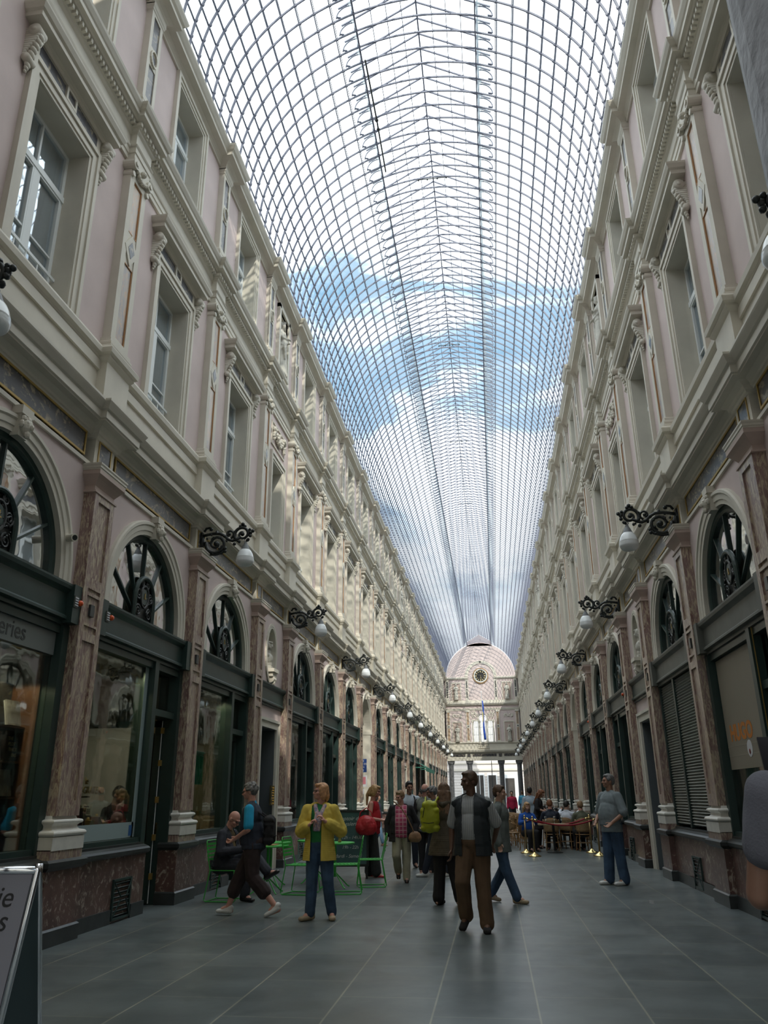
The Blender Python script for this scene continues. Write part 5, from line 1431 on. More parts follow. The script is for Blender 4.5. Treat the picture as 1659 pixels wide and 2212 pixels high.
# 2 walker in navy vest, capri trousers, white shoes
f2 = Fig(lean=7, head=(0, 4), belly=0.06, broad=1.05, J=dict(hipA=(-0.09, 0, 0.90), hipB=(0.09, 0, 0.90), kneeA=(-0.10, -0.20, 0.52), ankA=(-0.10, -0.36, 0.10), toeA=(-0.11, -0.50, 0.05), kneeB=(0.10, 0.02, 0.50), ankB=(0.10, 0.36, 0.14), toeB=(0.11, 0.24, 0.03),
        elA=(-0.25, -0.03, 1.12), wrA=(-0.08, -0.27, 1.0), elB=(0.25, -0.03, 1.12), wrB=(0.05, -0.28, 0.985)))
cyan = cl('cyan_cotton', (0.02, 0.36, 0.60)); capri = cl('dark_brown_cotton', (0.035, 0.022, 0.022))
person('walker in navy vest, cyan T-shirt, dark cropped trousers and white shoes, passing left', (-2.50, 11.50), -88, 1.72, f2, SKIN_P, [
    ('t_shirt', cyan, lambda b: f2.top(b, 0.98, 0.40, 0.022, sw=0.018), 0.005),
    ('vest', navy, lambda b: f2.top(b, 0.84, 0.0, 0.042, 0.015), 0.007),
    ('trousers', capri, lambda b: f2.legs(b, 0.52, 0.036, 0.018), 0.008),
    ('shoe', white_c, lambda b, q: f2.shoes(b, 0.004, q), 0.0)], ('curly', HAIR['grey']), 0.0085, glasses='dark')

# 3 woman in yellow jacket
f3 = Fig(lean=-1, head=(-62, -2), broad=0.98, J=dict(kneeA=(-0.10, -0.02, 0.50), ankA=(-0.12, -0.02, 0.085), toeA=(-0.22, -0.13, 0.03), kneeB=(0.12, -0.05, 0.50), ankB=(0.17, 0.05, 0.085), toeB=(0.20, -0.10, 0.03),
        elA=(-0.26, 0.0, 1.12), wrA=(-0.13, -0.19, 1.20), elB=(0.285, 0.02, 1.12), wrB=(0.09, -0.19, 1.25)), curl=1.0)
f3.hand_dir = {'A': (0.55, -0.25, 0.6), 'B': (-0.5, -0.25, 0.65)}
yel = cl('yellow_jacket_cloth', (0.62, 0.47, 0.085), var=0.10); green_t = cl('green_cotton', (0.03, 0.22, 0.07)); beige_sh = cl('beige_leather', (0.38, 0.30, 0.20))
scarf_m = marble('patterned_scarf_cloth', (0.62, 0.60, 0.58), (0.12, 0.22, 0.42), (0.65, 0.16, 0.10), rough=0.9, scale=22, stretch=(1, 1, 1), vpos=0.55)
def scarf3(b):
    for q in (-1, 1):
        b.tube([f3.up((q * 0.075, 0.03, 1.47)), f3.up((q * 0.065, -0.07, 1.44)), f3.up((q * 0.03, -0.125, 1.34)), f3.up((q * 0.022 - 0.02, -0.165, 1.22)), f3.up((q * 0.024 - 0.03, -0.165, 1.12))], [0.03, 0.032, 0.034, 0.032, 0.028], 10)
    b.tube([f3.up((-0.07, 0.06, 1.48)), f3.up((0, 0.085, 1.49)), f3.up((0.07, 0.06, 1.48))], 0.03, 8)
def collar3(b):
    b.tube([f3.up((-0.10, -0.09, 1.39)), f3.up((-0.125, 0.0, 1.45)), f3.up((-0.08, 0.09, 1.455)), f3.up((0, 0.12, 1.44)), f3.up((0.08, 0.09, 1.455)), f3.up((0.125, 0.0, 1.45)), f3.up((0.10, -0.09, 1.39))], [0.02, 0.034, 0.045, 0.055, 0.045, 0.034, 0.02], 10)
person('woman in yellow rain jacket, patterned scarf and blue jeans, hands at her collar', (-1.50, 11.2), 4, 1.69, f3, SKIN_P, [
    ('t_shirt', green_t, lambda b: f3.top(b, 0.93, 0.3, 0.018), 0.004),
    ('jeans', jeans, lambda b: f3.legs(b, 0.97, 0.022, 0.008), 0.006),
    ('jacket', yel, lambda b: (f3.top(b, 0.72, 0.86, 0.056, 0.045, True, sw=0.022), collar3(b)), 0.010, lambda c: (c.y < -0.03 and -0.115 < c.x < 0.035 and abs(c.x + 0.04) < 0.075) or c.z < 0.745 or (c.z > 1.50)),
    ('scarf', scarf_m, scarf3, 0.003),
    ('shoe', beige_sh, lambda b, q: f3.shoes(b, 0.004, q), 0.0)], ('bob', HAIR['strawberry']), 0.0085, glasses='clear')

# 4 woman in red sleeveless top, facing right, phone in hand
f4 = Fig(lean=3, head=(0, 12), belly=0.04, J=dict(kneeA=(-0.09, -0.06, 0.50), ankA=(-0.10, -0.10, 0.085), toeA=(-0.10, -0.25, 0.03), kneeB=(0.09, 0.06, 0.50), ankB=(0.10, 0.10, 0.085), toeB=(0.12, -0.05, 0.03),
        elA=(-0.24, 0.0, 1.11), wrA=(-0.15, -0.24, 1.07), elB=(0.24, 0.02, 1.11), wrB=(0.10, -0.23, 1.06)), curl=0.5)
f4.hand_dir = {'A': (0.2, -1, 0.1), 'B': (-0.3, -1, 0.1)}
red = cl('red_cotton', (0.42, 0.012, 0.02)); dkgreen = cl('dark_olive_trousers_cloth', (0.030, 0.034, 0.032)); redlea = cl('red_leather', (0.50, 0.02, 0.03), rough=0.35)
person('blonde woman in red sleeveless top and dark trousers looking at a phone', (-1.62, 16.9), 85, 1.74, f4, SKIN_P, [
    ('top', red, lambda b: f4.top(b, 0.80, 0.0, 0.022, 0.02, False), 0.005, lambda c: c.z > 1.43),
    ('trousers', dkgreen, lambda b: f4.legs(b, 0.93, 0.028, 0.03), 0.006),
    ('sandal', redlea, lambda b, q: f4.shoes(b, -0.006, q), 0.0)], ('pony', HAIR['blond']), 0.010)
def bag_mesh(w, d, h, m, vox=0.009, wr=0.008):
    b = MB(); ell(b, (0, 0, h * 0.42), (w / 2, d / 2, h * 0.45)); ell(b, (-w * 0.2, 0, h * 0.32), (w * 0.32, d / 2, h * 0.34)); ell(b, (w * 0.2, 0, h * 0.32), (w * 0.32, d / 2, h * 0.34))
    return melt(b, 'pouch', m, vox, 3, wr, 14)
hb = empty('handbag', (-1.70, 16.58, 0.80), 0.0, 'slouchy red leather handbag on the arm of the blonde woman', 'bag')
link('pouch', bag_mesh(0.42, 0.2, 0.42, redlea), hb)
b = MB(); b.tube([(-0.15, 0, 0.26), (-0.12, 0.02, 0.42), (0.0, 0.03, 0.50), (0.10, 0.02, 0.42), (0.14, 0, 0.26)], 0.012, 7); link('strap', b.mesh('strap', redlea, True), hb)
def phone(loc, rz, tilt, label, col=(0.02, 0.02, 0.025)):
    o = empty('mobile_phone', loc, rz, label, 'phone'); o.rotation_euler = (tilt, 0, rz)
    b = MB(); b.box(-0.037, 0.037, -0.004, 0.004, -0.072, 0.072); link('case', b.mesh('case', mat('phone_case', (0.015, 0.015, 0.018), 0.3)), o)
    b = MB(); b.box(-0.034, 0.034, -0.0055, -0.004, -0.062, 0.062); link('screen', b.mesh('screen', mat('phone_screen', col, 0.15)), o)
    return o
phone((-1.30, 16.86, 1.10), math.radians(85), -1.0, 'small dark phone in the hand of the blonde woman in red')

# 5 dark haired person beyond
f5 = Fig(J=dict(kneeA=(-0.1, -0.12, 0.5), ankA=(-0.1, -0.22, 0.085), toeA=(-0.1, -0.37, 0.03), ankB=(0.1, 0.18, 0.085), toeB=(0.1, 0.03, 0.03)))
ljeans = cl('light_denim', (0.16, 0.28, 0.42))
person('dark haired person in dark jacket and light blue jeans behind the blonde woman', (-3.0, 27.5), 80, 1.60, f5, SKIN, [
    ('jacket', navy, lambda b: f5.top(b, 0.85, 1.0, 0.03)), ('jeans', ljeans, lambda b: f5.legs(b, 0.9, 0.016))], ('bob', HAIR['black']), 0.013, False)

# 6 plaid woman
f6 = Fig(lean=2, head=(-35, 16), belly=0.07, broad=1.16, J=dict(kneeA=(-0.11, -0.10, 0.50), ankA=(-0.09, 0.16, 0.20), toeA=(-0.08, 0.06, 0.08), kneeB=(0.10, -0.03, 0.5), ankB=(0.09, -0.05, 0.085), toeB=(0.10, -0.18, 0.03),
        elA=(-0.28, 0.05, 1.12), wrA=(-0.29, 0.02, 0.90), elB=(0.30, 0.06, 1.12), wrB=(0.27, -0.02, 0.93)))
plaid_m = plaid('pink_check_cotton', (0.58, 0.10, 0.20), (0.30, 0.02, 0.08), (0.70, 0.38, 0.42))
person('woman in open black cardigan, pink checked shirt and khaki trousers walking', (-0.93, 16.0), 3, 1.62, f6, SKIN_P, [
    ('shirt', plaid_m, lambda b: f6.top(b, 0.84, 0.3, 0.022, 0.02), 0.005),
    ('trousers', khaki, lambda b: f6.legs(b, 1.0, 0.026, 0.01), 0.006),
    ('cardigan', black_c, lambda b: f6.top(b, 0.74, 0.96, 0.044, 0.05, True, sw=0.02), 0.008, lambda c: (c.y < -0.04 and abs(c.x - 0.0) < 0.125) or c.z < 0.765 or c.z > 1.49),
    ('shoe', black_c, lambda b, q: f6.shoes(b, 0.004, q), 0.0)], ('short', HAIR['darkblond']), 0.010)
tanlea = cl('tan_leather', (0.26, 0.14, 0.07), rough=0.5)
sb_ = empty('shoulder_bag', (-0.66, 15.84, 0.70), 0.2, 'small tan shoulder bag across the woman in the checked shirt', 'bag')
link('pouch', bag_mesh(0.24, 0.11, 0.22, tanlea, 0.008, 0.005), sb_)
b = MB(); b.tube([(-0.02, -0.02, 0.17), (-0.14, -0.07, 0.42), (-0.27, -0.07, 0.62), (-0.40, -0.02, 0.72)], 0.011, 6); link('strap', b.mesh('strap', tanlea), sb_)

# 7 woman in brown parka from behind, green backpack
f7 = Fig(lean=1, head=(8, 4), J=dict(kneeA=(-0.11, 0, 0.5), ankA=(-0.20, -0.02, 0.085), toeA=(-0.27, -0.15, 0.03), ankB=(0.13, 0.02, 0.085), toeB=(0.10, -0.13, 0.03), kneeB=(0.10, 0, 0.5),
        elA=(-0.25, 0.0, 1.12), wrA=(-0.2, -0.2, 1.08), elB=(0.27, -0.02, 1.12), wrB=(0.18, -0.22, 1.10)))
parka = cl('brown_parka_cloth', (0.085, 0.068, 0.045), var=0.2)
def hood7(b):
    b.tube([f7.up((-0.11, -0.02, 1.45)), f7.up((-0.09, 0.08, 1.45)), f7.up((0, 0.13, 1.42)), f7.up((0.09, 0.08, 1.45)), f7.up((0.11, -0.02, 1.45))], [0.03, 0.045, 0.055, 0.045, 0.03], 10)
person('long haired woman seen from behind in flared brown parka and dark trousers', (0.09, 12.8), 172, 1.70, f7, SKIN, [
    ('trousers', black_c, lambda b: f7.legs(b, 0.96, 0.03, 0.02), 0.006),
    ('parka', parka, lambda b: (f7.top(b, 0.66, 0.98, 0.05, 0.10, True, sw=0.02), hood7(b)), 0.010, lambda c: c.z < 0.70 or c.z > 1.53),
    ('shoe', black_c, lambda b, q: f7.shoes(b, 0.004, q), 0.0)], ('long', HAIR['longbrown']), 0.009, False)
lime = cl('lime_green_nylon', (0.38, 0.40, 0.015), rough=0.55)
def backpack(loc, rz, label, m, w=0.28, h=0.44, d=0.15):
    o = empty('backpack', loc, rz, label, 'backpack')
    b = MB()
    for z in (0.06, h * 0.35, h * 0.65, h - 0.08):
        ww = w * (0.5 if z < h * 0.8 else 0.40)
        for x in (-1, 1):
            capsule(b, (x * (ww - 0.06), -d * 0.15, z), 0.06, (x * (ww - 0.06), d * 0.15, z), 0.05); 
    capsule(b, (0, 0, 0.09), 0.09, (0, 0, h - 0.09), 0.085); ell(b, (0, 0.0, h * 0.45), (w * 0.5, d * 0.62, h * 0.48))
    link('pack', melt(b, 'pack', m, 0.01, 3, 0.003, 10), o)
    b = MB(); b.tube([(-w * 0.28, d * 0.60, h * 0.3), (0, d * 0.68, h * 0.28), (w * 0.28, d * 0.60, h * 0.3)], 0.005, 5); b.tube([(w * 0.2, d * 0.55, h * 0.75), (w * 0.3, d * 0.5, h * 0.45)], 0.006, 5)
    link('zip', b.mesh('zip', black_c), o)
    for x in (-1, 1):
        b = MB(); b.tube([(x * w * 0.25, -d * 0.4, h * 0.9), (x * w * 0.32, -d * 0.9 - 0.04, h + 0.03), (x * w * 0.36, -d * 1.1 - 0.12, h * 0.9)], [0.014] * 3, 6)
        link('strap', b.mesh('strap', m), o)
    return o
bp = backpack((-0.115, 12.50, 1.0), math.radians(172), 'lime green backpack worn over the brown parka', lime, 0.30, 0.46, 0.15)
backpack((-2.28, 11.50, 0.89), math.radians(-88), 'black backpack on the back of the walker in the navy vest', black_c, 0.27, 0.40, 0.13)

# 8 person half hidden behind the front man
f8 = Fig(lean=4, J=dict(kneeA=(-0.1, -0.10, 0.5), ankA=(-0.09, -0.26, 0.085), toeA=(-0.09, -0.41, 0.03), kneeB=(0.11, -0.02, 0.5), ankB=(0.10, 0.22, 0.11), toeB=(0.10, 0.08, 0.03)))
grj = cl('grey_green_jacket_cloth', (0.15, 0.17, 0.16))
person('stooping person in grey jacket and jeans half hidden behind the tall man', (0.90, 13.1), 75, 1.66, f8, SKIN, [
    ('jeans', jeans, lambda b: f8.legs(b, 1.0, 0.022, 0.008)), ('jacket', grj, lambda b: f8.top(b, 0.72, 1.0, 0.045, 0.04, sw=0.01), 0.009, lambda c: c.z < 0.74),
    ('shoe', beige_sh, lambda b, q: f8.shoes(b, 0.004, q), 0.0)], ('short', HAIR['brown']), 0.010, False)

# 9 grey haired man in denim jacket, white trainers
f9 = Fig(lean=4, head=(0, 8), J=dict(kneeA=(-0.1, -0.12, 0.5), ankA=(-0.1, -0.24, 0.085), toeA=(-0.1, -0.40, 0.03), kneeB=(0.1, 0.03, 0.5), ankB=(0.1, 0.24, 0.10), toeB=(0.1, 0.08, 0.03), wrA=(-0.18, -0.2, 0.98), wrB=(0.18, -0.2, 0.98)))
denj = cl('blue_grey_denim_jacket_cloth', (0.05, 0.085, 0.12))
person('grey haired man with glasses in blue denim jacket and white trainers', (-0.35, 17.0), -80, 1.70, f9, SKIN_T, [
    ('jeans', navy, lambda b: f9.legs(b, 0.95, 0.024)), ('jacket', denj, lambda b: f9.top(b, 0.85, 1.0, 0.034), 0.007),
    ('shoe', white_c, lambda b, q: f9.shoes(b, 0.008, q), 0.0)], ('curly', HAIR['grey']), 0.011, False, glasses='clear')
f10 = Fig(); gilet = cl('grey_gilet_cloth', (0.22, 0.24, 0.21))
person('bald man in grey green body warmer over dark sleeves, seen from behind', (-0.62, 17.9), 165, 1.76, f10, SKIN_P, [
    ('trousers', black_c, lambda b: f10.legs(b, 1.0, 0.02)), ('pullover', black_c, lambda b: f10.top(b, 0.9, 1.0, 0.03)), ('body_warmer', gilet, lambda b: f10.top(b, 0.80, 0.0, 0.05)),
    ('shoe', black_c, lambda b, q: f10.shoes(b, 0.0, q))], ('bald', HAIR['grey']), 0.012, False)
f11 = Fig(head=(10, 10), J=dict(wrA=(-0.12, -0.25, 1.1), wrB=(0.15, -0.25, 1.08)))
lshirt = cl('pale_blue_shirt_cloth', (0.50, 0.56, 0.62))
person('dark haired man in pale shirt with a backpack strap behind the checked shirt woman', (-1.10, 19.2), 10, 1.84, f11, SKIN_T, [
    ('trousers', navy, lambda b: f11.legs(b, 1.0, 0.02)), ('shirt', lshirt, lambda b: f11.top(b, 0.9, 1.0, 0.026)),
    ('strap', black_c, lambda b: [b.tube([f11.up((0.09, 0.02, 1.47)), f11.up((0.115, -0.10, 1.40)), f11.up((0.12, -0.14, 1.25)), f11.up((0.14, -0.12, 1.08))], 0.018, 6)]),
    ('shoe', black_c, lambda b, q: f11.shoes(b, 0.0, q))], ('short', HAIR['black']), 0.012, True)
f12 = Fig(head=(-50, 0))
person('small distant man in dark coat between the passers-by', (-1.62, 28.5), -30, 1.70, f12, SKIN, [
    ('trousers', black_c, lambda b: f12.legs(b, 1.0, 0.02)), ('coat', black_c, lambda b: f12.top(b, 0.7, 1.0, 0.04))], ('short', HAIR['black']), 0.014, False)

# 13 man in grey polo shirt at the right
f13 = Fig(lean=-2, head=(-20, 2), belly=0.055, broad=1.2, J=dict(kneeA=(-0.09, -0.04, 0.5), ankA=(-0.10, -0.07, 0.085), toeA=(-0.14, -0.22, 0.03), kneeB=(0.10, 0.02, 0.5), ankB=(0.13, 0.05, 0.085), toeB=(0.12, -0.13, 0.03),
        elA=(-0.30, 0.02, 1.12), wrA=(-0.20, -0.17, 0.97), elB=(0.30, 0.02, 1.12), wrB=(0.20, -0.17, 0.97)))
polo = cl('grey_polo_cotton', (0.20, 0.235, 0.25)); 
person('stout man in grey polo shirt, jeans and white trainers standing by the right wall', (2.93, 15.65), -55, 1.86, f13, SKIN_T, [
    ('jeans', jeans, lambda b: f13.legs(b, 1.0, 0.03, 0.012), 0.006), ('polo_shirt', polo, lambda b: f13.top(b, 0.80, 0.46, 0.032, 0.0, sw=0.03), 0.007, lambda c: c.z < 0.82),
    ('trim', white_c, lambda b, q: [capsule(b, f13.J['sh' + q].lerp(f13.J['el' + q], 0.90), 0.078, f13.J['sh' + q].lerp(f13.J['el' + q], 0.94), 0.078)]),
    ('shoe', white_c, lambda b, q: f13.shoes(b, 0.008, q), 0.0)], ('short', HAIR['grey']), 0.009)

# 14 man at the right edge holding up a phone
f14 = Fig(lean=1, head=(0, 0), belly=0.02, broad=1.1, J=dict(elB=(0.225, -0.06, 1.12), wrB=(0.12, -0.26, 1.36), elA=(-0.26, -0.08, 1.12), wrA=(-0.10, -0.26, 1.36)), curl=0.9)
f14.hand_dir = {'A': (0.3, -0.3, 0.9), 'B': (-0.3, -0.3, 0.9)}
tee = cl('dark_grey_tee_cotton', (0.075, 0.075, 0.09))
person('man in grey T-shirt at the right edge raising a phone with bare forearm', (1.88, 2.66), 180, 1.90, f14, SKIN_D, [
    ('t_shirt', tee, lambda b: f14.top(b, 0.88, 0.27, 0.018, sw=0.008), 0.006), ('trousers', jeans, lambda b: f14.legs(b, 1.0, 0.02)), ('shoe', black_c, lambda b, q: f14.shoes(b, 0.0, q))], ('short', HAIR['black']), 0.009, False)
phone((1.80, 2.92, 1.61), PI, 0.25, 'phone with blue screen held up at the right edge', (0.03, 0.18, 0.55))

# 15 seated bald man, legs crossed, on a green chair
f15 = Fig(U=(0, 0.02, -0.44), lean=8, head=(-8, 30), belly=0.05, broad=1.1, J=dict(kneeA=(-0.10, -0.46, 0.52), ankA=(-0.10, -0.42, 0.09), toeA=(-0.12, -0.56, 0.03), kneeB=(0.04, -0.46, 0.66), ankB=(-0.06, -0.78, 0.40), toeB=(-0.05, -0.92, 0.42),
        elA=(-0.28, -0.06, 0.70), wrA=(-0.12, -0.32, 0.72), elB=(0.28, -0.06, 0.70), wrB=(0.08, -0.32, 0.72)))
suit = cl('charcoal_suit_cloth', (0.028, 0.030, 0.040)); olive = cl('olive_brown_shirt_cloth', (0.095, 0.065, 0.022))
person('bald man with glasses in dark jacket sitting cross-legged on a green chair', (-3.46, 13.15), 82, 1.80, f15, SKIN_P, [
    ('shirt', olive, lambda b: f15.top(b, 0.97, 0.3, 0.02)), ('trousers', suit, lambda b: f15.legs(b, 0.92, 0.024, 0.008), 0.006),
    ('jacket', suit, lambda b: f15.top(b, 0.90, 1.0, 0.040, 0.01, sw=0.008), 0.008, lambda c: c.y < -0.06 and abs(c.x) < 0.05 + 0.05 * max(0, c.z - 0.7) * 2),
    ('sock', cl('blue_sock', (0.02, 0.04, 0.25)), lambda b, q: [capsule(b, f15.J['knee' + q].lerp(f15.J['ank' + q], 0.8), 0.045, f15.J['ank' + q], 0.043)]),
    ('shoe', cl('black_leather', (0.012, 0.012, 0.014), rough=0.25), lambda b, q: f15.shoes(b, 0.004, q), 0.0)], None, 0.009, glasses='clear')

# 16 somebody inside the open shop door, forearms showing
f16 = Fig(lean=5, head=(0, 20), J=dict(elA=(-0.24, -0.04, 1.12), wrA=(-0.10, -0.28, 1.16), elB=(0.24, -0.04, 1.12), wrB=(0.06, -0.30, 1.15)), curl=0.8)
f16.hand_dir = {'A': (0.3, -1, 0.1), 'B': (-0.1, -1, 0.1)}
person('person in dark clothes mostly hidden inside the open shop door, hands around a phone', (-4.75, 11.75), 75, 1.70, f16, SKIN, [
    ('top', black_c, lambda b: f16.top(b, 0.85, 0.6, 0.03)), ('trousers', black_c, lambda b: f16.legs(b, 1.0, 0.02))], ('short', HAIR['black']), 0.011, False)

# people at the cafe and beyond
def sitter(label, pos, yaw, topc, hairs, H=1.72, tm=None, skin=SKIN, arms=None, z=0):
    ff = Fig(U=(0, 0.02, -0.45), lean=6, head=(0, 6), J=dict(kneeA=(-0.1, -0.44, 0.5), ankA=(-0.1, -0.40, 0.085), toeA=(-0.1, -0.54, 0.03), kneeB=(0.1, -0.44, 0.5), ankB=(0.1, -0.40, 0.085), toeB=(0.1, -0.54, 0.03),
             **(arms or dict(elA=(-0.25, -0.08, 0.74), wrA=(-0.15, -0.33, 0.80), elB=(0.25, -0.08, 0.74), wrB=(0.15, -0.33, 0.80)))))
    return person(label, pos, yaw, H, ff, skin, [('top', topc, lambda b: ff.top(b, 0.92, 1.0, 0.028)), ('trousers', tm or black_c, lambda b: ff.legs(b, 1.0, 0.02)), ('shoe', black_c, lambda b, q: ff.shoes(b, 0.0, q))], hairs, 0.013, False)
blue_c = cl('bright_blue_cotton', (0.02, 0.10, 0.42)); wshirt = cl('white_shirt_cloth', (0.60, 0.64, 0.72)); olivej = cl('olive_jacket_cloth', (0.11, 0.12, 0.08))
sitter('woman with curly fair hair in bright blue top sitting at the cafe', (1.76, 24.9), 20, blue_c, ('long', HAIR['blond']), 1.78)
sitter('man in dark suit sitting at a cafe table with his back turned', (2.45, 25.0), 178, navy, ('short', HAIR['auburn']), 1.86, skin=SKIN_P)
sitter('diner in white shirt stretching an arm across the cafe table', (2.95, 25.5), 150, wshirt, ('short', HAIR['black']), 1.82, arms=dict(elA=(-0.25, -0.12, 0.86), wrA=(-0.20, -0.38, 0.98), elB=(0.30, -0.10, 0.90), wrB=(0.34, -0.36, 1.02)))
sitter('diner with short brown hair in olive jacket at the cafe', (3.32, 24.8), 190, olivej, ('short', HAIR['darkblond']), 1.80, skin=SKIN_P)
f20 = Fig(lean=2); 
person('broad man in pale blue shirt walking away beyond the cafe', (2.0, 27.6), 175, 1.76, f20, SKIN_T, [('shirt', cl('pale_grey_blue_shirt_cloth', (0.34, 0.42, 0.50)), lambda b: f20.top(b, 0.8, 1.0, 0.045, 0.02)),
    ('trousers', khaki, lambda b: f20.legs(b, 1.0, 0.02)), ('shoe', black_c, lambda b, q: f20.shoes(b, 0.0, q))], ('short', HAIR['black']), 0.013, False)
f21 = Fig(lean=10, head=(0, 22), J=dict(elA=(-0.24, -0.08, 1.16), wrA=(-0.14, -0.34, 1.06), elB=(0.24, -0.08, 1.16), wrB=(0.14, -0.34, 1.06)))
person('red haired woman in black standing over a cafe table', (2.12, 26.0), 70, 1.70, f21, SKIN, [('dress', black_c, lambda b: f21.top(b, 0.55, 0.6, 0.028, 0.05)), ('trousers', black_c, lambda b: f21.legs(b, 1.0, 0.02)), ('shoe', black_c, lambda b, q: f21.shoes(b, 0.0, q))], ('long', HAIR['auburn']), 0.012, False)
def far(label, pos, yaw, H, top, leg, hairs):
    ff = Fig(J=dict(kneeA=(-0.1, -0.10, 0.5), ankA=(-0.1, -0.16, 0.085), toeA=(-0.1, -0.3, 0.03), ankB=(0.1, 0.14, 0.085), toeB=(0.1, 0.0, 0.03)))
    person(label, pos, yaw, H, ff, SKIN, [('top', top, lambda b: ff.top(b, 0.85, 1.0, 0.03)), ('trousers', leg, lambda b: ff.legs(b, 1.0, 0.02)), ('shoe', black_c, lambda b, q: ff.shoes(b, 0.0, q))], hairs, 0.018, False)
far('distant woman in red blouse and black trousers beyond the cafe', (1.75, 44), 0, 1.74, cl('crimson_cloth', (0.45, 0.02, 0.07)), black_c, ('short', HAIR['black']))
far('distant fair haired woman with beige top beyond the cafe', (1.05, 39), 200, 1.72, khaki, cl('coral_cloth', (0.55, 0.12, 0.08)), ('long', HAIR['darkblond']))
far('distant person in sky blue jacket near the far columns', (2.75, 58), 180, 1.80, cl('sky_blue_cloth', (0.10, 0.40, 0.60)), jeans, ('short', HAIR['brown']))
far('distant dark haired person in green top left of the tall man', (0.28, 22), 180, 1.66, cl('pale_green_cloth', (0.25, 0.45, 0.40)), black_c, ('short', HAIR['black']))
far('distant walker in dark coat near the left shops', (-2.2, 50), 170, 1.74, black_c, jeans, ('short', HAIR['brown']))
far('distant walker in grey coat below the clock wall', (-0.6, 66), 10, 1.76, grj, black_c, ('short', HAIR['grey']))

# ------------------------------------------------------------------ statues and busts
stone = mat('pale_carved_stone', (0.52, 0.50, 0.44), 0.75, var=0.12, vscale=6)
def statue_mesh(seed):
    r = random.Random(seed); ff = Fig(lean=0, head=(r.choice((-25, 20)), 6), J=dict(elA=(-0.24, -0.05, 1.16), wrA=(0.02, -0.17, 1.16 + 0.06 * seed), elB=(0.24, 0.0, 1.14), wrB=(0.10 - 0.1 * (seed % 2), -0.18, 1.05)))
    b = MB(); ff.body(b, False, True); ff.top(b, 0.95, 0.5, 0.03, 0.02); ff.hair(b, 'bob')
    for k in range(13):
        t = -0.2 + PI * 1.4 * k / 12 - PI * 0.2; x, y = 0.155 * math.cos(t), -0.11 * math.sin(t)
        capsule(b, (x * 0.95, y, 0.98), 0.028, (x * 1.35 + 0.01 * r.uniform(-1, 1), y * 1.35, 0.10), 0.036)
    ell(b, (0, 0, 0.6), (0.16, 0.12, 0.5)); ell(b, (0, 0, 0.2), (0.19, 0.14, 0.25))
    b.box(-0.24, 0.24, -0.17, 0.17, -0.06, 0.03)
    capsule(b, (0.10, -0.12, 1.25), 0.04, (-0.15, -0.13, 0.85), 0.05); capsule(b, (-0.15, -0.13, 0.85), 0.05, (-0.12, -0.14, 0.55), 0.03)
    return melt(b, 'statue', stone, 0.016, 2, 0.006, 16)
ST_M = [statue_mesh(0), statue_mesh(1)]
def bust_mesh():
    ff = Fig(head=(-25, 4)); b = MB()
    for c, r in (((0, 0.012, 1.655), (0.074, 0.094, 0.098)), ((0, -0.022, 1.595), (0.058, 0.07, 0.072))): ff.hell(b, c, r)
    capsule(b, ff.hd((0, -0.086, 1.645)), 0.010, ff.hd((0, -0.106, 1.612)), 0.016); capsule(b, (0, 0.018, 1.40), 0.062, ff.hd((0, 0.012, 1.56)), 0.056)
    ff.hair(b, 'long'); ell(b, (0, 0, 1.30), (0.165, 0.11, 0.15)); capsule(b, (-0.15, 0, 1.38), 0.055, (0.15, 0, 1.38), 0.055); ell(b, (0, 0, 1.16), (0.11, 0.09, 0.10)); b.box(-0.10, 0.10, -0.09, 0.09, 1.02, 1.10)
    return melt(b, 'bust', stone, 0.011, 2, 0.004, 20)
BU_M = bust_mesh()
nn = {-1: 0, 1: 0}
for side in (-1, 1):
    for i, k in enumerate(KIND):
        if k != 'N': continue
        nn[side] += 1; yc = (PIL[i] + PIL[i + 1]) / 2
        rz = PI / 2 if side < 0 else -PI / 2
        o = link('bust', BU_M, None, (side * (W0 + 0.04), yc, 4.36 - 1.02 * 0.9), rz); o.scale = (0.9, 0.9, 0.9)
        tag(o, 'carved stone bust in oval niche, %s from the viewer on the %s' % (ORD[nn[side]], where[side]), 'bust', 'busts on the ' + where[side])
        o = link('statue', ST_M[nn[side] % 2], None, (side * (W0 + 0.04), yc, 12.14), rz); o.scale = (1.02, 1.02, 1.02)
        tag(o, 'draped stone statue in an attic niche, %s from the viewer on the %s' % (ORD[nn[side]], where[side]), 'statue', 'attic statues on the ' + where[side])
        b = MB(); b.box(-0.36, -0.31, -0.5, 0.5, 12.0, 14.2); b.box(-0.5, 0.0, -0.5, -0.42, 12.0, 14.2); b.box(-0.5, 0, 0.42, 0.5, 12, 14.2); b.box(-0.5, 0, -0.42, 0.42, 14.08, 14.15)
        b.box(UP, 0.05, -0.56, -0.42, 12.08, 14.2); b.box(UP, 0.05, 0.42, 0.56, 12.08, 14.2); b.box(UP, 0.05, -0.56, 0.56, 14.08, 14.22); b.box(-0.5, 0.08, -0.5, 0.5, 12.0, 12.09)
        w_ = [o2 for o2 in scene.objects if o2.name == ('wall_left' if side < 0 else 'wall_right')][0]
        link('niche', b.mesh('niche', M['cream']), w_, (0, -yc if side > 0 else yc, 0))
for x, z, s, lab in ((-2.95, 7.42, 0, 'stone statue in the lower left niche of the far end wall'), (2.95, 7.42, 1, 'stone statue in the lower right niche of the far end wall'),
                (-2.95, 12.12, 1, 'stone statue in the upper left niche of the far end wall'), (2.95, 12.12, 0, 'stone statue in the upper right niche of the far end wall')):
    o = link('statue', ST_M[s], None, (x, YEND - 0.19, z), 0); tag(o, lab, 'statue')
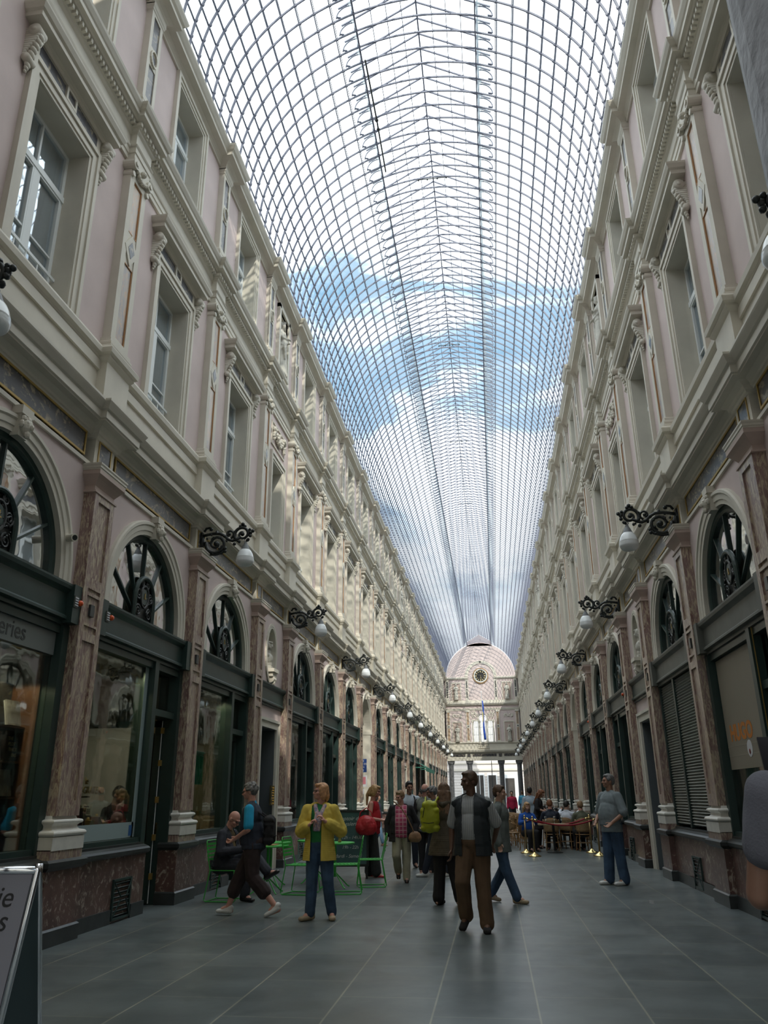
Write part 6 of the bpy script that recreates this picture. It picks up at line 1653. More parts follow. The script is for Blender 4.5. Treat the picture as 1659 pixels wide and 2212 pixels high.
# ------------------------------------------------------------------ green terrace furniture
M['lime_metal'] = mat('bright_green_metal', (0.055, 0.44, 0.07), 0.4)
def green_chair():
    T = []
    b = MB()       # seat slats (angled pairs) on a rim; local front = -y
    for i in range(7):
        y = -0.19 + i * 0.062
        for q in (-1, 1): b.bar((q * 0.008, y - 0.02, 0.452), (q * 0.19, y + 0.03, 0.452), 0.044, 0.004)
    b.tube([(-0.20, -0.22, 0.445), (0.20, -0.22, 0.445), (0.20, 0.20, 0.445), (-0.20, 0.20, 0.445)], 0.009, 6, closed=True)
    T.append(('seat', b.mesh('seat', M['lime_metal'])))
    b = MB()
    for i in range(5): z = 0.60 + i * 0.055; b.bar((-0.185, 0.235 + (z - 0.45) * 0.16, z), (0.185, 0.235 + (z - 0.45) * 0.16, z), 0.004, 0.034)
    b.tube([(-0.20, 0.20, 0.44), (-0.195, 0.235, 0.58), (-0.19, 0.285, 0.84), (-0.16, 0.295, 0.875), (0.16, 0.295, 0.875), (0.19, 0.285, 0.84), (0.195, 0.235, 0.58), (0.20, 0.20, 0.44)], 0.009, 6)
    T.append(('backrest', b.mesh('backrest', M['lime_metal'])))
    for q in (-1, 1):
        b = MB(); b.tube([(q * 0.205, -0.20, 0.44), (q * 0.225, -0.25, 0.03), (q * 0.225, -0.22, 0.009), (q * 0.225, 0.24, 0.009), (q * 0.225, 0.27, 0.03), (q * 0.205, 0.20, 0.44)], 0.009, 6)
        T.append(('leg', b.mesh('leg', M['lime_metal'])))
    b = MB(); b.tube([(-0.225, 0.25, 0.01), (0.225, 0.25, 0.01)], 0.008, 6); T.append(('stretcher', b.mesh('stretcher', M['lime_metal'])))
    return T
GC = green_chair()
def gchair(x, y, rz, label):
    o = empty('terrace_chair', (x, y, 0), math.radians(rz), label, 'chair', 'green metal chairs'); inst(GC, o)
gchair(-3.40, 13.15, 85, 'green metal chair under the seated bald man')
gchair(-2.42, 14.1, 80, 'green metal chair behind the woman in the yellow jacket')
gchair(-1.68, 14.2, -82, 'green metal chair nearest the walkway beside the round table, facing left')
gchair(-1.42, 15.3, -80, 'green metal chair just in front of the woman in red')
def table_t(r):
    T = []
    b = MB(); b.lathe((0, 0, 0.72), [(r - 0.01, 0.0), (r, 0.004), (r, 0.022), (r - 0.01, 0.026), (0.01, 0.026)], 36); T.append(('table_top', b.mesh('table_top', M['lime_metal'])))
    b = MB(); b.tube([(0, 0, 0.18), (0, 0, 0.72)], 0.022, 10); T.append(('column', b.mesh('column', M['lime_metal'])))
    for k in range(4):
        a = PI / 4 + k * PI / 2; b = MB(); b.tube([(0, 0, 0.26), (0.27 * math.cos(a), 0.27 * math.sin(a), 0.03), (0.31 * math.cos(a), 0.31 * math.sin(a), 0.012)], 0.011, 6); T.append(('leg', b.mesh('leg', M['lime_metal'])))
    return T
T30 = table_t(0.35)
for x, y, lab in ((-3.02, 14.15, 'green round table beside the seated bald man'), (-3.25, 15.2, 'green round table farther back between the left shops and the yellow jacket'),
                  (-2.02, 15.0, 'green round table with the pepper mill'), (-2.55, 15.8, 'green round table partly hidden behind the yellow jacket')):
    o = empty('terrace_table', (x, y, 0), 0, lab, 'table', 'green round tables'); inst(T30, o)
M['wood'] = mat('pale_turned_wood', (0.42, 0.24, 0.10), 0.45, var=0.15, vscale=14)
b = MB(); b.lathe((0, 0, 0), [(0.03, 0), (0.032, 0.03), (0.02, 0.05), (0.03, 0.08), (0.03, 0.11), (0.018, 0.13), (0.026, 0.17), (0.024, 0.19), (0.014, 0.205), (0.026, 0.225), (0.026, 0.25), (0.008, 0.265), (0.014, 0.275), (0.006, 0.29)], 14)
o = link('pepper_mill', b.mesh('pepper_mill', M['wood'], True), None, (-1.93, 14.95, 0.747)); tag(o, 'tall turned wooden pepper mill on the green table', 'pepper mill')
b = MB(); b.lathe((0, 0, 0), [(0.03, 0), (0.055, 0.05), (0.058, 0.055)], 14); o = link('bowl', b.mesh('bowl', M['white_paint']), None, (-2.08, 15.0, 0.747)); tag(o, 'small white bowl of sachets beside the pepper mill', 'bowl')
b = MB(); b.box(-0.13, 0.13, -0.18, 0.18, 0, 0.012); o = link('menu', b.mesh('menu', M['wood']), None, (-3.0, 14.12, 0.747)); tag(o, 'brown menu board lying on the green table by the bald man', 'menu')

# chalkboard
M['chalk_green'] = mat('green_chalkboard', (0.055, 0.115, 0.115), 0.6, var=0.15, vscale=3); M['chalk'] = mat('chalk', (0.62, 0.66, 0.64), 0.9)
cb = empty('chalkboard', (-2.08, 16.62, 0), 0.06, 'green chalkboard with chalked opening hours behind the terrace tables', 'sign')
b = MB(); b.frame(-0.02, 0.02, -0.42, 0.42, 0.22, 1.26, 0.045)
b2 = MB(); 
for v in b.v: b2.v.append((v[1], v[0], v[2]))
b2.f = b.f; b2.m = b.m; link('frame', b2.mesh('frame', M['iron']), cb)
b = MB(); b.box(-0.38, 0.38, -0.012, 0.012, 0.26, 1.22); link('panel', b.mesh('panel', M['chalk_green']), cb)
for q in (-1, 1):
    b = MB(); b.box(q * 0.38 - 0.02, q * 0.38 + 0.02, -0.02, 0.02, 0, 0.24); link('leg', b.mesh('leg', M['iron']), cb)
for t, x, z, s_ in (('Comptoir des', 0.0, 1.10, 0.105), ('galeries', 0.10, 1.00, 0.105), ('Non stop', -0.20, 0.84, 0.07), ('12h - 14h30', 0.08, 0.75, 0.085), ('19h - 22h', 0.05, 0.57, 0.085), ('Mardi - Samedi', 0.0, 0.41, 0.09)):
    o = link('lettering', text_mesh(t, s_, M['chalk'], 0.001, shear=0.3), cb, (x, -0.014, z)); o.rotation_euler = (PI / 2, 0, 0)

# ------------------------------------------------------------------ cafe: rattan chairs, tables, posts and ropes
M['rattan'] = mat('woven_rattan', (0.33, 0.21, 0.105), 0.6, var=0.3, vscale=60, bump=0.6, bscale=160); M['cane'] = mat('bent_cane', (0.36, 0.20, 0.08), 0.4, var=0.15, vscale=10)
M['seat_green'] = mat('green_woven_seat', (0.06, 0.24, 0.13), 0.6, var=0.4, vscale=50); M['rope_red'] = mat('red_velvet_rope', (0.28, 0.008, 0.02), 0.7)
M['menu_black'] = mat('black_menu_card', (0.01, 0.012, 0.018), 0.5); M['cafe_top'] = mat('pale_wood_table_top', (0.45, 0.35, 0.20), 0.3, var=0.1)
def rattan_chair(green=False):
    T = []
    b = MB(); b.tube([(0.21 * math.cos(t), -0.01 + 0.21 * math.sin(t), 0.44) for t in [i * PI / 9 for i in range(18)]], 0.014, 6, closed=True)
    base = len(b.v); b.mi = 1
    b.lathe((0, -0.01, 0.43), [(0.20, 0), (0.205, 0.012), (0.20, 0.022)], 20); T.append(('seat', b.mesh('seat', [M['cane'], M['seat_green'] if green else M['rattan']])))
    b = MB(); n = 12; rows = 6; base = 0
    for r in range(rows + 1):
        z = 0.50 + 0.36 * r / rows
        for i in range(n + 1):
            a = math.radians(20 + 140 * i / n); rr = 0.225 + 0.03 * r / rows; zz = z if r < rows else z - 0.10 * abs(math.cos(a)) ** 3
            b.v.append((rr * math.cos(a), rr * math.sin(a), zz if r < rows else zz))
    for r in range(rows):
        for i in range(n): b.f.append((r * (n + 1) + i, r * (n + 1) + i + 1, (r + 1) * (n + 1) + i + 1, (r + 1) * (n + 1) + i)); b.m.append(0)
    bm = bmesh.new(); me = b.mesh('backrest', M['rattan'], True); bm.from_mesh(me); bmesh.ops.solidify(bm, geom=bm.faces[:], thickness=0.012); bm.to_mesh(me); bm.free()
    T.append(('backrest', me))
    b = MB(); b.tube([(0.24 * math.cos(math.radians(a)) * 1.02, 0.24 * math.sin(math.radians(a)) * 1.02, 0.66 if a in (-40, 220) else (0.72 if a in (0, 180) else 0.87 - 0.10 * abs(math.cos(math.radians(a))) ** 3)) for a in (-40, 0, 20, 50, 70, 90, 110, 130, 160, 180, 220)], 0.014, 6)
    T.append(('armrest', b.mesh('armrest', M['cane'])))
    for a in (-45, 225, 45, 135):
        c, s_ = math.cos(math.radians(a)), math.sin(math.radians(a)); b = MB()
        top = 0.66 if a in (-45, 225) else 0.80
        b.tube([(0.24 * c, 0.24 * s_, top), (0.21 * c, 0.21 * s_, 0.44), (0.25 * c, 0.25 * s_, 0.0)], 0.014, 6); b.tube([(0.215 * c, 0.215 * s_, 0.36), (0.10 * c, 0.10 * s_, 0.42)], 0.009, 5)
        T.append(('leg', b.mesh('leg', M['cane'])))
    b = MB(); b.tube([(0.215 * math.cos(t), 0.215 * math.sin(t), 0.22) for t in [i * PI / 6 for i in range(12)]], 0.009, 5, closed=True); T.append(('stretcher', b.mesh('stretcher', M['cane'])))
    return T
RC = {False: rattan_chair(False), True: rattan_chair(True)}
rc_n = 0
def rchair(x, y, rz, label, green=False, s_=1.0):
    o = empty('rattan_chair', (x, y, 0), math.radians(rz), label, 'chair', 'rattan cafe chairs'); inst(RC[green], o); o.scale = (s_,) * 3
rchair(1.96, 27.0, 180, 'rattan armchair seen from behind, just left of the brass posts', False, 1.1)
k = 0
for r, y in enumerate((28.2, 29.5, 30.9, 32.4, 34.0)):
    rchair(1.86 - 0.10 * r, y, 178 + 4 * r, 'rattan cafe armchair, %s one back in the leftmost column of chairs' % ORD[r + 2])
for r, (cx_, cy_) in enumerate(((1.28, 27.4), (1.22, 28.5), (1.18, 29.1), (0.55, 30.3), (1.62, 31.6), (0.95, 31.4))):
    rchair(cx_, cy_, 175 + 3 * r, 'rattan armchair left of the main column of chairs, %s nearest' % ORD[r + 1])
rchair(2.55, 26.9, 120, 'rattan armchair with green seat behind the left end of the red rope', True, 1.1)
rchair(1.35, 26.2, 100, 'rattan armchair turned sideways beside the curly haired woman')
rchair(1.74, 25.02, 20, 'rattan armchair holding the curly haired woman in blue')
rchair(3.45, 26.95, 178, 'rattan armchair with green seat near the right wall behind the rope', True, 1.1)
rchair(2.45, 25.02, 178, 'rattan armchair holding the man in the dark suit')
rchair(2.95, 25.52, 150, 'rattan armchair holding the diner in white')
rchair(3.32, 24.82, 190, 'rattan armchair holding the diner in the olive jacket')
rchair(3.62, 28.4, 200, 'rattan armchair against the right wall beyond the tables')
rchair(2.75, 30.2, 150, 'rattan armchair in the middle of the far tables')
def cafe_table():
    T = []; b = MB(); b.box(-0.42, 0.42, -0.32, 0.32, 0.72, 0.75); T.append(('table_top', b.mesh('table_top', M['cafe_top'])))
    b = MB(); b.tube([(0, 0, 0.03), (0, 0, 0.72)], 0.035, 8); b.lathe((0, 0, 0), [(0.22, 0), (0.22, 0.015), (0.06, 0.045), (0.04, 0.06)], 16); T.append(('pedestal', b.mesh('pedestal', M['iron'])))
    return T
CT = cafe_table()
for i, (x, y, lab) in enumerate(((3.0, 27.7, 'cafe table with dark menu cards just behind the red rope'), (2.45, 24.1, 'cafe table with wine glasses beside the curly haired woman'), (2.80, 26.25, 'cafe table beyond the three seated diners'),
        (2.9, 28.8, 'cafe table behind the first row of chairs'), (1.0, 29.9, 'cafe table at the left edge of the terrace'), (3.0, 31.5, 'farthest cafe table by the right wall'))):
    o = empty('cafe_table', (x, y, 0), 0, lab, 'table', 'cafe tables'); inst(CT, o)
for i, (x, y, lab) in enumerate(((2.75, 27.55, 'dark menu card standing on the left of the cafe table'), (3.15, 27.55, 'dark menu card standing on the right of the cafe table'))):
    b = MB(); b.bar((-0.1, 0, 0.0), (-0.1, 0.03, 0.2), 0.012); b.obox((0, 0.0, 0.10), (0.10, 0, 0), (0, 0.004, 0), (0, 0.015, 0.10)); b.obox((0, 0.03, 0.10), (0.10, 0, 0), (0, 0.004, 0), (0, -0.015, 0.10))
    o = link('menu_card', b.mesh('menu_card', M['menu_black']), None, (x, y, 0.75)); tag(o, lab, 'menu')
rnd = random.Random(9)
M['clear_glass'] = glassy('wine_glass', (0.9, 0.95, 0.95), 0.15)
for i, (x, y, lab) in enumerate(((2.25, 24.1, 'left wine glass on the table beside the curly haired woman'), (2.5, 24.2, 'middle wine glass on the table beside the curly haired woman'), (2.68, 24.0, 'right wine glass on the table beside the curly haired woman'))):
    b = MB(); b.lathe((0, 0, 0), [(0.035, 0), (0.035, 0.004), (0.005, 0.008), (0.005, 0.08), (0.03, 0.11), (0.036, 0.15), (0.03, 0.19)], 12); o = link('wine_glass', b.mesh('wine_glass', M['clear_glass'], True), None, (x, y, 0.75)); tag(o, lab, 'glass')
# brass stanchions and ropes
def stanchion():
    T = []; b = MB(); b.lathe((0, 0, 0), [(0.165, 0), (0.17, 0.012), (0.165, 0.022), (0.10, 0.05), (0.05, 0.085), (0.03, 0.105), (0.026, 0.11)], 28); T.append(('base', b.mesh('base', M['brass'], True)))
    b = MB(); b.tube([(0, 0, 0.10), (0, 0, 0.90)], 0.024, 14); T.append(('post', b.mesh('post', M['brass_dark'], True)))
    b = MB(); b.lathe((0, 0, 0.88), [(0.025, 0), (0.034, 0.01), (0.034, 0.05), (0.022, 0.06), (0.03, 0.075), (0.02, 0.10), (0.005, 0.11)], 16); b.tube([(0.045 * math.cos(t), 0.045 * math.sin(t), 0.91) for t in [i * PI / 7 for i in range(14)]], 0.006, 6, closed=True)
    T.append(('head', b.mesh('head', M['brass'], True)))
    return T
M['brass_dark'] = mat('worn_brass_tube', (0.36, 0.25, 0.12), 0.32, metal=0.8)
STN = stanchion(); SP = [(1.82, 22.6), (1.66, 23.9), (3.50, 22.75), (3.44, 24.0)]
for (x, y), lab in zip(SP, ('front left', 'back left', 'front right', 'back right')):
    o = empty('brass_post', (x, y, 0), 0, 'brass rope post with domed foot, %s one of four before the cafe' % lab, 'rope post', 'brass rope posts'); inst(STN, o)
for (a, c_, sag, lab) in ((0, 2, 0.15, 'red rope slung between the two front brass posts'), (1, 3, 0.17, 'red rope slung between the two back brass posts')):
    p, q = Vector((SP[a][0], SP[a][1], 0.90)), Vector((SP[c_][0], SP[c_][1], 0.90)); b = MB(); pts = []
    for i in range(21): t = i / 20; pts.append(p.lerp(q, 0.025 + 0.95 * t) - Vector((0, 0, sag * 4 * t * (1 - t))))
    b.tube(pts, 0.02, 9); o = empty('rope', (0, 0, 0), 0, lab, 'rope'); link('cord', b.mesh('cord', M['rope_red'], True), o)
    b = MB(); b.tube(pts[:2], 0.026, 9); link('hook', b.mesh('hook', M['brass'], True), o); b = MB(); b.tube(pts[-2:], 0.026, 9); link('hook', b.mesh('hook', M['brass'], True), o)

# ------------------------------------------------------------------ A-frame sign at the lower left
M['poster'] = mat('grey_white_poster', (0.20, 0.20, 0.235), 0.4); M['lettering_black'] = mat('black_lettering', (0.01, 0.01, 0.012), 0.5); M['sign_back'] = mat('sign_side_panel', (0.03, 0.05, 0.055), 0.4)
sg_ = empty('pavement_sign', (-2.01, 4.55, 0), math.radians(-2), 'chrome framed A-board with black lettering at the lower left', 'sign')
tilt = 0.23
def onp(x, z, off=0.0, side=1): return (x, side * (-0.27 + (1.17 - 0) * 0 + z * tilt * 1.0 - off), z)
W_ = 0.30
b = MB()
for q in (-1, 1):
    b.tube([onp(q * W_, 0.0), onp(q * W_, 1.12), (q * W_, -0.005, 1.165)], 0.017, 10)
b.tube([onp(-W_, 1.13), onp(W_, 1.13)], 0.022, 10); b.tube([onp(-W_, 0.12), onp(W_, 0.12)], 0.015, 8)
link('front_frame', b.mesh('front_frame', M['chrome'], True), sg_)
b = MB()
for q in (-1, 1): b.tube([onp(q * W_, 0.0, 0, -1), onp(q * W_, 1.12, 0, -1), (q * W_, 0.005, 1.165)], 0.017, 10)
b.tube([onp(-W_, 1.13, 0, -1), onp(W_, 1.13, 0, -1)], 0.022, 10)
link('back_frame', b.mesh('back_frame', M['chrome'], True), sg_)
b = MB(); p = [Vector(onp(-W_ + 0.02, 0.13)), Vector(onp(W_ - 0.02, 0.13)), Vector(onp(W_ - 0.02, 1.11)), Vector(onp(-W_ + 0.02, 1.11))]
nrm = (p[1] - p[0]).cross(p[3] - p[0]).normalized()
b.add([v + nrm * 0.006 for v in p] + [v - nrm * 0.006 for v in p], [(0, 1, 2, 3), (7, 6, 5, 4), (0, 4, 5, 1), (1, 5, 6, 2), (2, 6, 7, 3), (3, 7, 4, 0)]); link('poster', b.mesh('poster', M['poster']), sg_)
b = MB(); b.add([onp(-W_, 0.05, 0, -1), onp(W_, 0.05, 0, -1), onp(W_, 1.1, 0, -1), onp(-W_, 1.1, 0, -1)], [(0, 1, 2, 3)]); link('back_panel', b.mesh('back_panel', M['sign_back']), sg_)
b = MB(); b.add([onp(W_, 0.02), onp(W_, 0.02, 0, -1), onp(W_, 1.10, 0, -1), onp(W_, 1.10)], [(0, 1, 2, 3)]); link('side_cloth', b.mesh('side_cloth', M['sign_back']), sg_)
for t, z in (('ie', 0.995), ('s', 0.88)):
    o = link('lettering', text_mesh(t, 0.15, M['lettering_black'], 0.001, align='RIGHT', shear=0.15), sg_, onp(W_ - 0.10, z, 0.008)); o.rotation_euler = (PI / 2 - math.atan(tilt), 0, 0)

# ------------------------------------------------------------------ things on and in the shops
M['siren_orange'] = mat('orange_beacon', (0.75, 0.10, 0.02), 0.35)
def siren(side, y, label):
    o = empty('alarm_beacon', (side * (W0 - 0.145), y, 3.78), 0 if side < 0 else PI, label, 'alarm')
    b = MB(); b.box(0, 0.012, -0.09, 0.0, -0.07, 0.07); link('louvre', b.mesh('louvre', M['greygreen']), o)
    for k in range(4):
        b = MB(); b.box(0.012, 0.02, -0.08, -0.01, -0.05 + k * 0.03, -0.035 + k * 0.03); link('slat', b.mesh('slat', M['reveal_white']), o)
    b = MB(); b.tube([(0.0, 0.035, 0), (0.03, 0.035, 0), (0.05, 0.035, 0)], [0.036, 0.036, 0.02], 14); link('lens', b.mesh('lens', M['siren_orange'], True), o)
siren(-1, 8.86, 'orange alarm beacon at the far end of the bookshop beam')
siren(-1, 9.70, 'orange alarm beacon at the near end of the sweet shop beam')
siren(1, 20.0, 'orange alarm beacon above the first house door on the right')
siren(1, 27.5, 'orange alarm beacon farther along the right shops')
def camera_(x, y, z, rz, label):
    o = empty('security_camera', (x, y, z), rz, label, 'camera')
    b = MB(); b.tube([(0, 0, 0), (0.16, -0.08, -0.03)], [0.045, 0.05], 12); link('housing', b.mesh('housing', M['cream']), o)
    b = MB(); b.tube([(0.158, -0.079, -0.03), (0.162, -0.081, -0.031)], 0.035, 12); link('lens', b.mesh('lens', M['iron']), o)
camera_(-W0 + 0.02, 8.62, 4.55, 0, 'small cone shaped security camera on the arch of the bookshop window')
# bookshop window: fascia and books
M['fascia'] = mat('frosted_grey_fascia', (0.16, 0.18, 0.175), 0.4); M['fascia_text'] = mat('grey_fascia_lettering', (0.05, 0.055, 0.055), 0.5)
fa = empty('fascia_panel', (-W0 - 0.055, 7.8, 3.27), 0, 'grey frosted fascia panel ending in dark lettering above the bookshop window', 'sign')
b = MB(); b.box(-0.10, 0.02, -0.9, 0.98, -0.14, 0.14); link('panel', b.mesh('panel', M['fascia']), fa)
o = link('lettering', text_mesh('Galeries', 0.27, M['fascia_text'], 0.002, 'RIGHT'), fa, (0.023, 0.36, 0.0)); o.rotation_euler = (PI / 2, 0, PI / 2)
M['wood_frame'] = mat('brown_display_wood', (0.13, 0.06, 0.03), 0.5, var=0.2)
cols = [('black', (0.015, 0.015, 0.016)), ('cream', (0.50, 0.42, 0.33)), ('slate blue', (0.05, 0.09, 0.12)), ('olive', (0.10, 0.11, 0.03)), ('brown', (0.22, 0.10, 0.05)), ('grey', (0.3, 0.3, 0.3))]
k = 0
for r, z in enumerate((2.46, 2.08, 1.70, 1.33)):
    for c in range(3):
        y = 8.66 - c * 0.50; cn, cc_ = cols[(r + c * 2) % 6] if c else cols[(5, 0, 1, 2)[r]]
        bk = empty('book', (-W0 - 0.35, y, z - 0.16), 0.0, '%s covered book in bookshop window, %s shelf down, %s from the right' % (cn, ORD[r + 1], ORD[c + 1]), 'book', 'books in the bookshop window')
        m1 = mat('cover_%d_%d' % (r, c), cc_, 0.35, var=0.35, vscale=9)
        b = MB(); b.obox((0, 0, 0.15), (0.012, 0, 0.003), (0, 0.16, 0), (-0.03, 0, 0.14)); link('cover', b.mesh('cover', m1), bk)
        b = MB(); b.obox((-0.012, 0, 0.148), (0.010, 0, 0.002), (0, 0.157, 0), (-0.03, 0, 0.136)); link('pages', b.mesh('pages', M['white_paint']), bk)
        if r == 1 and c == 0:
            for i, t in enumerate(('THE', 'PLOT', 'THICK', 'ENS')):
                o = link('lettering', text_mesh(t, 0.055, M['gold_paint'], 0.001), bk, (0.022 - 0.012 * i * -1 - 0.03 * (0.5 - i * 0.28), 0, 0.25 - i * 0.062)); o.rotation_euler = (PI / 2, 0, PI / 2)
sh = empty('display_shelves', (-W0 - 0.48, 7.95, 0.95), 0, 'brown wooden book display behind the first left window', 'shelf')
b = MB(); b.box(-0.04, 0.0, -0.95, 0.85, 0, 1.85); link('back_board', b.mesh('back_board', M['interior_dark']), sh)
for z in (0.22, 0.59, 0.97, 1.35):
    b = MB(); b.box(0, 0.22, -0.95, 0.85, z - 0.02, z); link('shelf', b.mesh('shelf', M['wood_frame']), sh)
b = MB(); b.box(0.0, 0.34, 0.82, 0.88, 0, 2.2); link('upright', b.mesh('upright', M['wood_frame']), sh)
# sweet shop window (second left)
M['film'] = mat('pale_window_film', (0.30, 0.38, 0.38), 0.5); M['gold_leaf'] = mat('gold_leaf_lettering', (0.62, 0.50, 0.25), 0.35, metal=0.3)
o = empty('window_film', (-W0 - 0.066, 10.6, 1.0), 0, 'pale frosted strip along the bottom of the sweet shop window', 'window film')
b = MB(); b.box(0, 0.002, -1.0, 0.92, 0.0, 0.20); b.box(0, 0.002, 0.86, 0.98, 0.0, 2.4); link('film', b.mesh('film', M['film']), o)
b = MB(); b.box(0.002, 0.004, 0.78, 0.88, 0.02, 0.16); link('sticker', b.mesh('sticker', mat('blue_sticker', (0.04, 0.12, 0.3), 0.4)), o)
o = empty('window_lettering', (-W0 - 0.30, 10.62, 1.62), 0, 'gold letters on the glass of the sweet shop window', 'lettering')
q = link('lettering', text_mesh('H-GRATEAU', 0.13, M['gold_leaf'], 0.006), o); q.rotation_euler = (PI / 2, 0, PI / 2)
q = link('lettering', text_mesh('le', 0.13, M['gold_leaf'], 0.006), o, (0, -0.15, 0.12)); q.rotation_euler = (PI / 2, 0, PI / 2)
ds = empty('display_stand', (-W0 - 0.40, 10.5, 0.95), 0, 'glass and brass stand in the sweet shop window', 'display stand')
b = MB(); b.box(-0.22, 0.14, -0.95, 0.85, 0, 0.05); b.box(-0.2, 0.1, -0.8, 0.1, 0.58, 0.60); link('shelf', b.mesh('shelf', M['wood_frame']), ds)
items = [('red', (0.30, 0.04, 0.03), -0.15, 0.13, 0.34), ('dark brown', (0.10, 0.03, 0.02), 0.02, 0.12, 0.40), ('amber', (0.45, 0.25, 0.05), -0.38, 0.14, 0.30), ('white', (0.55, 0.56, 0.52), -0.72, 0.12, 0.38), ('gold', (0.5, 0.36, 0.12), 0.28, 0.14, 0.24), ('pink', (0.42, 0.22, 0.22), 0.52, 0.13, 0.28), ('cream', (0.5, 0.45, 0.3), 0.72, 0.12, 0.20)]
for cn, cc_, y, w, h in items:
    bx_ = empty('gift_box', (-W0 - 0.38, 10.5 + y, 1.0), 0.0, '%s gift box tied with gold ribbon in the sweet shop window' % cn, 'box', 'gift boxes in the sweet shop window')
    b = MB(); b.box(-0.06, 0.06, -w / 2, w / 2, 0, h); link('carton', b.mesh('carton', mat('box_' + cn, cc_, 0.45)), bx_)
    b = MB(); b.box(-0.062, 0.062, -0.008, 0.008, 0, h + 0.002); b.ball((0, 0, h + 0.02), 0.022, 8, 5); link('ribbon', b.mesh('ribbon', M['gold_paint']), bx_)
o = empty('alarm_keypad', (-W0 - 1.30, 12.52, 1.35), 0, 'white alarm keypad on the pale wall inside the open shop door', 'keypad')
b = MB(); b.box(-0.09, 0.09, -0.03, 0.0, -0.08, 0.08); link('body', b.mesh('body', M['white_paint']), o)
b = MB(); b.box(-0.04, 0.04, -0.034, -0.03, 0.045, 0.065); link('display', b.mesh('display', mat('keypad_display', (0.05, 0.07, 0.15), 0.3)), o)
b = MB()
for i in range(12):
    b = MB(); b.box(-0.06 + (i % 4) * 0.035, -0.035 + (i % 4) * 0.035, -0.036, -0.03, -0.05 + (i // 4) * 0.028, -0.033 + (i // 4) * 0.028); link('key', b.mesh('key', M['fascia']), o)
w_ = [q for q in scene.objects if q.name == 'wall_left'][0]
b = MB(); b.box(-2.4, -0.35, 12.54, 12.60, 0.0, 2.6); link('inner_wall', b.mesh('inner_wall', M['reveal_white']), w_)
# third left window: green string curtain, bags
M['string_green'] = mat('green_string', (0.01, 0.30, 0.17), 0.6)
o = empty('string_curtain', (-W0 - 0.30, 14.35, 1.75), 0, 'green string curtain hanging in the third left shop window', 'curtain'); tag(o, kind='stuff')
b = MB()
for i in range(34): b.tube([(0, -0.5 + i * 0.031, 0.55), (0.005 * math.sin(i), -0.5 + i * 0.031 + 0.004 * math.sin(i * 3), 0.0)], 0.008, 5)
b.box(-0.01, 0.01, -0.55, 0.58, 0.55, 0.58); link('strings', b.mesh('strings', M['string_green']), o)
for i, (cn, cc_, y) in enumerate((('white', (0.5, 0.55, 0.58), -0.55), ('pale blue', (0.35, 0.45, 0.5), -0.2), ('gold', (0.45, 0.33, 0.10), 0.15))):
    o = empty('paper_bag', (-W0 - 0.35, 14.7 + y, 0.95), 0.2, '%s paper bag in the third left shop window' % cn, 'bag', 'paper bags in the third left window')
    b = MB(); b.box(-0.06, 0.06, -0.12, 0.12, 0, 0.34); link('bag', b.mesh('bag', mat('paper_' + cn, cc_, 0.6)), o)
    b = MB(); b.tube([(0, -0.06, 0.33), (0, -0.03, 0.42), (0, 0.03, 0.42), (0, 0.06, 0.33)], 0.005, 5); link('handle', b.mesh('handle', M['white_paint']), o)
# small ceiling lamps of the first shops
M['spot_black'] = mat('black_spot_body', (0.02, 0.02, 0.02), 0.4)
n_ = 0
for side, yc, nm in ((-1, 7.32, 'bookshop'), (-1, 11.10, 'sweet shop'), (-1, 14.88, 'third left shop')):
    for k in range(3):
        n_ += 1
        o = empty('spotlight', (side * (W0 + 0.26), yc - (1.0 if nm != 'bookshop' else 0.25) + k * 0.62, 3.42 if nm != 'bookshop' else 3.0), 0, 'dark square ceiling spotlight in the %s, %s from the door side' % (nm, ORD[3 - k]), 'ceiling light', 'shop ceiling spotlights')
        b = MB(); b.box(-0.08, 0.08, -0.08, 0.08, 0.0, 0.2); link('housing', b.mesh('housing', M['spot_black']), o)
        ld = bpy.data.lights.new('bulb', 'SPOT'); ld.energy = 30; ld.color = (1.0, 0.82, 0.52); ld.shadow_soft_size = 0.05; ld.spot_size = 2.4; lo = bpy.data.objects.new('bulb', ld); COL.objects.link(lo); lo.parent = o; lo.location = (0, 0, -0.02)
# brass name plate frame and hanging lanterns on the left
o = empty('name_plate', (-W0 + 0.02, 19.35 - 0.75, 1.35), 0, 'brass framed plate with many doorbells beside the first left house door', 'doorbell panel')
b = MB(); b.frame(0, 0.04, -0.14, 0.14, 0, 0.42, 0.03); b.box(0, 0.02, -0.12, 0.12, 0.02, 0.4); link('plate', b.mesh('plate', M['brass']), o)
for i in range(6):
    b = MB(); b.box(0.02, 0.03, -0.08, 0.08, 0.06 + i * 0.055, 0.085 + i * 0.055); link('bell_label', b.mesh('bell_label', M['iron']), o)
# signs in the side passage
yp = PIL[9] - 1.22
M['sign_blue'] = mat('blue_enamel', (0.015, 0.05, 0.20), 0.35); M['sign_white'] = mat('white_enamel', (0.6, 0.6, 0.62), 0.4); M['sign_pink'] = mat('pink_card', (0.60, 0.20, 0.25), 0.5)
o = empty('street_sign', (-W0 - 0.34, yp - 0.03, 2.72), 0, 'blue enamel street name sign on the left passage pier', 'sign')
b = MB(); b.box(-0.30, 0.30, -0.012, 0.0, -0.26, 0.26); link('plate', b.mesh('plate', M['sign_blue']), o)
for i, t in enumerate(('GALERIE', 'DES PRINCES', 'PRINSEN', 'GALERIJ')):
    q = link('lettering', text_mesh(t, 0.105, M['sign_white'], 0.001), o, (0, -0.015, 0.18 - 0.12 * i)); q.rotation_euler = (PI / 2, 0, 0)
o = empty('notice_board', (-W0 - 0.34, yp - 0.03, 2.12), 0, 'white notice with a pink panel below the blue street sign', 'sign')
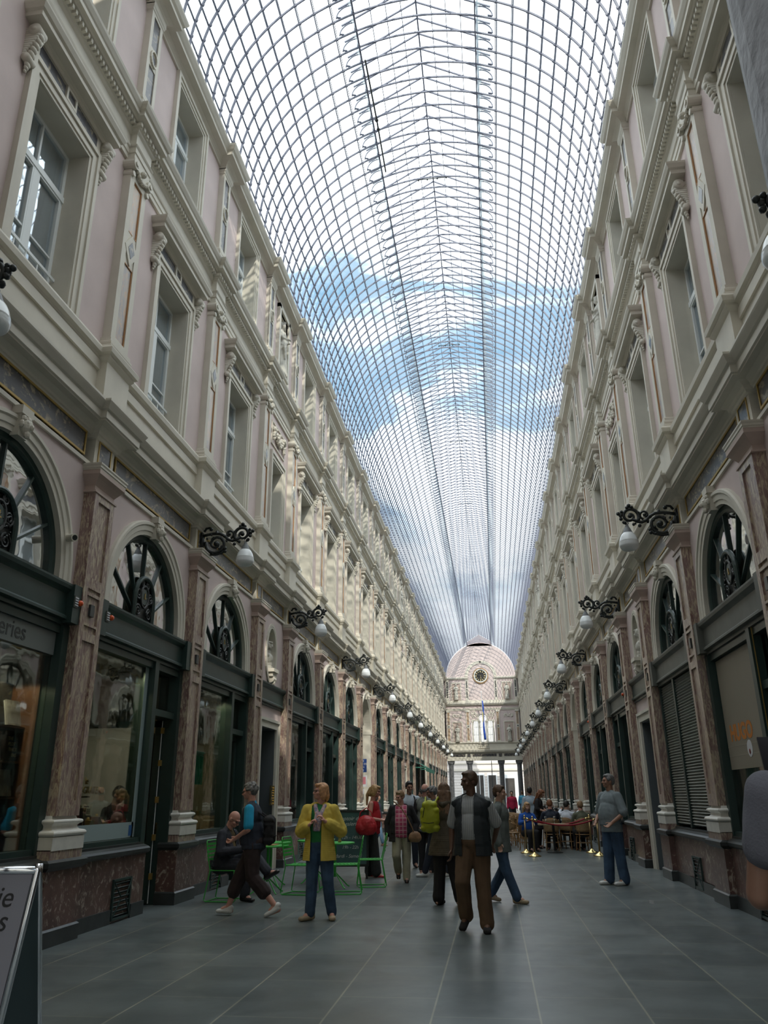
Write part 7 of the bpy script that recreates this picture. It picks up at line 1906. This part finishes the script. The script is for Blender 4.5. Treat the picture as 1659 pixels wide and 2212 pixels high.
b = MB(); b.box(-0.32, 0.32, -0.012, 0.0, -0.22, 0.22); link('board', b.mesh('board', M['sign_white']), o)
b = MB(); b.box(-0.12, 0.26, -0.016, -0.01, -0.12, 0.16); link('panel', b.mesh('panel', M['sign_pink']), o)
o = empty('notice_card', (-W0 - 0.34, yp - 0.03, 1.72), 0, 'small white card below the pink notice', 'sign')
b = MB(); b.box(-0.2, 0.2, -0.012, 0.0, -0.1, 0.1); link('card', b.mesh('card', M['sign_white']), o)
# right: HUGO window film
M['tan_film'] = mat('tan_frosted_film', (0.24, 0.21, 0.16), 0.55, var=0.06, vscale=0.8); M['orange_letters'] = mat('orange_letters', (0.50, 0.17, 0.02), 0.6); M['film_line'] = mat('pale_film_line', (0.34, 0.30, 0.24), 0.6)
hf = empty('window_film', (W0 + 0.062, 11.10, 1.0), PI, 'tan frosted film with orange letters covering the right shop window', 'window film')
b = MB(); b.box(0, 0.002, -1.44, 0.45, 0.82, 2.38); link('film', b.mesh('film', M['tan_film']), hf)
q = link('lettering', text_mesh('HUGO', 0.30, M['orange_letters'], 0.001, bold=0.012), hf, (0.004, -0.71, 1.30)); q.rotation_euler = (PI / 2, 0, PI / 2); q.scale = (1.15, 1.0, 1)
b = MB(); b.lathe((0, 0, 0), [(0.001, 0), (0.11, 0.0), (0.11, 0.004), (0.001, 0.004)], 28); q = link('oval_badge', b.mesh('oval_badge', M['sign_white']), hf, (0.002, -0.43, 1.07)); q.rotation_euler = (0, PI / 2, 0)
b = MB(); b.ball((0, 0, 0), 0.035, 8, 6, (0.2, 0.8, 1)); q = link('badge_mark', b.mesh('badge_mark', mat('dark_red_mark', (0.2, 0.04, 0.04), 0.6)), hf, (0.01, -0.43, 1.03))
for z in (1.00, 1.13):
    b = MB(); b.box(0.002, 0.004, -1.44, 0.45, z, z + 0.006); link('line', b.mesh('line', M['film_line']), hf)
b = MB(); b.box(0, 0.004, -0.06, 0.06, 0, 0.04); o = link('paper_scrap', b.mesh('paper_scrap', M['sign_white']), None, (3.05, 13.1, 0.0), 0.4); tag(o, 'scrap of white paper on the floor by the right plinth', 'litter')
# green awning valance far left
b = MB(); b.add([(0, -1.7, 0.4), (0, 1.7, 0.4), (0.7, 1.7, 0.0), (0.7, -1.7, 0.0)], [(0, 1, 2, 3)]); b.box(0.68, 0.72, -1.7, 1.7, -0.22, 0.02); b.box(0.0, 0.7, -1.7, -1.68, -0.02, 0.05)
for i, k_ in ((14, 0), (15, 1)):
    yc = (PIL[i] + PIL[i + 1]) / 2; o = link('awning', b.mesh('awning', mat('green_awning_cloth', (0.03, 0.16, 0.11), 0.8)), None, (-W0 + 0.15, yc, 3.25)); tag(o, 'green awning over a distant left shop, %s of the pair' % ('nearer' if k_ == 0 else 'farther'), 'awning')
bpy.data.scenes.remove(TMP)
